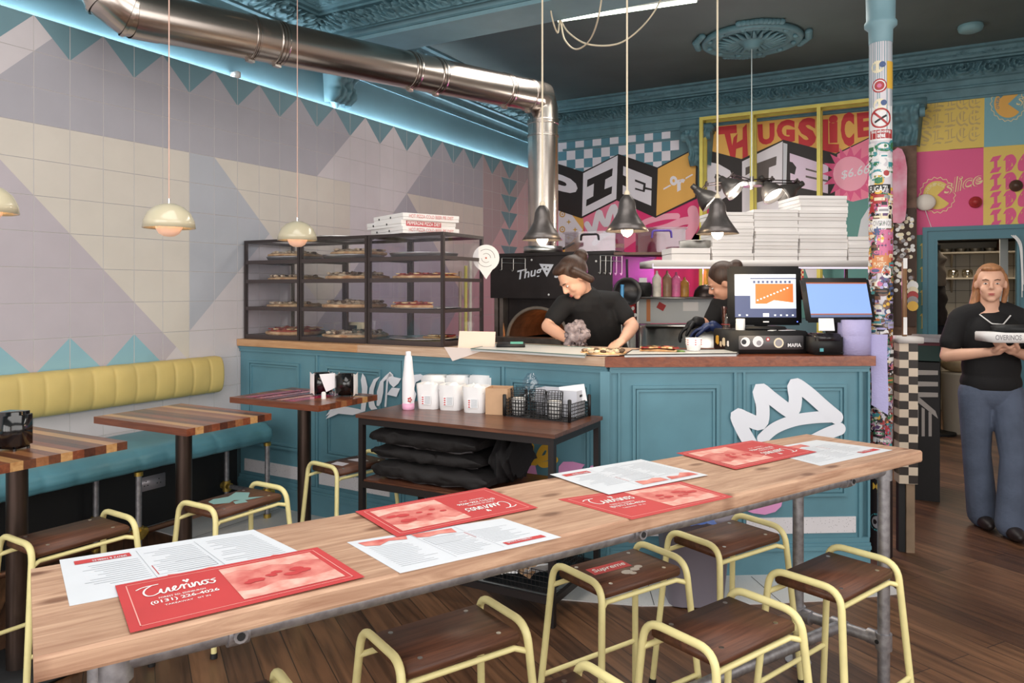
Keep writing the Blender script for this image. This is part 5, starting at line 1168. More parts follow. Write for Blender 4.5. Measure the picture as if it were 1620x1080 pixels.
t = thing('glass_tumbler', 'empty glass tumbler with red print on the left end of the cash drawer', 'glass', oc(sw+.02, nw+.2, zc+.1245)); c = oc(sw-.0+.035, nw+.22, zc+.1245); mb = MB().m(glass('tumbler_glass', (236, 228, 226), .16)); mb.lathe([(.028, 0), (.034, .13), (.035, .13), (.033, .13), (.026, .006), (0, .006)], c, 20); mb.build('vessel', t); mb = MB().m(M_RED); mb.tube([c+Vector((.0325*math.cos(k*PI/8), .0325*math.sin(k*PI/8), .028)) for k in range(16)], .0012, 4, closed=True); mb.build('print', t)
mb = MB().m(M_WHITE); c = oc(sw+.08, nw+.13, zc+.1245); mb.lathe([(.026, 0), (.026, .06), (.022, .064), (0, .064)], c, 18); mb.build('tape_roll', label='small white pot on the cash drawer under the till screen', cat='pot')
mb = MB().m(M_PAPER)
for (u, v, a_) in ((1245, 527, .3), (1222, 524, 1.0)): c = at_t(u, v, 4.12); c.z = zc+.126; mb.obox(c, (.09, .03, .002), Matrix.Rotation(TH+a_, 3, 'Z'))
mb.build('receipt', label='loose paper slips lying on the cash drawer', cat='paper')
# ================================================================== TROLLEY
M_TRW = wood('trolley_walnut', (126, 78, 56), (72, 42, 32), 0, rough=.32, coat=.15); M_TF = mat('trolley_frame', (44, 38, 38), .45, .4)
X0, X1, Y0, Y1 = 1.765, 2.885, 2.985, 3.53; tr = thing('trolley', 'dark metal trolley with glossy walnut top in front of the counter', 'trolley', ((X0+X1)/2, (Y0+Y1)/2, 0))
mb = MB().m(M_TRW); mb.box((X0-.01, Y0-.01, .846), (X1+.01, Y1+.005, .864)); mb.build('top_shelf', tr)
mb = MB().m(M_TRW); mb.box((X0+.01, Y0+.01, .51), (X1-.01, Y1-.01, .528)); mb.build('middle_shelf', tr)
w = .028
for x in (X0, X1-w):
    for y in (Y0, Y1-w): mb = MB().m(M_TF); mb.box((x, y, .0), (x+w, y+w, .846)); mb.build('leg', tr)
for z in (.812, .488, .10):
    for a_, b_ in (((X0+w, Y0, z), (X1-w, Y0+.02, z+.032)), ((X0+w, Y1-.02, z), (X1-w, Y1, z+.032)), ((X0, Y0+w, z), (X0+.02, Y1-w, z+.032)), ((X1-.02, Y0+w, z), (X1, Y1-w, z+.032))):
        mb = MB().m(M_TF); mb.box(a_, b_); mb.build('rail', tr)
zt = .8645
# white squeezy bottle
p = at_z(646, 647, zt); t = thing('sauce_bottle', 'tall white bottle with a pink base at the left of the trolley top', 'bottle', p)
mb = MB().m(mat('bottle_white', (236, 234, 238), .45)); mb.lathe([(.032, .03), (.033, .06), (.032, .16), (.026, .21), (.022, .26), (.019, .285), (.014, .29), (.014, .31), (0, .312)], p, 20); mb.build('bottle', t)
mb = MB().m(mat('liquid_pink', (232, 170, 200), .4)); mb.lathe([(.03, 0), (.033, .006), (.0325, .034), (.031, .034)], p, 20); mb.build('base', t); mb = MB().m(M_RED); q = p-fw*.034+rt*.012+UP*.055
for k in range(5): mb.ell(q+rt*.008*math.cos(k*1.256)+UP*.01*math.sin(k*1.256), (.005, .004, .005), 4)
mb.build('red_mark', t)
M_TUB = mat('tub_translucent', (226, 222, 222), .45, var=.03); M_BAGP = mat('plastic_bag_white', (236, 236, 238), .35)
def tub(u, v, lab, w_=.13, h=.135, bag=False, s_=0):
    p = at_z(u, v, zt); t = thing('plastic_tub', lab, 'tub', p, 0, 'white plastic tubs on the trolley'); R = Matrix.Rotation(TH-.28, 3, 'Z'); c = p+fw*.07
    mb = MB().m(M_TUB); a, b = w_/2*.86, w_/2
    vs = []
    for (hh_, r_, i_) in ((0, a, 0), (h, b, 0), (h, b-.004, 0), (.006, a-.004, 0)):
        for k in range(20):
            an = 2*PI*k/20; x, y = math.cos(an), math.sin(an); f = 1/max(abs(x), abs(y)); f = min(f, 1.22); vs.append(c+R @ Vector((x*f*r_, y*f*r_, hh_)))
    mb.add(vs, [(i*20+k, i*20+(k+1) % 20, (i+1)*20+(k+1) % 20, (i+1)*20+k) for i in range(3) for k in range(20)], True); mb.face(vs[:20][::-1]); mb.build('tub', t)
    mb = MB().m(M_PAPER); L4 = lambda a_, b_: c+R @ Vector((a_, -w_/2*.97-.003, b_)); mb.face([L4(-.028, .075), L4(.028, .075), L4(.028, .028), L4(-.028, .028)])
    mb.m(M_RED)
    for i in range(4): mb.face([L4(-.024, .068-i*.011)-fw*.0005, L4(-.014, .068-i*.011)-fw*.0005, L4(-.014, .062-i*.011)-fw*.0005, L4(-.024, .062-i*.011)-fw*.0005])
    mb.m(M_GREYT)
    for i in range(6): mb.face([L4(-.008, .07-i*.007)-fw*.0005, L4(.024, .07-i*.007)-fw*.0005, L4(.024, .067-i*.007)-fw*.0005, L4(-.008, .067-i*.007)-fw*.0005])
    mb.build('allergy_label', t)
    # contents: wrapped cutlery heaped inside
    mb = MB().m(M_BAGP); mb.grid(lambda u_, v_: c+R @ Vector(((u_-.5)*w_*.88, (v_-.5)*w_*.88, h*.8+.035*max(0, math.sin(u_*PI)*math.sin(v_*PI))+.02*noise.noise(Vector((u_*5, v_*5, s_))))), 12, 12); mb.build('contents', t)
    return t
tub(679, 648, 'leftmost of three labelled white plastic tubs on the trolley', s_=1); tub(714, 650, 'middle of three labelled white plastic tubs on the trolley', s_=2); tub(753, 654, 'white tub lined with a clear bag, beside the small cardboard box', s_=3)
for i in range(3):
    mb = MB().m(M_BAGP); p = at_z([684, 722, 760][i], 640, zt)+fw*.15; mb.obox(p+UP*.075, (.135, .12, .15), Matrix.Rotation(TH-.28, 3, 'Z'), .012); mb.build('plastic_tub', label=['left', 'middle', 'right'][i]+' plain white tub in the row behind the labelled tubs', cat='tub', group='white plastic tubs on the trolley')
M_CARD = mat('cardboard', (196, 158, 124), .8, var=.06, vs=10)
t = thing('cardboard_box', 'small open brown cardboard box on the trolley beside the black crate', 'box', at_z(790, 656, zt)); c = at_z(790, 656, zt)+fw*.06; R = Matrix.Rotation(TH-.25, 3, 'Z')
mb = MB().m(M_CARD); w_, d_, h_ = .115, .12, .135
for (cx_, cy_, sx_, sy_) in ((0, -d_/2, w_, .003), (0, d_/2, w_, .003), (-w_/2, 0, .003, d_), (w_/2, 0, .003, d_)): mb.obox(c+R @ Vector((cx_, cy_, h_/2)), (sx_, sy_, h_), R)
mb.obox(c+UP*.003, (w_, d_, .004), R); mb.build('box', t)
M_NET = mat('crate_black', (20, 18, 20), .5)
# black mesh crate built of bars
cr = thing('mesh_crate', 'black plastic mesh crate holding cups and a white tray on the trolley', 'crate', at_z(868, 660, zt)); ca = Vector((2.455, 3.30, zt)); cw, cd, ch = .37, .22, .085
R = Matrix.Rotation(-.04, 3, 'Z'); L5 = lambda x, y, z: ca+R @ Vector((x, y, z))
for (o_, ax, ln) in (((0, 0), 0, cw), ((0, cd), 0, cw), ((0, 0), 1, cd), ((cw, 0), 1, cd)):
    mb = MB().m(M_NET); n = int(ln/.0165)
    for i in range(n+1):
        s_ = ln*i/n; p = (o_[0]+(s_ if ax == 0 else 0), o_[1]+(s_ if ax == 1 else 0)); mb.cyl(L5(*p, 0), L5(*p, ch), .0018, 4)
    for j in range(6): z = ch*j/5; mb.cyl(L5(*o_, z), L5(o_[0]+(ln if ax == 0 else 0), o_[1]+(ln if ax == 1 else 0), z), .0022, 4)
    mb.build('mesh_side', cr)
mb = MB().m(M_NET); mb.obox(L5(cw/2, cd/2, .002), (cw, cd, .004), R); mb.build('base', cr)
for (x, y) in ((0, 0), (cw, 0), (0, cd), (cw, cd)): mb = MB().m(M_NET); mb.obox(L5(x, y, .055), (.016, .016, .11), R, .003); mb.build('corner_post', cr)
def meshcup(x, y, lab, fill=False):
    t = thing('wire_cup', lab, 'cup', L5(x, y, .005), 0, 'wire cups in the black crate'); c = L5(x, y, .005); mb = MB().m(M_NET); r_, h = .042, .13
    for k in range(16): a_ = k*PI/8; mb.cyl(c+Vector((math.cos(a_)*r_*.85, math.sin(a_)*r_*.85, 0)), c+Vector((math.cos(a_)*r_, math.sin(a_)*r_, h)), .0015, 4)
    for j in range(7): f = j/6; mb.tube([c+Vector((math.cos(a_)*r_*(.85+.15*f), math.sin(a_)*r_*(.85+.15*f), h*f)) for a_ in [k*PI/8 for k in range(16)]], .0018, 4, closed=True)
    mb.build('mesh', t)
    if fill: mb = MB().m(M_WHITE); mb.lathe([(.0, .002), (.034, .002), (.037, .08), (.034, .085), (0, .085)], c, 18); mb.build('inner_cup', t)
meshcup(.165, .05, 'tall empty black wire cup in the crate'); meshcup(.262, .05, 'black wire cup holding a white pot in the crate', True); meshcup(.055, .05, 'left black wire cup holding a white pot in the crate', True)
t = thing('white_tray', 'white plastic tray with a hand slot at the back of the crate', 'tray', L5(.24, .15, .006)); mb = MB().m(mat('tray_white_plastic', (206, 206, 214), .5))
for (x, y, sx_, sy_) in ((.24, .105, .23, .003), (.24, .20, .23, .003), (.125, .152, .003, .095), (.355, .152, .003, .095)): mb.obox(L5(x, y, .072), (sx_, sy_, .13), R)
mb.obox(L5(.24, .152, .01), (.22, .095, .004), R); mb.build('tray', t); mb = MB().m(M_NET); mb.obox(L5(.3575, .152, .11), (.001, .03, .012), R, .0004); mb.build('hand_slot', t)
mb = MB().m(M_PAPER); q = [at_pl(u, v, L5(.3, .13, 0), -fw) for u, v in ((884, 612), (924, 607), (929, 634), (888, 635))]; mb.prism(q, fw*.001); mb.build('card', label='blank white card propped at the back of the crate', cat='card')
mb = MB().m(glass('crinkled_bag', (246, 248, 252), .10)); c = L5(.075, .14, .09)
mb.grid(lambda u, v: c+Vector((math.cos(u*2*PI)*(.062*(1-v)**.6+.012)*(1+.35*noise.noise(Vector((math.cos(u*6.28)*2.5, math.sin(u*6.28)*2.5, v*5)))), math.sin(u*2*PI)*(.05*(1-v)**.6+.012)*(1+.35*noise.noise(Vector((math.cos(u*6.28)*2.5, v*4, 2)))), -.05+v*.17)), 22, 16, sm=False)
mb.build('plastic_bag', label='crinkled clear plastic bag standing up left of the crate', cat='bag')
# insulated bags on the middle shelf
M_BAG = mat('black_padded_nylon', (22, 18, 19), .75, bump=.4, bs=20)
def bag(x0, x1, y0, y1, z0, z1, lab, sd, droop=.0):
    t = thing('padded_bag', lab, 'bag', ((x0+x1)/2, (y0+y1)/2, z0), 0, 'black padded delivery bags on the trolley'); mb = MB().m(M_BAG)
    def fn(u, v):
        a_ = 2*PI*v; ca_, sa_ = math.cos(a_), math.sin(a_); sg = lambda x, p: math.copysign(abs(x)**p, x); e = (1-abs(2*u-1)**8)**.5; e = max(e, .4)
        x = x0+(x1-x0)*u+.012*noise.noise(Vector((u*3, v*4, sd))); y = (y0+y1)/2+(y1-y0)/2*sg(ca_, .55)*(.9+.1*e); z = (z0+z1)/2+(z1-z0)/2*sg(sa_, .6)*e
        w_ = .010*noise.noise(Vector((u*7, ca_*3, sa_*3+sd)))+.007*noise.noise(Vector((u*18, ca_*6, sa_*8+sd))); return Vector((x, y+w_, max(z0+.0006, z+w_*(1 if sa_ > -.8 else 0))))
    mb.grid(fn, 44, 36); mb.face([fn(0, v/36) for v in range(36)]); mb.face([fn(1, v/36) for v in range(36)][::-1]); mb.build('body', t)
    mb = MB().m(mat('piping_black', (52, 48, 50), .35)); mb.tube([fn(u/20, .62)+Vector((0, -.002, 0)) for u in range(1, 20)], .006, 6); mb.build('piping', t)
    return t
bag(1.80, 2.50, 3.03, 3.48, .5285, .625, 'bottom black padded delivery bag of the pile on the trolley shelf', 1)
bag(1.78, 2.46, 3.05, 3.48, .626, .70, 'second black padded delivery bag from the bottom of the pile', 2)
bag(1.79, 2.44, 3.03, 3.48, .701, .795, 'topmost black padded delivery bag of the pile on the trolley shelf', 3)
mb = MB().m(M_GREYT); q = Vector((2.14, 3.022, .765)); mb.tube(spline([q, q+Vector((.03, .004, .012)), q+Vector((.06, .004, .004)), q+Vector((.09, .004, .01))], 4), .0015, 4)
mb = MB().m(mat('dark_jacket', (17, 14, 16), .8, bump=.4, bs=12)); mb.grid(lambda u, v: Vector((2.47+.09*u, 3.30+.17*math.cos(v*2*PI)*(1-.2*u)+.05*noise.noise(Vector((u*6, math.cos(v*6.283)*2, math.sin(v*6.283)*2))), .66+.125*math.sin(v*2*PI)*(1-.3*u)+.05*noise.noise(Vector((u*5, math.cos(v*6.283)*2+5, math.sin(v*6.283)*2))))), 14, 24); mb.v[-25*15:] = mb.v[-25*15:]; mb.face(mb.v[-25:-1]); 
mb.build('jacket', label='black bundled jacket behind the padded bags on the trolley', cat='jacket', origin=(2.6, 3.25, .5285))
mb = MB().m(mat('gingham_paper', (216, 200, 206), .8)); 
for i, (x, y, a_) in enumerate(((2.66, 3.10, .3), (2.73, 3.14, -.4))): mb.obox((x, y, .531+i*.003), (.24, .17, .002), Matrix.Rotation(a_, 3, 'Z'))
mb.m(M_RED); Rg = Matrix.Rotation(-.4, 3, 'Z')
for i in range(10):
    for j in range(7):
        if (i+j) % 2: mb.obox(Vector((2.73, 3.14, .5355))+Rg @ Vector((-.11+i*.024, -.075+j*.025, 0)), (.02, .02, .0006), Rg)
mb.build('greaseproof_paper', label='red and white checked greaseproof papers on the trolley shelf', cat='paper')
# wire basket low on the trolley with papers
wbk = thing('wire_basket', 'black wire basket full of paper bags at the foot of the trolley', 'basket', (2.72, 3.1, .133))
def wire_side(a, b, h, n, name='wire_side'):
    mb = MB().m(M_NET); a, b = Vector(a), Vector(b)
    for i in range(n+1): p = a.lerp(b, i/n); mb.cyl(p, p+UP*h, .0016, 4)
    for j in range(5): mb.cyl(a+UP*h*j/4, b+UP*h*j/4, .002, 4)
    mb.build(name, wbk)
c4 = [(2.50, 3.02, .133), (2.84, 3.02, .133), (2.84, 3.42, .133), (2.50, 3.42, .133)]
for i in range(4): wire_side(c4[i], c4[(i+1) % 4], .10, 16)
mb = MB().m(M_NET); mb.box((2.50, 3.02, .131), (2.84, 3.42, .135)); mb.build('base', wbk)
random.seed(9)
for i in range(5):
    mb = MB().m([M_PAPER, mat('kraft_paper', (186, 150, 116), .85), M_PAPER, mat('kraft_paper', (186, 150, 116), .85), M_PAPER][i]); x, y = [(2.56, 3.10), (2.68, 3.14), (2.76, 3.10), (2.66, 3.28), (2.6, 3.24)][i]; R = Matrix.Rotation([.4, -.5, .9, .2, 1.3][i], 3, 'Z') @ Matrix.Rotation([.5, .7, -.6, .3, .4][i], 3, 'X')
    mb.grid(lambda u, v: Vector((x, y, .20+i*.004))+R @ Vector(((u-.5)*.15, (v-.5)*.12, .02*noise.noise(Vector((u*3, v*3, i))))), 6, 6, sm=False); o = mb.build('paper_bag', label=['white folded paper at the left of the wire basket', 'brown paper bag in the middle of the wire basket', 'white paper bag at the right of the wire basket', 'brown paper bag at the back of the wire basket', 'white crumpled sheet behind in the wire basket'][i], cat='paper bag', group='papers in the wire basket')
# grey bin
t = thing('waste_bin', 'grey plastic waste bin with a blue liner under the long table', 'bin', (3.34, 3.60, 0)); c = Vector((3.34, 3.60, .0065)); R = Matrix.Rotation(.5, 3, 'Z'); M_BIN = mat('bin_grey', (128, 122, 134), .5)
mb = MB().m(M_BIN); vs = []
for (z, hx, hy) in ((0, .13, .11), (.40, .165, .14), (.40, .18, .155), (.44, .18, .155), (.44, .155, .13), (.02, .12, .10)):
    for k in range(24): an = 2*PI*k/24; x, y = math.cos(an), math.sin(an); f = min(1/max(abs(x), abs(y)), 1.25); vs.append(c+R @ Vector((x*f*hx, y*f*hy, z)))
mb.add(vs, [(i*24+k, i*24+(k+1) % 24, (i+1)*24+(k+1) % 24, (i+1)*24+k) for i in range(5) for k in range(24)], True); mb.face(vs[:24][::-1]); mb.face(vs[-24:]); mb.build('body', t)
mb = MB().m(mat('blue_liner', (70, 100, 170), .3, sheen=.2)); mb.grid(lambda u, v: c+R @ Vector((math.cos(u*2*PI)*(.15+.04*v), math.sin(u*2*PI)*(.13+.04*v), .44+.035*math.sin(v*PI)+.02*noise.noise(Vector((math.cos(u*6.28)*6, math.sin(u*6.28)*6, v*3)))-.03*v)), 48, 8, sm=False); mb.build('bin_liner', t)
# ================================================================== MURAL ON THE BACK WALL
MC = {n: mat('mural_'+n, c, .6) for n, c in dict(white=(232, 226, 234), black=(40, 32, 32), orange=(232, 176, 88), magenta=(226, 50, 116), pink=(240, 130, 160), lpink=(246, 168, 190), blue=(92, 140, 158), red=(200, 44, 52), cream=(236, 214, 160), grey=(206, 208, 216), dgrey=(96, 86, 84), yellow=(226, 196, 100), sky=(122, 172, 184), lav=(226, 204, 226), green=(88, 140, 136), gold=(206, 160, 72), hot=(226, 90, 140)).items()}
def MW(u, v, l=1): return at_y(u, v, B-.002-.0012*l)
def r1(x, y, l=1): return MW(870+x/4.696, 180+y/4.696, l)
def r2(x, y, l=1): return MW(1090+x/3.857, 140+y/3.857, l)
mu = thing('wall_mural', 'large painted PIE OR DIE mural on the back wall behind the counter', 'mural', (2.4, B-.004, 1.2))
mb = MB(); 
def P1_(c, pts, l=1, f=r1): mb.m(MC[c]); mb.face([f(x, y, l) for x, y in pts])
# lower colour field
P1_('magenta', [(-150, 640), (235, 770), (500, 635), (790, 765), (1180, 590), (1180, 1700), (-150, 1700)], 1)
P1_('orange', [(-150, 690), (130, 735), (250, 775), (250, 900), (180, 1080), (-150, 1080)], 2); P1_('white', [(-150, 680), (60, 712), (160, 745), (245, 862), (150, 960), (40, 1060), (-150, 1060)], 3)
for x, y, k in ((92, 745, 0), (140, 803, 1), (92, 858, 0), (187, 860, 1), (138, 920, 1), (30, 800, 1), (40, 915, 0)):
    mb.m(MC['gold']); s_ = 20
    if k: mb.face([r1(x+a_, y+b_, 4) for a_, b_ in ((0, -s_), (5, -5), (s_, 0), (5, 5), (0, s_), (-5, 5), (-s_, 0), (-5, -5))])
    else: mb.face([r1(x+22*math.cos(q*PI/6), y+24*math.sin(q*PI/6), 4) for q in range(12)]); mb.m(MC['white']); mb.face([r1(x+14*math.cos(q*PI/6), y+15*math.sin(q*PI/6), 5) for q in range(12)]); mb.m(MC['gold']); mb.face([r1(x+a_, y+b_, 6) for a_, b_ in ((0, -12), (3, -3), (12, 0), (3, 3), (0, 12), (-3, 3), (-12, 0), (-3, -3))])
mb.m(MC['pink']); mb.face([r1(x, y, 2) for x, y in ((245, 775), (500, 640), (620, 700), (700, 900), (500, 1040), (240, 1040), (260, 880))])
mb.m(MC['white']); stroke(mb, spline([r1(x, y, 7) for x, y in ((275, 820), (300, 860), (325, 870), (345, 790), (365, 730), (385, 780), (420, 820), (445, 740), (475, 690), (495, 760), (500, 800))], 5), .075); stroke(mb, spline([r1(x, y, 7) for x, y in ((330, 960), (400, 900), (500, 870), (600, 880))], 5), .07)
mb.m(MC['lpink']); stroke(mb, spline([r1(x, y, 7) for x, y in ((640, 850), (720, 800), (850, 765), (945, 760))], 5), .07); stroke(mb, spline([r1(x, y, 7) for x, y in ((700, 880), (850, 850), (980, 800), (1060, 790))], 5), .09); stroke(mb, spline([r1(x, y, 7.5) for x, y in ((1060, 720), (1070, 820), (1010, 930), (980, 1030))], 5), .12)
P1_('hot', [(880, 900), (1010, 880), (1180, 900), (1180, 1080), (880, 1080)], 2)
# checks
def ck(a_, b_, l=1): x = 60+64.2*a_; y = 218+(-6.95)*a_+b_*(66+.5*a_); return r1(x, y, l)
for i in range(0, 14):
    for j in range(4):
        if (i+j) % 2 == 0 and not (i == 13 and j != 1) : mb.m(MC['white']); mb.face([ck(i, j), ck(i+1, j), ck(i+1, j+1), ck(i, j+1)])
        elif not i == 13: mb.m(MC['blue']); mb.face([ck(i, j), ck(i+1, j), ck(i+1, j+1), ck(i, j+1)])
mb.build('painted_ground', mu, label='pink, white and checked painted ground')
# boxes with letters
mb = MB(); K = lambda c, pts, l: P1_(c, pts, l)
P1_('black', [(-110, 316), (243, 430), (510, 298), (798, 398), (1098, 243), (1098, 625), (785, 772), (497, 643), (235, 776), (-110, 660)], 9)
P1_('white', [(247, 441), (504, 308), (493, 632), (239, 762)], 10); P1_('orange', [(802, 407), (1088, 258), (1078, 618), (790, 758)], 10)
P1_('black', [(278, 490), (467, 403), (462, 460), (412, 488), (405, 560), (462, 538), (458, 592), (268, 688), (272, 638), (322, 612), (327, 518), (275, 545)], 11)
P1_('white', [(545, 388), (757, 472), (752, 683), (540, 595), (541, 530), (570, 542), (576, 470), (543, 456)], 11)
P1_('black', [(632, 486), (712, 516), (710, 545), (757, 556), (757, 570), (708, 560), (703, 582), (632, 562), (633, 549), (690, 566), (694, 526), (632, 502)], 12)
mb.m(MC['white']); text(mb, 'P', [r1(-20, 420, 11), r1(205, 492, 11), r1(205, 690, 11), r1(-20, 618, 11)], .04)
text(mb, 'o', [r1(888, 462, 11), r1(945, 440+20, 11), r1(950, 530, 11), r1(893, 535, 11)], .05); text(mb, 'r', [r1(945, 490, 11.5), r1(1005, 478, 11.5), r1(1008, 545, 11.5), r1(945, 580, 11.5)], .05)
stroke(mb, [r1(850, 558, 11), r1(892, 535, 11)], .024); stroke(mb, [r1(1015, 478, 11), r1(1055, 455, 11)], .024)
mb.build('painted_blocks', mu, label='painted blocks spelling PIE or')
# right half, seen through the yellow frame
P = lambda c, pts, l: P1_(c, pts, l, r2); mb = MB()
P('orange', [(112, 230), (1200, 128), (1200, 330), (890, 400), (575, 318), (320, 435), (60, 370)], 3)
P('magenta', [(-20, 680), (320, 748), (320, 1500), (-20, 1500)], 2)
for ch, q in (('T', (160, 235, 290, 222, 300, 418, 228, 420)), ('H', (272, 300, 352, 214, 360, 425, 250, 425)), ('U', (418, 220, 522, 208, 522, 338, 424, 345)), ('G', (532, 196, 646, 186, 646, 332, 536, 318)), ('S', (664, 186, 776, 172, 776, 352, 668, 362)), ('L', (806, 190, 915, 182, 915, 392, 806, 385)), ('i', (852, 166, 908, 158, 908, 330, 856, 332)), ('C', (922, 150, 1008, 142, 1008, 352, 930, 352)), ('E', (1024, 150, 1116, 140, 1116, 288, 1030, 300))):
    mb.m(MC['red']); text(mb, ch, [r2(q[0], q[1], 5+.2*len(ch)), r2(q[2], q[3], 5), r2(q[4], q[5], 5), r2(q[6], q[7], 5)], .055)
mb.build('painted_title', mu, label='painted red THUGSLiCE lettering on orange')
mb = MB(); P('black', [(60, 362), (320, 430), (575, 312), (895, 396), (1200, 250), (1200, 640), (860, 720), (570, 760), (320, 770), (60, 720)], 7)
P('white', [(324, 445), (572, 322), (566, 760), (324, 760)], 8); P('grey', [(575, 330), (600, 338), (590, 740), (572, 740)], 8)
P('dgrey', [(345, 482), (535, 412), (532, 466), (488, 482), (482, 640), (540, 660), (400, 700), (400, 500), (345, 530)], 9)
P('white', [(104, 444), (180, 460), (250, 500), (280, 560), (260, 640), (180, 690), (104, 700)], 8); P('dgrey', [(160, 520), (200, 540), (210, 590), (190, 630), (160, 620)], 9)
P('lav', [(615, 394), (850, 470), (848, 640), (655, 600), (640, 575), (618, 560), (618, 515), (645, 525), (655, 480), (632, 450), (615, 445)], 8)
P('dgrey', [(712, 485), (795, 508), (795, 518), (712, 496)], 9); P('dgrey', [(712, 530), (850, 560), (850, 572), (712, 542)], 9)
P('pink', [(905, 400), (1200, 255), (1200, 640), (1000, 690), (890, 660)], 9)
mb.m(MC['hot']); cx_, cy_ = 985, 520; pl = []
for k in range(32): r_ = 175 if k % 2 == 0 else 112; a_ = k*PI/16; pl.append(r2(cx_+r_*math.cos(a_)*1.0, cy_+r_*math.sin(a_)*.98, 10))
mb.face(pl); mb.m(MC['lpink']); mb.face([r2(cx_+106*math.cos(k*PI/10), cy_+106*math.sin(k*PI/10), 11) for k in range(20)])
mb.m(MC['white']); text(mb, '$6.66', [r2(925, 505, 12), r2(1100, 455, 12), r2(1100, 525, 12), r2(930, 560, 12)], .01, .15)
P('green', [(560, 740), (1200, 640), (1200, 1400), (560, 1400)], 8); P('grey', [(1030, 900), (1050, 800), (1100, 720), (1200, 660), (1200, 1000), (1030, 1000)], 9); P('grey', [(400, 760), (660, 740), (670, 860), (400, 860)], 9)
P('white', [(700, 1080), (790, 1080), (850, 1200), (760, 1250)], 9); P('red', [(625, 1020), (700, 1020), (700, 1250), (625, 1250)], 9)
for i in range(6):
    for j in range(8):
        if (i+j) % 2: P('cream', [(628+i*12, 1100+j*14), (640+i*12, 1100+j*14), (640+i*12, 1114+j*14), (628+i*12, 1114+j*14)], 10)
P('gold', [(60, 1080), (320, 1060), (320, 1500), (60, 1500)], 5)
for x, y in ((100, 1150), (170, 1180), (220, 1120), (130, 1240), (240, 1230)): P('red', [(x, y-22), (x+5, y-5), (x+20, y), (x+5, y+5), (x, y+22), (x-5, y+5), (x-20, y), (x-5, y-5)], 6)
mb.build('painted_blocks', mu, label='painted blocks spelling DIE with a pink price burst')
# slice squares mural round the door
sm = thing('wall_mural', 'painted yellow, pink and blue squares with slice lettering above the doorway', 'mural', (4.7, B-.004, 2.12))
def r3(x, y, l=1): return MW(1360+x/3.377, 80+y/3.377, l)
mb = MB(); Q3 = lambda c, pts, l=1: P1_(c, pts, l, r3)
Q3('yellow', [(300, 238), (668, 208), (664, 518), (300, 543)]); Q3('sky', [(668, 208), (1100, 170), (1100, 486), (664, 516)]); Q3('hot', [(300, 541), (662, 516), (660, 970), (300, 985)]); Q3('yellow', [(662, 516), (1100, 485), (1100, 960), (660, 970)])
Q3('green', [(300, 985), (372, 983), (372, 1590), (300, 1590)]); Q3('gold', [(300, 1590), (372, 1590), (372, 1990), (300, 1990)])
mb.build('colour_squares', sm)
NB_ = Vector((.006, 0, .010))
GL_ = {'S': [[(.9, .9), (.4, 1), (.1, .75), (.5, .55), (.9, .35), (.6, .02), (.05, .1)]], 'L': [[(.35, 1), (.3, .2), (.1, .05), (.5, .12), (.95, .05)], [(.1, .9), (.6, .95)]], 'I': [[(.5, .95), (.5, .1)], [(.1, .9), (.9, .98)], [(.1, .05), (.9, .12)]],
       'C': [[(.95, .85), (.6, 1), (.15, .7), (.15, .3), (.55, .02), (.95, .2)], [(.5, .9), (.5, .1)]], 'E': [[(.95, .9), (.4, .98), (.15, .6), (.2, .15), (.6, .02), (.95, .15)], [(.2, .52), (.8, .58)], [(.5, .9), (.5, .1)]],
       'D': [[(.3, .95), (.3, .08)], [(.05, .9), (.6, .98), (.95, .6), (.85, .2), (.3, .04)], [(.55, .8), (.55, .2)]], 'B': [[(.3, .95), (.3, .08)], [(.05, .9), (.7, .98), (.85, .75), (.4, .55), (.9, .4), (.8, .1), (.2, .04)]]}
def goth(mb, s, q, m_, sc=1, nib=None):
    g = bil(q); n = len(s); mb.m(m_)
    for i, ch in enumerate(s):
        for st_ in GL_[ch]: stroke(mb, spline([g((i+.1+.8*x)/n, y) for x, y in st_], 3), .01, nib=(nib or NB_)*sc)
mb = MB()
for k in range(3):
    y = 255-8+k*88; q = [r3(325, y+(20 if k == 0 else 0), 2), r3(645, y-28, 2), r3(645, y+45, 2), r3(325, y+75, 2)]
    goth(mb, 'SLICE', q, mat('outline_tan', (196, 168, 110), .6), 1.5, Vector((.011, 0, .018))); q = [p+Vector((0, -.001, 0)) for p in q]; goth(mb, 'SLICE', q, MC['yellow'], 1, Vector((.007, 0, .012)))
for k in range(4):
    y = 575+k*95; goth(mb, 'IDEB', [r3(690, y, 2), r3(990, y-22, 2), r3(990, y+48, 2), r3(690, y+72, 2)], MC['hot'], 1.5, Vector((.009, 0, .016)))
for k in range(4):
    y = 1030+k*125; goth(mb, 'B', [r3(318, y, 2), r3(366, y-2, 2), r3(366, y+75, 2), r3(318, y+78, 2)], MC['yellow'], 1, Vector((.006, 0, .012)))
mb.build('gothic_lettering', sm, label='gothic lettering painted in pink and yellow')
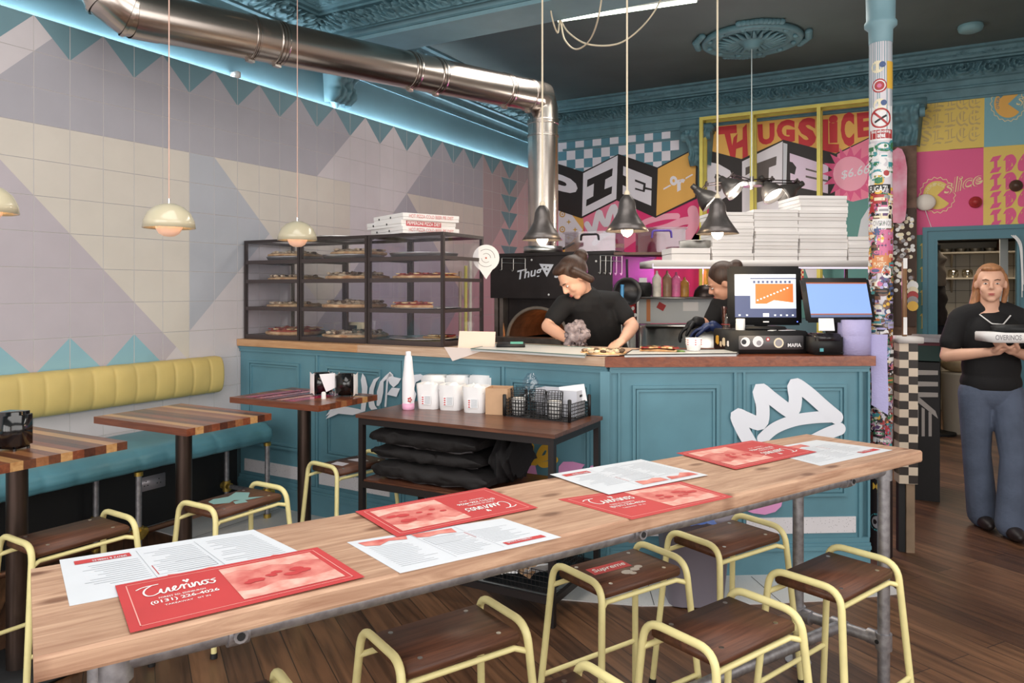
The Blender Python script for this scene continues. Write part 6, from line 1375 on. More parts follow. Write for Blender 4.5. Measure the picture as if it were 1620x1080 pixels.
def pizza_logo(cx, cy, r_, word, wq):
    mb = MB(); pl = []
    for k in range(72): a_ = k*PI/36; rr = r_*(1+.05*math.cos(a_*18)); pl.append((cx+rr*math.cos(a_), cy+rr*math.sin(a_)))
    mb.m(MC['cream']); o = [r3(x, y, 3) for x, y in pl]; i_ = [r3(cx+(x-cx)*.955, cy+(y-cy)*.955, 3) for x, y in pl]
    for k in range(72): mb.face([o[k], o[(k+1) % 72], i_[(k+1) % 72], i_[k]])
    mb.m(MC['yellow'] if word else MC['orange']); pts = [(cx, cy)]+[(cx+.8*r_*math.cos(a_), cy-.8*r_*math.sin(a_)) for a_ in [.75+k*(2*PI-1.35)/26 for k in range(27)]]; mb.face([r3(x, y, 3) for x, y in pts])
    mb.m(MC['blue'] if not word else MC['cream']); 
    s = 'OVERINOS'
    for i, ch in enumerate(s):
        a_ = math.radians(200-i*17) if not word else math.radians(170-i*16); x, y = cx+.62*r_*math.cos(a_), cy-.62*r_*math.sin(a_); t_ = r_*.09; dx, dy = math.sin(a_)*t_, math.cos(a_)*t_; ex, ey = math.cos(a_)*t_, -math.sin(a_)*t_
        text(mb, ch, [r3(x-dx+ex, y-dy+ey, 4), r3(x+dx+ex, y+dy+ey, 4), r3(x+dx-ex, y+dy-ey, 4), r3(x-dx-ex, y-dy-ey, 4)])
    if wq: mb.m(MC['cream']); text(mb, 'slice', [r3(*p, 5) for p in wq], .03, .2); mb.m(MC['hot'] if word else MC['sky']); text(mb, 'slice', [r3(*p, 6) for p in wq], -.008, .2)
    mb.build('pizza_emblem', sm, label='painted pizza emblem with scalloped edge')
pizza_logo(792, 285, 92, False, [(835, 225), (1010, 200), (1010, 280), (835, 300)]); pizza_logo(415, 772, 95, True, [(445, 690), (655, 640), (660, 715), (450, 775)])
# things on that wall
t = thing('white_balloon', 'white round disc on a thin cord left of the doorway', 'balloon', at_y(1464, 340, B-.04)); c = at_y(1464, 320, B-.035); mb = MB().m(mat('balloon_white', (226, 216, 206), .5)); mb.ell(c, (.093, .03, .083), 10); mb.build('disc', t); mb = MB().m(M_PAPER); mb.tube(spline([c+Vector((0, 0, -.08)), at_y(1470, 350, B-.01), at_y(1478, 372, B-.01), at_y(1484, 385, B-.012)], 4), .003, 5); mb.build('cord', t)
for u, v, m_, lb in ((1543, 320, SC['red'], 'red round boss on the pink painted square'), (1607, 294, mat('knob_brown', (84, 62, 52), .4), 'brown round boss at the right edge of the photo')):
    c = at_y(u, v, B-.0); mb = MB().m(m_); mb.lathe([(.052, 0.0), (.056, .02), (.045, .035), (.03, .04), (.026, .07), (0, .072)], c, 24, R=Matrix.Rotation(PI/2, 3, 'X')); mb.build('wall_ornament', label=lb, cat='ornament', origin=c)
mb = MB().m(mat('skate_pink', (226, 70, 120), .5, c2=(236, 190, 210), vs=4)); sp_ = [(1414, 238), (1420, 233), (1427, 236), (1432, 247), (1435, 265), (1434, 330), (1432, 348), (1425, 353), (1412, 352), (1403, 345), (1402, 250), (1406, 238)]
mb.prism([at_y(u, v, B-.19) for u, v in sp_], (0, .012, 0)); mb.build('skateboard_deck', label='pink and white skateboard deck hung on the brown brick pier', cat='skateboard', bevel=.004)
# yellow metal frame before the mural
M_YF = mat('yellow_frame_paint', (206, 190, 84), .45, var=.08, vs=8); yf = thing('yellow_frame', 'yellow painted metal frame of tall uprights standing before the mural', 'frame', (2.95, 8.2, 0)); YY = 8.12
xs = [at_y(u, 300, YY).x for u in (1109, 1189, 1295, 1402)]
for x in xs:
    for dy in (0, .16): mb = MB().m(M_YF); mb.box((x-.018, YY+dy, 0), (x+.018, YY+dy+.036, 3.36)); mb.build('upright', yf)
for z in (.02, 2.0, 3.36):
    for dy in (0, .16): mb = MB().m(M_YF); mb.box((xs[0]-.018, YY+dy, z), (xs[-1]+.018, YY+dy+.036, z+.036)); mb.build('crossbar', yf)
for x in xs: mb = MB().m(M_YF); mb.box((x-.015, YY+.036, 3.362), (x+.015, YY+.16, 3.392)); mb.build('crossbar', yf)
# ================================================================== PIZZA OVEN
M_OV = mat('oven_black', (48, 42, 42), .42, .3, var=.15, vs=6); M_OVR = mat('oven_rim_steel', (150, 140, 132), .35, .8, var=.2, vs=12)
ox0, ox1, oy = 1.126, 2.22, 5.4; ov = thing('pizza_oven', 'black pizza oven with arched mouth and hood behind the counter', 'oven', ((ox0+ox1)/2, 5.9, 0))
mb = MB().m(M_OV); mb.box((ox0, oy, 1.44), (ox1, oy+1.0, 1.795)); mb.box((ox0-.02, oy-.02, 1.785), (ox1+.02, oy+1.0, 1.81)); mb.build('hood', ov)
# body with an arched mouth
am = at_y(852, 500, oy+.12); ax_, az_ = am.x, 1.19; ar = .27; mb = MB().m(M_OV); mb.box((ox0, oy+.1, 0), (ox1, oy+.9, 1.1)); mb.box((ox0, oy+.1, 1.1), (ax_-ar-.005, oy+.9, 1.44)); mb.box((ax_+ar+.005, oy+.1, 1.1), (ox1, oy+.9, 1.44)); mb.box((ax_-ar-.005, oy+.75, 1.1), (ax_+ar+.005, oy+.9, 1.44))
prof = [(math.cos(PI*k/20)*ar, math.sin(PI*k/20)*ar*.92) for k in range(21)]
for k in range(20):
    (xa_, za_), (xb_, zb_) = prof[k], prof[k+1]; mb.face([(ax_+xa_, oy+.1, az_-.09+za_), (ax_+xb_, oy+.1, az_-.09+zb_), (ax_+xb_, oy+.1, 1.44), (ax_+xa_, oy+.1, 1.44)])
mb.build('body', ov)
mb = MB().m(mat('fire_brick', (84, 62, 50), .9, var=.3, vs=10))
for k in range(20):
    (xa_, za_), (xb_, zb_) = prof[k], prof[k+1]; mb.face([(ax_+xa_, oy+.1, az_-.09+za_), (ax_+xb_, oy+.1, az_-.09+zb_), (ax_+xb_, oy+.74, az_-.09+zb_), (ax_+xa_, oy+.74, az_-.09+za_)])
mb.face([(ax_-ar, oy+.06, az_-.09), (ax_+ar, oy+.06, az_-.09), (ax_+ar, oy+.74, az_-.09), (ax_-ar, oy+.74, az_-.09)]); mb.face([(ax_+x, oy+.74, az_-.09+z) for x, z in prof]); mb.build('chamber', ov)
mb = MB().m(mat('arch_ash', (150, 138, 126), .8, var=.2)); mb.tube([(ax_+x*1.04, oy+.095, az_-.09+z*1.05) for x, z in prof], .014, 8); mb.build('arch_rim', ov)
mb = MB().m(glow('embers', (255, 150, 60), 5)); random.seed(2)
for k in range(9): mb.ell((ax_+.12+random.uniform(-.05, .08), oy+.5+random.uniform(-.1, .1), az_-.07+random.uniform(0, .04)), (.025, .03, .02+random.uniform(0, .03)), 4)
mb.build('embers', ov, kind='stuff'); point('fire_glow', (ax_+.08, oy+.42, 1.2), 1.1, (1, .5, .2), .05)
for x in (ox0+.02, ox0+.07): mb = MB().m(M_OVR); mb.box((x, oy+.03, 1.12), (x+.035, oy+.1, 1.44)); mb.build('frame_strip', ov)
mb = MB().m(M_OVR); mb.box((ox0+.02, oy-.09, 1.075), (ox1-.4, oy+.1, 1.12)); mb.build('landing_shelf', ov)
mb = MB().m(M_PNT); ow = oy-.0015
lq = [at_y(u, v, ow) for u, v in ((818, 428), (857, 420), (859, 438), (820, 447))]
text(mb, 'Thug', lq, .018, .25); c_ = [at_y(u, v, ow) for u, v in ((853, 417), (876, 418), (865, 438))]; mb.face(c_); mb.m(M_OV); 
for u, v in ((861, 422), (867, 423), (865, 429)): c = at_y(u, v, ow-.001); mb.face([c+Vector((.008*math.cos(k), 0, .008*math.sin(k))) for k in range(6)])
mb.m(M_PNT); text(mb, 'S', [at_y(u, v, ow) for u, v in ((876, 424), (886, 422), (887, 438), (877, 440))], .018, .2); mb.build('painted_logo', ov, label='white painted word and pizza slice')
mb = MB().m(M_WHITE)
for u, v in ((841, 411), (943, 413), (868, 466)): mb.ell(at_y(u, v, oy-.003), (.009, .006, .009), 5)
mb.build('bolt', ov)
def hooks(u0, u1, v0, v1, lab, n=4):
    t = thing('hook_rail', lab, 'hook rail', at_y((u0+u1)/2, v1, oy-.01), 0, 'wire hook rails on the oven hood')
    mb = MB().m(M_STEEL); a, b = at_y(u0, v0, oy-.012), at_y(u1, v0+1, oy-.012); mb.cyl(a, b, .005, 6); mb.cyl(a+UP*-.04, b+UP*-.04, .004, 6)
    mb.build('rail', t)
    for i in range(n): p = a.lerp(b, i/(n-1)); mb = MB().m(M_STEEL); h = (v1-v0)*5.9/F; mb.tube([p, p-UP*h*.85+Vector((0, -.002, 0)), p-UP*h+Vector((0, -.02, 0)), p-UP*h*.88+Vector((0, -.035, 0))], .004, 6, fil=.01); mb.build('hook', t)
hooks(794, 831, 408, 430, 'wire hook rail at the left of the black oven hood', 3); hooks(950, 984, 404, 434, 'wire hook rail at the right of the black oven hood', 5)
t = thing('steel_pan', 'round steel pan with a handle on top of the oven before the flue', 'pan', at_y(855, 399, 5.55)); c = Vector((at_y(855, 399, 5.55).x, 5.60, 1.8105)); mb = MB().m(M_STEEL); mb.lathe([(0, 0), (.15, 0), (.165, .01), (.165, .06), (.16, .06), (.155, .01), (0, .006)], c, 30); mb.build('pan', t); mb = MB().m(M_BLACK); mb.tube([c+rt*.165+UP*.04, c+rt*.26+UP*.09-fw*.03], .01, 8); mb.build('handle', t)
# board over the oven's right side carrying clear crates
e0 = Vector((1.75, 5.62, 0)); 
sh = thing('overhead_shelf', 'dark wooden shelf holding clear plastic crates right of the oven', 'shelf', (2.4, 5.75, 1.79)); mb = MB().m(wood('shelf_brown', (120, 84, 66), (76, 50, 40), 0)); q = [(2.245, 5.36, 1.775), (2.84, 5.62, 1.775), (2.64, 5.98, 1.775), (2.245, 5.80, 1.775)]; mb.prism([Vector(p) for p in q], (0, 0, .02)); mb.build('board', sh)
M_CLR = glass('clear_crate_plastic', (222, 216, 220), .10)
def crate(c, w_, d_, h_, lab, rz, hcol):
    t = thing('plastic_crate', lab, 'crate', c, rz, 'clear plastic crates over the oven'); M = MAT4[t.name]; mb = MB().m(M_CLR)
    for (x, y, sx_, sy_) in ((0, -d_/2, w_, .004), (0, d_/2, w_, .004), (-w_/2, 0, .004, d_), (w_/2, 0, .004, d_)): mb.obox((x, y, h_/2), (sx_, sy_, h_))
    mb.obox((0, 0, .004), (w_, d_, .006)); mb.obox((0, 0, h_+.005), (w_+.03, d_+.03, .014)); mb.v = [M @ v_ for v_ in mb.v]; mb.build('box', t)
    mb = MB().m(hcol); 
    for sg in (-1,): mb.tube([M @ Vector(p) for p in ((-.075, sg*d_/2-.004, h_*.62), (-.07, sg*d_/2-.012, h_*.92), (.07, sg*d_/2-.012, h_*.92), (.075, sg*d_/2-.004, h_*.62))], .008, 8, fil=.02)
    mb.build('handle', t)
crate(Vector((1.93, 5.74, 1.8105)), .42, .30, .16, 'clear plastic crate with a black handle on the oven top', .12, M_BLACK)
crate(Vector((2.50, 5.70, 1.7955)), .36, .22, .185, 'clear plastic crate with a purple handle beside the magenta wall', .42, mat('handle_purple', (84, 62, 160), .4))
# ================================================================== SHELF OF PIZZA BOXES OVER THE TILLS
S0 = at_t(1033, 415, 5.2); zsh = 1.5+(460-411)*5.2/F
sdir = dr; e0 = Vector((S0.x, S0.y, 0)); 
e1 = at_pl(1392, 410, e0, nr); ln = (Vector((e1.x, e1.y, 0))-e0).dot(dr)
bs_ = thing('box_shelf', 'white overhead shelf loaded with stacked pizza boxes above the tills', 'shelf', e0+dr*ln/2+nr*.2+UP*(zsh-.06))
R_s = Matrix((dr, nr, UP)).transposed()
mb = MB().m(mat('shelf_white', (222, 218, 216), .5)); mb.obox(e0+dr*ln/2+nr*.21+UP*(zsh-.025), (ln, .42, .05), R_s, .003); mb.build('board', bs_)
mb = MB().m(mat('shelf_underlight', (226, 226, 232), .5, emis=(235, 225, 255), es=.35)); mb.obox(e0+dr*ln/2+nr*.012+UP*(zsh-.042), (ln, .02, .035), R_s); mb.build('edge_strip', bs_)
for s_ in (ln-.05,): mb = MB().m(M_DARKST); mb.cyl(e0+dr*s_+nr*.38, e0+dr*s_+nr*.38+UP*(zsh-.05), .012, 8); mb.build('post', bs_)
def ss(u): q = at_pl(u, 400, e0, nr); return (Vector((q.x, q.y, 0))-e0).dot(dr)
random.seed(31); pb = None; nb = 0
def stack(u0, u1, n, vt, name, pos):
    """n boxes from the shelf up to image row vt"""
    global pb
    a_, b_ = ss(u0), ss(u1); w_ = b_-a_; tq = (C0-(e0+dr*(a_+w_/2))).length; tdep = ((e0+dr*(a_+w_/2))-Vector((CX, 0, 0))).dot(fw); ht = (1.5+(460-vt)*tdep/F)-zsh; h = ht/n
    for i in range(n):
        jx, jn, jr = random.uniform(-.006, .006), random.uniform(-.006, .008), random.uniform(-.03, .03); s_ = w_-.006
        c = e0+dr*(a_+w_/2+jx)+nr*(.012+s_/2+jn)+UP*(zsh+.0005+h*i)
        od = 'only' if n == 1 else 'bottom' if i == 0 else 'top' if i == n-1 else ['', 'second', 'third', 'fourth', 'fifth', 'sixth', 'seventh', 'eighth'][i]+' from bottom'
        t = thing('pizza_box', '%s plain white pizza box of %s' % (od, name), 'pizza box', c, math.atan2(dr.y, dr.x)+jr, 'plain pizza boxes on the overhead shelf'); M = MAT4[t.name]
        mb = MB().m(M_BOXW); mb.box((-s_/2, -s_/2, 0), (s_/2, s_/2, h*.5)); mb.v = [M @ v_ for v_ in mb.v]; mb.build('base', t)
        mb = MB().m(M_BOXW); mb.box((-s_/2-.002, -s_/2-.002, h*.54), (s_/2+.002, s_/2+.002, h-.0008)); mb.v = [M @ v_ for v_ in mb.v]; mb.build('lid', t)
stack(1064, 1126, 1, 392, 'the single box under the steel tin', 0)
stack(1128, 1193, 7, 335, 'the leftmost tall stack on the overhead shelf', 0)
stack(1194, 1264, 7, 331, 'the middle tall stack on the overhead shelf', 0)
stack(1265, 1342, 9, 309, 'the tallest stack on the overhead shelf', 0)
stack(1344, 1392, 3, 374, 'the short stack beside the sticker column', 0)
c = at_t(1100, 392, 5.35); hb = 1.5+(460-392)*5.28/F; mb = MB().m(M_STEEL); mb.lathe([(0, 0), (.11, 0), (.115, .05), (.118, .052), (.11, .055), (0, .055)], Vector((c.x, c.y, hb+.0)), 30); mb.build('steel_tin', label='round steel tin on the single pizza box at the shelf left end', cat='tin')
# ================================================================== PREP STATION BEHIND THE COUNTER
R0 = Matrix.Rotation(TH+.06, 3, 'Z'); pc = at_t(1103, 512, 5.5); pcx = Vector((pc.x, pc.y, 0))
ps = thing('prep_station', 'stainless steel prep fridge with raised shelf between the two workers', 'prep counter', pcx)
mb = MB().m(M_STEEL); mb.obox(pcx+UP*.62+R0 @ Vector((.0, .1, 0)), (.84, .60, 1.24), R0, .01); mb.build('cabinet', ps)
mb = MB().m(M_STEEL); mb.obox(pcx+R0 @ Vector((0, -.19, 1.25)), (.86, .05, .03), R0, .005); mb.build('front_edge', ps)
mb = MB().m(mat('prep_back_white', (196, 200, 202), .35)); mb.obox(pcx+R0 @ Vector((.0, .28, 1.345)), (.84, .03, .19), R0); mb.build('splash_panel', ps)
mb = MB().m(M_STEEL); mb.obox(pcx+R0 @ Vector((.0, .24, 1.447)), (.88, .24, .015), R0, .003); mb.build('raised_shelf', ps)
for x in (-.42, .42): mb = MB().m(M_STEEL); mb.obox(pcx+R0 @ Vector((x, .2, 1.345)), (.015, .2, .19), R0); mb.build('side_plate', ps)
mb = MB().m(SC['orange']); mb.obox(pcx+R0 @ Vector((-.30, .262, 1.35)), (.03, .002, .17), R0); mb.m(SC['red']); mb.obox(pcx+R0 @ Vector((-.2, .262, 1.38)), (.06, .002, .05), R0 @ Matrix.Rotation(.5, 3, 'Y')); mb.m(SC['white']); mb.obox(pcx+R0 @ Vector((.03, .262, 1.38)), (.12, .002, .07), R0); mb.build('sticker', ps)
def ps_(x, y, z): return pcx+R0 @ Vector((x, y, z))
zp = 1.4550
for i, (x, col, h, lb) in enumerate(((-.245, (222, 216, 206), .20, 'white squeezy sauce bottle'), (-.165, (150, 120, 96), .20, 'brown flecked sauce bottle'), (-.095, (226, 120, 170), .19, 'pink squeezy sauce bottle'), (-.03, (176, 130, 60), .15, 'amber oil bottle'))):
    mb = MB().m(mat(['sauce_white', 'sauce_brown', 'sauce_pink', 'sauce_amber'][i], col, .35, var=.15, vs=18)); mb.lathe([(.032, 0), (.034, .01), (.034, h*.72), (.02, h*.82), (.01, h*.88), (.007, h), (0, h)], ps_(x, .22, zp), 16); mb.build('sauce_bottle', label=lb+' on the steel shelf behind the counter', cat='bottle', group='sauce bottles on the steel shelf')
t = thing('ticket_printer', 'black ticket printer with a white slip left of the sauce bottles', 'printer', ps_(-.355, .24, zp)); mb = MB().m(M_BLACK); mb.obox(ps_(-.355, .24, zp+.055), (.125, .14, .11), R0, .01); mb.build('casing', t); mb = MB().m(M_PAPER); mb.obox(ps_(-.35, .23, zp+.125), (.06, .002, .04), R0); mb.build('paper_slip', t)
t = thing('metal_bowl', 'dark steel bowl upturned on the shelf right of the sauce bottles', 'bowl', ps_(.14, .24, zp)); mb = MB().m(M_DARKST); mb.lathe([(.09, 0), (.092, .006), (.08, .05), (.05, .085), (0, .095)], ps_(.14, .24, zp), 24); mb.build('bowl', t)
# black skillet, blue handled tool, polka dot box
t = thing('frying_pan', 'black frying pan hanging by the polka dot box right of the oven', 'pan', at_t(995, 495, 5.45)); c = at_t(992, 462, 5.45); Rp = Matrix.Rotation(TH, 3, 'Z') @ Matrix.Rotation(PI/2-.2, 3, 'X') ; mb = MB().m(mat('pan_black', (34, 32, 34), .3, .4)); mb.lathe([(0, 0), (.085, 0), (.105, .03), (.1, .032), (.08, .006), (0, .006)], c, 28, R=Rp); mb.build('pan', t); mb = MB().m(M_BLACK); mb.tube([c+UP*.10, c+UP*.24], .009, 8); mb.build('handle', t)
mb = MB().m(SC['red']); c = at_t(992, 494, 5.6); bxz = 1.24; mb.obox(Vector((c.x, c.y, bxz+.13)), (.11, .09, .26), R0, .004)
mb.m(M_WHITE)
for i in range(3):
    for j in range(5): q = Vector((c.x, c.y, bxz+.03+j*.05))+R0 @ Vector((-.035+i*.035+(.017 if j % 2 else 0), -.0465, 0)); mb.face([q+R0 @ Vector((.012*math.cos(k*PI/4), 0, .015*math.sin(k*PI/4))) for k in range(8)])
mb.build('polka_dot_box', label='red box with white dots standing left of the sauce bottles', cat='box')
mb = MB().m(M_STEEL); mb.obox(Vector((c.x, c.y, .62)), (.11, .10, 1.238), R0, .005); mb.build('steel_stand', label='narrow steel stand under the polka dot box', cat='stand')
t = thing('long_tool', 'long steel tool with a blue handle standing right of the oven', 'tool', at_t(983, 512, 4.95)); a, b, c = at_t(980, 816, 4.95), at_t(984, 477, 4.95), at_t(984.5, 450, 4.95); mb = MB().m(M_STEEL); mb.cyl(a, b, .005, 8); mb.build('shaft', t); mb = MB().m(mat('handle_blue', (60, 130, 180), .4)); mb.tube([b, b.lerp(c, .15), b.lerp(c, .3), b.lerp(c, .6), b.lerp(c, .85), c], [.009, .013, .011, .013, .011, .013], 10); mb.build('handle', t)
# ================================================================== RIGHT OF THE COLUMN
pp = thing('checkered_post', 'narrow post tiled in black and cream checks right of the sticker column', 'post', (4.24, 4.86, 0))
c = at_t(1433, 600, 4.30); pcn = Vector((c.x, c.y, 0)); Rn = Matrix.Rotation(TH-.2, 3, 'Z'); mb = MB().m(mat('check_cream', (206, 190, 170), .5)); mb.obox(pcn+UP*.80, (.098, .10, .80), Rn); mb.m(mat('check_black', (40, 32, 28), .5)); W_ = .0490
for i in range(17):
    z = .402+i*.0470; x = -W_/2 if i % 2 else W_/2; mb.obox(pcn+Rn @ Vector((x, 0, z+.0235)), (W_, .1012, .0470), Rn)
mb.build('tiled_face', pp); mb = MB().m(mat('post_wood', (140, 118, 96), .7, var=.2)); mb.obox(pcn+Rn @ Vector((.018, 0, .2)), (.045, .05, .40), Rn); mb.build('foot', pp); mb = MB().m(M_BLACK); mb.obox(pcn+Rn @ Vector((-.025, .01, .2)), (.035, .05, .40), Rn); mb.build('foot', pp)
c = at_t(1434, 548, 4.30); c.z = 1.20; mb = MB().m(mat('ledge_white', (206, 200, 196), .5)); mb.obox(pcn+Rn @ Vector((.01, .02, 1.22)), (.13, .18, .036), Rn, .003); mb.build('white_ledge', label='white ledge capping the checkered post', cat='ledge')
# striped cabinet further back
M_ZB = mat('stripe_black', (24, 22, 24), .5); M_ZW = mat('stripe_white', (190, 184, 180), .6); cy_ = 6.1
x0_, x1_ = at_y(1446, 600, cy_).x, at_y(1487, 600, cy_).x; cbz = thing('striped_cabinet', 'black cabinet painted with white maze stripes beside the doorway', 'cabinet', ((x0_+x1_)/2, cy_+.3, 0)); mb = MB().m(M_ZB); mb.box((x0_, cy_, 0), (x1_, cy_+.5, .99)); mb.build('carcass', cbz)
mb = MB().m(M_ZW); zy = lambda u, v: at_y(u, v, cy_-.002)
for v in (585, 603, 620): mb.face([zy(1447, v), zy(1484, v+1), zy(1484, v+8), zy(1447, v+8)])
for u in (1448, 1458, 1469): mb.face([zy(u, 638+(u-1448)*.6), zy(u+5, 641+(u-1448)*.6), zy(u+5, 690), zy(u, 690)])
mb.face([zy(1447, 622), zy(1480, 650), zy(1484, 662), zy(1447, 632)]); mb.build('white_stripes', cbz)
mb = MB().m(mat('dark_green', (28, 62, 58), .5)); mb.box((x0_, cy_-.006, 1.0), (x1_, cy_+.5, 1.11)); mb.build('green_drawer', cbz)
mb = MB().m(mat('ledge_steel', (150, 146, 150), .35, .5)); mb.box((x0_-.02, cy_-.03, 1.135), (x1_+.03, cy_+.5, 1.165)); mb.m(mat('edge_maroon', (104, 40, 56), .5)); mb.box((x0_, cy_-.01, 1.11), (x1_, cy_+.5, 1.135)); mb.build('top_board', cbz)
# upright clutter on the ledge: ruler, rail of bottle caps
t = thing('wooden_ruler', 'tall worn wooden batten standing on the white ledge', 'batten', pcn+UP*1.239); mb = MB().m(wood('batten_wood', (176, 134, 96), (132, 96, 68), 2)); a = pcn+Rn @ Vector((-.008, .0, 1.2385)); mb.obox(a+UP*.215, (.024, .02, .43), Rn, .002); mb.build('batten', t); mb = MB().m(M_WHITE); mb.obox(a+UP*.06+fw*-.0105, (.02, .001, .10), Rn); mb.build('paper_tape', t); mb = MB().m(M_WHITE); mb.obox(a+UP*.42+fw*-.0105, (.022, .001, .06), Rn); mb.build('paper_tape', t)
cc_ = Vector((4.13, 8.36, 0)); t = thing('cap_board', 'strip of the brick pier crowded with pale stickers and round badges', 'badge board', (4.10, 8.37, 1.2)); mb = MB().m(mat('board_brown', (70, 52, 44), .7)); mb.box((3.995, 8.365, 1.15), (4.24, 8.379, 2.32)); mb.build('board', t)
random.seed(12); mb = MB()
for i in range(90): x, z = random.uniform(4.02, 4.22), random.uniform(1.5, 2.3); mb.m(SC[random.choice(['white', 'cream', 'grey', 'cream', 'brown', 'white'])]); mb.face([(x+.02*math.cos(k*PI/4), 8.363-.00003*i, z+.02*math.sin(k*PI/4)) for k in range(8)])
mb.build('badges', t, kind='stuff')
mb = MB()
for i in range(5): mb.m(SC[['white', 'cream', 'red', 'grey', 'yellow'][i]]); z = 1.62-.0*i; c = at_y(1444, [452, 461, 468, 476, 484][i], 8.36); mb.face([c+Vector((.05*math.cos(k*PI/6), -.003-.0004*i, .05*math.sin(k*PI/6))) for k in range(12)])
mb.build('badge', t)
# ================================================================== THROUGH THE DOOR
M_KS = mat('kitchen_shelf', (170, 160, 146), .5)
for zz_, lb in ((1.97, 'upper wall shelf of foil tins seen through the doorway'), (1.66, 'lower wall shelf of glass jars seen through the doorway')):
    t = thing('wall_shelf', lb, 'shelf', (4.95, 10.65, zz_), 0, 'wall shelves beyond the doorway'); mb = MB().m(M_KS); mb.box((4.35, 10.45, zz_-.02), (5.7, 10.79, zz_)); mb.build('board', t)
    for x in (4.6, 5.4): mb = MB().m(M_KS); mb.prism([(x, 10.79, zz_-.02), (x, 10.5, zz_-.02), (x, 10.79, zz_-.18)], (.02, 0, 0)); mb.build('bracket', t)
mb = MB().m(mat('dark_beam', (48, 40, 38), .7)); mb.box((4.3, 10.3, 2.1), (6.0, 10.79, 2.3)); mb.build('hanging_cupboard', label='dark cupboard above the shelves beyond the doorway', cat='cupboard')
for i in range(4):
    x = 4.55+i*.15; mb = MB().m(M_STEEL); mb.lathe([(.05, 0), (.065, .04), (.066, .045), (0, .05)], (x, 10.6, 1.9705), 16); mb.build('foil_tin', label=['first', 'second', 'third', 'fourth'][i]+' foil tin from the left on the upper shelf beyond the doorway', cat='tin', group='foil tins')
for i in range(3):
    x = 4.62+i*.15; mb = MB().m(glass('jar_glass', (220, 214, 200), .3)); mb.lathe([(.045, 0), (.06, .03), (.055, .09), (.04, .10), (0, .1)], (x, 10.6, 1.6605), 16); mb.build('glass_jar', label=['left', 'middle', 'right'][i]+' glass jar on the lower shelf beyond the doorway', cat='jar', group='glass jars')
mb = MB().m(SC['brown']); mb.lathe([(.05, 0), (.055, .05), (.045, .13), (0, .14)], (5.12, 10.6, 1.9705), 16); mb.build('clay_jug', label='brown jug at the right of the upper shelf beyond the doorway', cat='jug')
t = thing('coat_rack', 'dark coat stand hung with jackets just inside the doorway', 'coat stand', (4.45, 9.0, 0)); mb = MB().m(M_BLACK); mb.cyl((4.45, 9.0, 0), (4.45, 9.0, 1.98), .016, 10); mb.build('pole', t); mb = MB().m(M_BLACK); mb.cyl((4.45, 9.0, 0), (4.45, 9.0, .025), .16, 24); mb.build('base', t)
def coat(x, y, zt_, zb_, w_, col, lab, sd):
    mb = MB().m(mat('coat_'+lab.split()[0], col, .9)); mb.grid(lambda u, v: Vector((x+.06*math.sin(2*PI*u)*min(1, v*4+.1)+.025*noise.noise(Vector((u*4, v*6, sd))), y+w_/2*math.cos(2*PI*u)*min(1, v*3+.15)+.02*noise.noise(Vector((u*5, v*4, sd+3))), zt_+(zb_-zt_)*v)), 28, 22)
    mb.build('hanging_jacket', label=lab, cat='jacket', group='jackets hanging beyond the doorway')
coat(4.45, 9.0, 1.93, 1.55, .34, (110, 96, 84), 'tan jacket hanging highest at the left inside the doorway', 1); coat(4.46, 8.95, 1.60, 1.15, .36, (44, 34, 32), 'dark brown jacket hanging in the middle at the left inside the doorway', 2); coat(4.45, 9.02, 1.28, .95, .3, (34, 34, 42), 'near-black jacket hanging lowest at the left inside the doorway', 3)
mb = MB().m(mat('kitchen_bin_white', (176, 164, 148), .5)); mb.lathe([(.13, 0), (.16, .62), (.165, .64), (0, .64)], (4.62, 9.2, 0), 24); mb.build('white_bin', label='pale tall bin standing just inside the doorway', cat='bin')
mb = MB().m(mat('bread_bag', (150, 128, 96), .6, var=.3)); mb.ell((4.62, 9.2, .72), (.16, .13, .08), 8); mb.build('paper_sack', label='brown crumpled sack lying on the pale bin beyond the doorway', cat='sack')
mb = MB().m(M_WHITE); mb.box((5.0, 9.2, 0), (5.07, 9.28, 2.7)); mb.build('white_pipe_box', label='white boxed pipe upright at the right inside the doorway', cat='pipe box')
mb = MB().m(M_STEEL); mb.box((4.7, 10.2, 0), (5.9, 10.75, .9)); mb.build('steel_unit', label='steel unit against the far tiled wall beyond the doorway', cat='unit', bevel=.01)
mb = MB().m(M_PAPER)
for k in range(3): mb.tube(spline([at_y(1600+k*3, 372, B-.05), at_y(1612+k*2, 386, B-.06), at_y(1616+k, 420, B-.05), at_y(1617+k, 470-k*10, B-.05)], 5), .005, 6)
mb.build('loose_cable', label='white and grey loose cables at the top right of the door frame', cat='cable')
# ================================================================== PEOPLE
M_SKIN = mat('skin', (226, 176, 150), .55, var=.05, vs=8); M_SKIN2 = mat('skin_warm', (214, 160, 134), .55, var=.05, vs=8)
M_TEE = mat('black_tee', (20, 19, 21), .85, bump=.3, bs=14); M_JEAN = mat('blue_jeans', (86, 96, 116), .85, var=.14, vs=7, bump=.3, bs=60)
M_HAIRB = mat('brown_hair', (64, 44, 34), .5, var=.3, vs=30, stretch=(4, 4, .6)); M_HAIRG = mat('ginger_blond_hair', (164, 114, 76), .5, var=.25, vs=30, stretch=(4, 4, .6))
M_LIP = mat('lips', (186, 104, 96), .5); M_EYEW = mat('eye_white', (236, 232, 228), .3); M_IRIS = mat('iris_dark', (50, 38, 32), .2); M_BROW = mat('eyebrow', (84, 60, 46), .8)
def cap(mb, a, b, ra, rb, n=16):
    a, b = Vector(a), Vector(b); mb.cyl(a, b, ra, n, rb); mb.ell(a, (ra,)*3, 8); mb.ell(b, (rb,)*3, 8)
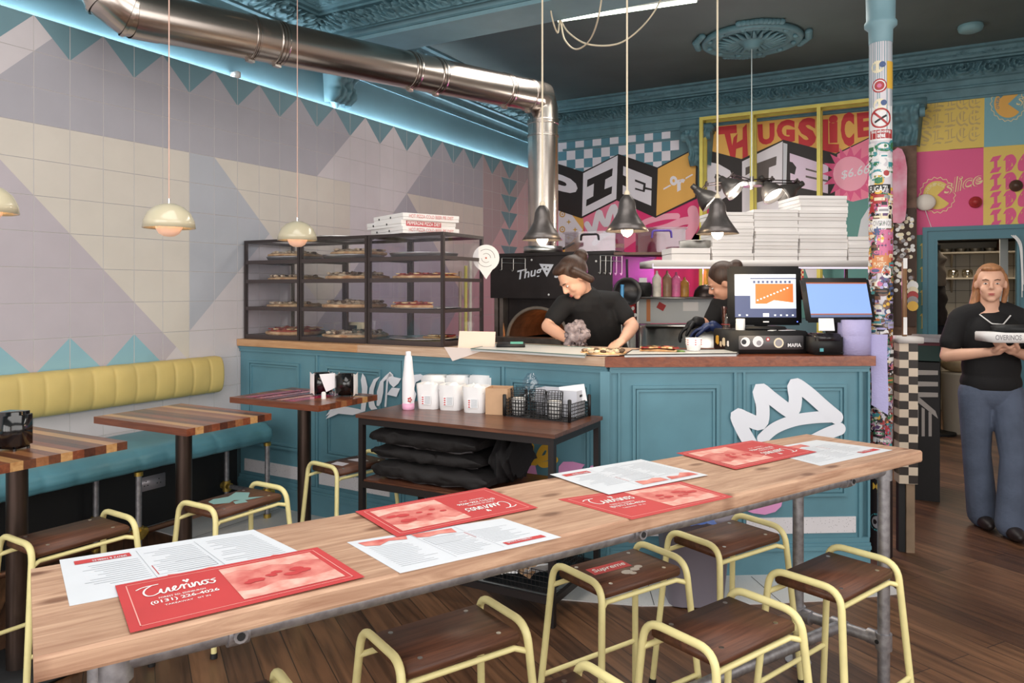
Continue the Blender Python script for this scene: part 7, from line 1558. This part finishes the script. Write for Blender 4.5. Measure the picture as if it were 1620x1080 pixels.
def chain(mb, pts, rs):
    for i in range(len(pts)-1): cap(mb, pts[i], pts[i+1], rs[i], rs[i+1])
def ellR(mb, c, r, R=None): mb.ell(c, r, 12, R)
def hand(mb, wrist, pdir, palmn, thumb_side, curl=.5, s=1.0):
    """palm and five separate bent fingers; pdir = wrist->knuckles, palmn = palm normal, thumb_side = unit vector toward the thumb"""
    w = Vector(wrist); d = Vector(pdir).normalized(); n = Vector(palmn); n = (n-d*n.dot(d)).normalized(); t = d.cross(n).normalized()
    if t.dot(Vector(thumb_side)) < 0: t = -t
    R = Matrix((t, d, n)).transposed(); mb.ell(w+d*.045*s, (.040*s, .052*s, .017*s), 8, R); cap(mb, w, w+d*.04*s, .025*s, .028*s)
    for i, (o, L_, r) in enumerate(((.030, .072, .0088), (.010, .080, .0092), (-.011, .074, .0088), (-.030, .058, .0078))):
        k = w+d*.088*s+t*o*s; a1 = curl*.6; a2 = curl*1.3; a3 = curl*1.9
        v = lambda a_: (d*math.cos(a_)+n*math.sin(a_)+t*o*.6)
        p1 = k+v(a1)*L_*.46*s; p2 = p1+v(a2)*L_*.31*s; p3 = p2+v(a3)*L_*.23*s
        chain(mb, [k-d*.02*s, k, p1, p2, p3], [r*s*1.05, r*s*1.05, r*s, r*s*.92, r*s*.8])
    k = w+d*.025*s+t*.028*s; p1 = k+(t*.75+d*.6+n*.25)*.036*s; p2 = p1+(d*.85+t*.3+n*.45)*.030*s; p3 = p2+(d*.85+n*.5)*.022*s
    chain(mb, [k, p1, p2, p3], [.014*s, .0115*s, .0105*s, .009*s])
def head(mb, c, R, s=1.0):
    """c centre, R columns: x = her right->left, y = back, z = up (face looks along -y)"""
    P = lambda x, y, z: c+R @ Vector((x*s, y*s, z*s))
    mb.ell(P(0, .012, .025), (.076*s, .094*s, .090*s), 14, R); mb.ell(P(0, -.028, -.045), (.058*s, .062*s, .066*s), 12, R); mb.ell(P(0, -.066, -.090), (.026*s, .02*s, .02*s), 8, R)
    mb.ell(P(0, -.072, .028), (.052*s, .018*s, .012*s), 8, R)
    cap(mb, P(0, -.083, .018), P(0, -.104, -.018), .008*s, .012*s); mb.ell(P(0, -.096, -.024), (.017*s, .012*s, .009*s), 8, R)
    for q in (-1, 1): mb.ell(P(q*.038, -.062, -.03), (.022*s, .02*s, .024*s), 8, R); mb.ell(P(q*.078, .01, -.005), (.011*s, .020*s, .031*s), 8, R)
    mb.ell(P(0, -.083, -.060), (.024*s, .012*s, .009*s), 8, R)
    return P
def face(t, P, R, s, brow=M_BROW):
    mb = MB()
    for q in (-1, 1):
        mb.m(M_EYEW); mb.ell(P(q*.030, -.0765, .004), (.0115*s, .008*s, .0052*s), 8, R); mb.m(M_IRIS); mb.ell(P(q*.030, -.0835, .004), (.0055*s, .003*s, .005*s), 6, R)
    mb.build('eyes', t)
    mb = MB().m(brow)
    for q in (-1, 1): mb.tube([P(q*.014, -.0895, .024), P(q*.030, -.0905, .030), P(q*.048, -.078, .026)], [.0025*s, .0035*s, .0018*s], 6)
    mb.build('eyebrows', t)
    mb = MB().m(M_LIP); mb.ell(P(0, -.0945, -.0565), (.019*s, .005*s, .0042*s), 8, R); mb.ell(P(0, -.0935, -.0645), (.016*s, .005*s, .0045*s), 8, R); mb.build('lips', t)
# ---------------- the woman walking in from the doorway
wc = Vector((4.685, 5.53, 0)); WR = Matrix.Rotation(TH-.30, 3, 'Z'); wq = lambda x, y, z: wc+WR @ Vector((x, y, z))   # x to image right, y away from camera
wm = thing('person', 'person in black T-shirt and blue jeans walking from the doorway holding a white box', 'person', wc)
mb = MB().m(M_SKIN); hc = wq(-.015, -.05, 1.545); HR = WR @ Matrix.Rotation(-.22, 3, 'Z') @ Matrix.Rotation(.06, 3, 'X'); P = head(mb, hc, HR, 1.0)
cap(mb, wq(-.01, -.01, 1.36), wq(-.015, -.03, 1.47), .058, .05)
chain(mb, [wq(-.155, .0, 1.335), wq(-.01, .0, 1.36), wq(.15, .0, 1.33)], [.055, .07, .055])
mb.ell(wq(0, .0, 1.22), (.155, .10, .17), 12, WR); mb.ell(wq(0, .0, 1.02), (.135, .095, .16), 12, WR); mb.ell(wq(0, .01, .88), (.16, .11, .13), 12, WR)
SLd, ELd, WRd = wq(-.175, .0, 1.32), wq(-.255, -.03, 1.09), wq(-.07, -.24, 1.135)
SR_, ER_, WR_ = wq(.17, .0, 1.32), wq(.245, -.03, 1.08), wq(.06, -.24, 1.14)
chain(mb, [SLd, SLd.lerp(ELd, .5), ELd], [.05, .045, .038]); chain(mb, [ELd, ELd.lerp(WRd, .35), WRd], [.038, .038, .026])
chain(mb, [SR_, SR_.lerp(ER_, .5), ER_], [.05, .045, .038]); chain(mb, [ER_, ER_.lerp(WR_, .35), WR_], [.038, .038, .026])
hand(mb, WRd, WR @ Vector((.85, -.35, .25)), WR @ Vector((0, .1, 1)), WR @ Vector((0, -1, .2)), .35); hand(mb, WR_, WR @ Vector((-.75, -.5, .25)), WR @ Vector((0, .1, 1)), WR @ Vector((0, -1, .2)), .35)
HL, KL, AL = wq(-.085, .0, .86), wq(-.065, .05, .47), wq(-.02, .10, .09); HR_, KR, AR = wq(.085, .0, .86), wq(.10, -.10, .48), wq(.08, -.10, .09)
for a_, b_, c_ in ((HL, KL, AL), (HR_, KR, AR)): chain(mb, [a_, a_.lerp(b_, .5), b_], [.085, .075, .055]); chain(mb, [b_, b_.lerp(c_, .35), c_], [.055, .052, .035]); cap(mb, c_, c_+WR @ Vector((0, -.12, -.05)), .035, .03)
mb.build('body', wm, vox=.0065, smooth=4)
face(wm, P, HR, 1.0)
mb = MB().m(M_HAIRG); mb.ell(P(0, .028, .04), (.082, .088, .088), 14, HR); mb.ell(P(0, -.035, .094), (.056, .046, .018), 10, HR)
for q in (-1, 1): chain(mb, [P(q*.074, .0, .05), P(q*.083, .03, -.03), P(q*.07, .04, -.12)], [.014, .018, .016])
chain(mb, [P(-.07, .04, -.06), P(-.09, .02, -.13), P(-.10, .0, -.17)], [.03, .026, .012]); chain(mb, [P(0, .09, 0), P(0, .09, -.1)], [.05, .04])
mb.build('hair', wm, vox=.007, smooth=3)
mb = MB().m(M_TEE); chain(mb, [wq(-.165, .0, 1.335), wq(-.07, .0, 1.375), wq(.07, .0, 1.375), wq(.16, .0, 1.33)], [.064, .062, .062, .064]); mb.ell(wq(0, .0, 1.22), (.178, .118, .18), 12, WR); mb.ell(wq(0, .0, 1.03), (.165, .118, .17), 12, WR); mb.ell(wq(0, .005, .93), (.172, .125, .11), 12, WR)
for a_, b_ in ((SLd, ELd), (SR_, ER_)): chain(mb, [a_, a_.lerp(b_, .62)], [.066, .066])
def neckcut(co, no): 
    return co
mb.build('t_shirt', wm, vox=.008, smooth=4)
mb = MB().m(M_JEAN); mb.ell(wq(0, .01, .87), (.168, .122, .12), 12, WR)
for a_, b_, c_ in ((HL, KL, AL), (HR_, KR, AR)): chain(mb, [a_, a_.lerp(b_, .5), b_], [.098, .09, .08]); chain(mb, [b_, b_.lerp(c_, .5), c_+UP*-.01], [.08, .084, .088])
mb.build('jeans', wm, vox=.008, smooth=3)
for a_, yo in ((AL, .0), (AR, .0)):
    mb = MB().m(mat('dark_shoe', (38, 30, 30), .5)); f = Vector((a_.x, a_.y, 0)); mb.ell(f+WR @ Vector((0, -.05, .045)), (.047, .13, .045), 10, WR); mb.ell(f+WR @ Vector((0, .03, .06)), (.042, .06, .06), 10, WR); sole = mb.build('shoe', wm, vox=.006, smooth=2, disp=lambda c, n: Vector((c.x, c.y, max(c.z, .002))))
mb = MB().m(M_WHITE); cN = [P(0, -.02, -.14)]; mb.tube([wq(-.085, -.085, 1.355), wq(-.03, -.125, 1.30), wq(.03, -.125, 1.295), wq(.08, -.09, 1.35)], .004, 6, fil=.02); mb.build('necklace', wm)
bx = wq(.02, -.30, 1.20); bt = thing('takeaway_box', 'white takeaway box carried by the person in the doorway', 'box', bx); RB = WR @ Matrix.Rotation(.18, 3, 'Z')
mb = MB().m(M_BOXW); mb.obox(bx+UP*.03, (.30, .22, .055), RB, .004); mb.build('carton', bt); mb = MB().m(SC['grey']); f = lambda x, z: bx+RB @ Vector((x, -.1115, z)); text(mb, 'OVERINOS', [f(-.14, .048), f(.0, .048), f(.0, .018), f(-.14, .018)], .02); mb.build('printed_text', bt)
mb = MB().m(M_BLACK); mb.obox(bx+UP*.08+RB @ Vector((.05, .02, 0)), (.24, .17, .04), RB, .01); mb.build('black_tub', label='black container resting on the white takeaway box', cat='container')
# ---------------- the worker bending over the counter
kc = at_t(945, 560, 5.0); kc = Vector((kc.x, kc.y, 0)); wk = thing('person', 'dark-haired worker in a black T-shirt bending over the counter before the oven', 'person', Vector((kc.x, kc.y, 0)))
A_ = at_t
hip = A_(965, 590, 5.18); chest = A_(935, 505, 4.98); shm = A_(925, 478, 4.9)
sl, sr = A_(893, 482, 4.85), A_(972, 476, 4.98); hc = A_(908, 440, 4.78)
# face looks down and to image left
fy = -(-rt*.62-UP*.68-fw*.25).normalized(); fz = (UP*.72-rt*.66-fw*.15); fz = (fz-fy*fz.dot(fy)).normalized(); fxv = fy.cross(fz).normalized(); HR2 = Matrix((fxv, fy, fz)).transposed()
mb = MB().m(M_SKIN); P = head(mb, hc, HR2, 1.05); cap(mb, hc-fz*.03+fy*.03, shm+UP*.02, .055, .06)
chain(mb, [sl, shm, sr], [.055, .08, .055]); chain(mb, [shm, chest, hip], [.11, .13, .13]); chain(mb, [chest-rt*.05, hip-rt*.05], [.11, .11]); chain(mb, [chest+rt*.05, hip+rt*.05], [.11, .11])
el, er = A_(866, 516, 4.78), A_(1001, 516, 4.9); hl, hr = A_(897, 536, 4.58), A_(985, 538, 4.60)
chain(mb, [sl, el], [.052, .04]); chain(mb, [el, el.lerp(hl, .4), hl], [.04, .04, .028]); chain(mb, [sr, er], [.052, .042]); chain(mb, [er, er.lerp(hr, .4), hr], [.042, .042, .028])
hand(mb, hl, (rt*.7-fw*.5-UP*.35), (-UP*.8+rt*.1), (rt*.4-fw*.8), .5); hand(mb, hr, (-rt*.6-fw*.6-UP*.35), (-UP*.9), (-rt*.8), .5)
for q in (-1, 1): a_ = hip+rt*.085*q; b_ = Vector((a_.x, a_.y, .48)); c_ = Vector((a_.x, a_.y, .06)); chain(mb, [a_, b_, c_], [.09, .06, .04]); cap(mb, c_, c_-fw*.12-UP*.03, .035, .03)
mb.build('body', wk, vox=.0065, smooth=4); face(wk, P, HR2, 1.05, M_HAIRB)
mb = MB().m(M_HAIRB); mb.ell(P(0, .03, .04), (.094, .10, .10), 14, HR2); mb.ell(P(0, -.02, .105), (.075, .06, .03), 10, HR2); mb.ell(P(0, .13, .06), (.05, .05, .05), 10, HR2)
for q in (-1, 1): chain(mb, [P(q*.085, .0, .05), P(q*.09, .04, -.06)], [.025, .025])
mb.build('hair', wk, vox=.008, smooth=3)
mb = MB().m(M_TEE); chain(mb, [sl, shm, sr], [.066, .09, .066]); chain(mb, [shm-UP*.01, chest, hip+UP*.02], [.125, .15, .15]); chain(mb, [chest-rt*.06, hip-rt*.05], [.12, .13]); chain(mb, [chest+rt*.06, hip+rt*.05], [.12, .13]); chain(mb, [sl, sl.lerp(el, .6)], [.068, .062]); chain(mb, [sr, sr.lerp(er, .6)], [.068, .062])
mb.build('t_shirt', wk, vox=.008, smooth=4)
mb = MB().m(mat('dark_trousers', (34, 34, 38), .85)); mb.ell(hip, (.17, .13, .12), 12, Matrix.Rotation(TH, 3, 'Z'))
for q in (-1, 1): a_ = hip+rt*.085*q; b_ = Vector((a_.x, a_.y, .48)); c_ = Vector((a_.x, a_.y, .09)); chain(mb, [a_, b_, c_], [.10, .078, .07])
mb.build('trousers', wk, vox=.009, smooth=3)
for q in (-1, 1): mb = MB().m(mat('dark_shoe', (38, 30, 30), .5)); f = Vector((hip.x, hip.y, 0))+rt*.085*q; Rk = Matrix.Rotation(TH, 3, 'Z'); mb.ell(f+Rk @ Vector((0, -.04, .045)), (.047, .13, .044), 10, Rk); mb.build('shoe', wk)
# crumpled grey patterned cloth in the left hand
mb = MB().m(mat('grey_cloth', (172, 158, 160), .85, c2=(104, 92, 96), vs=22, bump=.5, bs=30)); cg = A_(912, 527, 4.52)
mb.ell(cg-UP*.012, (.07, .045, .092), 18, Matrix.Rotation(TH, 3, 'Z'))
mb.build('crumpled_cloth', label='crumpled grey patterned cloth held at the counter by the bending worker', cat='cloth', vox=.006, smooth=1, disp=lambda c, n: c+n*(.032*noise.noise(c*18)+.012*noise.noise(c*50)))
# ---------------- the worker half hidden behind the till
kc = A_(1172, 560, 5.15); w2 = thing('person', 'worker in black with dark gloves reaching left, mostly hidden behind the till screen', 'person', Vector((kc.x, kc.y, 0)))
hip = A_(1185, 590, 5.1); shm = A_(1168, 482, 5.02); sl, sr = A_(1138, 484, 4.98), A_(1205, 482, 5.05); hc = A_(1143, 447, 4.95)
fy = -(-rt*.8-UP*.5+fw*.2).normalized(); fz = (UP*.8-rt*.5); fz = (fz-fy*fz.dot(fy)).normalized(); fxv = fy.cross(fz).normalized(); HR3 = Matrix((fxv, fy, fz)).transposed()
mb = MB().m(M_SKIN2); P = head(mb, hc, HR3, 1.0); cap(mb, hc-fz*.03+fy*.03, shm+UP*.02, .05, .055); chain(mb, [sl, shm, sr], [.055, .075, .055]); chain(mb, [shm, hip], [.13, .14])
el, hl = A_(1122, 512, 4.98), A_(1102, 508, 4.95); er, hr = A_(1160, 540, 4.9), A_(1128, 515, 4.85)
chain(mb, [sl, el], [.048, .038]); chain(mb, [el, hl], [.038, .028]); chain(mb, [sr, er, hr], [.05, .04, .028])
for q in (-1, 1): a_ = hip+rt*.085*q; b_ = Vector((a_.x, a_.y, .48)); c_ = Vector((a_.x, a_.y, .06)); chain(mb, [a_, b_, c_], [.09, .06, .04])
mb.build('body', w2, vox=.0075, smooth=4); face(w2, P, HR3, 1.0, M_HAIRB)
mb = MB().m(M_BLACK); hand(mb, hl, (-rt*.7-UP*.5+fw*.2), (-UP*.6), (-fw), .6, 1.12); cap(mb, hl.lerp(el, .35), hl, .034, .034); mb.build('glove', w2, vox=.004, smooth=2, label='black glove')
mb = MB().m(mat('glove_blue', (36, 52, 98), .4)); hand(mb, hr, (-rt*.6-UP*.2+fw*.3), (-UP), (-fw), .6, 1.12); cap(mb, hr.lerp(er, .25), hr, .034, .034); mb.build('glove', w2, vox=.004, smooth=2, label='blue glove')
mb = MB().m(M_HAIRB); mb.ell(P(0, .03, .04), (.09, .098, .098), 14, HR3); mb.ell(P(0, .13, .05), (.045, .045, .045), 10, HR3); mb.build('hair', w2, vox=.008, smooth=3)
mb = MB().m(M_TEE); chain(mb, [sl, shm, sr], [.066, .088, .066]); chain(mb, [shm-UP*.01, hip], [.15, .155]); chain(mb, [sl, sl.lerp(el, .7)], [.062, .056]); chain(mb, [sr, sr.lerp(er, .7)], [.064, .058]); mb.build('t_shirt', w2, vox=.009, smooth=4)
mb = MB().m(mat('dark_trousers', (34, 34, 38), .85))
for q in (-1, 1): a_ = hip+rt*.085*q; b_ = Vector((a_.x, a_.y, .48)); c_ = Vector((a_.x, a_.y, .04)); chain(mb, [a_, b_, c_], [.11, .078, .06])
mb.build('trousers', w2, vox=.009, smooth=3)
for q in (-1, 1): mb = MB().m(mat('dark_shoe', (38, 30, 30), .5)); f = Vector((hip.x, hip.y, 0))+rt*.085*q; Rk = Matrix.Rotation(TH, 3, 'Z'); mb.ell(f+Rk @ Vector((0, -.04, .045)), (.047, .13, .044), 10, Rk); mb.build('shoe', w2)
# ---------------- pale coat edge at the right border
mb = MB().m(mat('pale_coat', (232, 204, 192), .8)); c = A_(1666, 670, 3.6)
mb.grid(lambda u, v: c+rt*(-.105*math.sin(PI*min(1, v*1.05))**.6+.03*u*0)+rt*(.11*(1-math.cos(2*PI*u)))*math.sin(PI*min(.98, max(.02, v)))+fw*(.10*math.sin(2*PI*u))+UP*(.25-.5*v), 28, 26)
mb.build('hanging_bag', label='edge of a pale pink bag hanging at the right border of the photo', cat='bag')
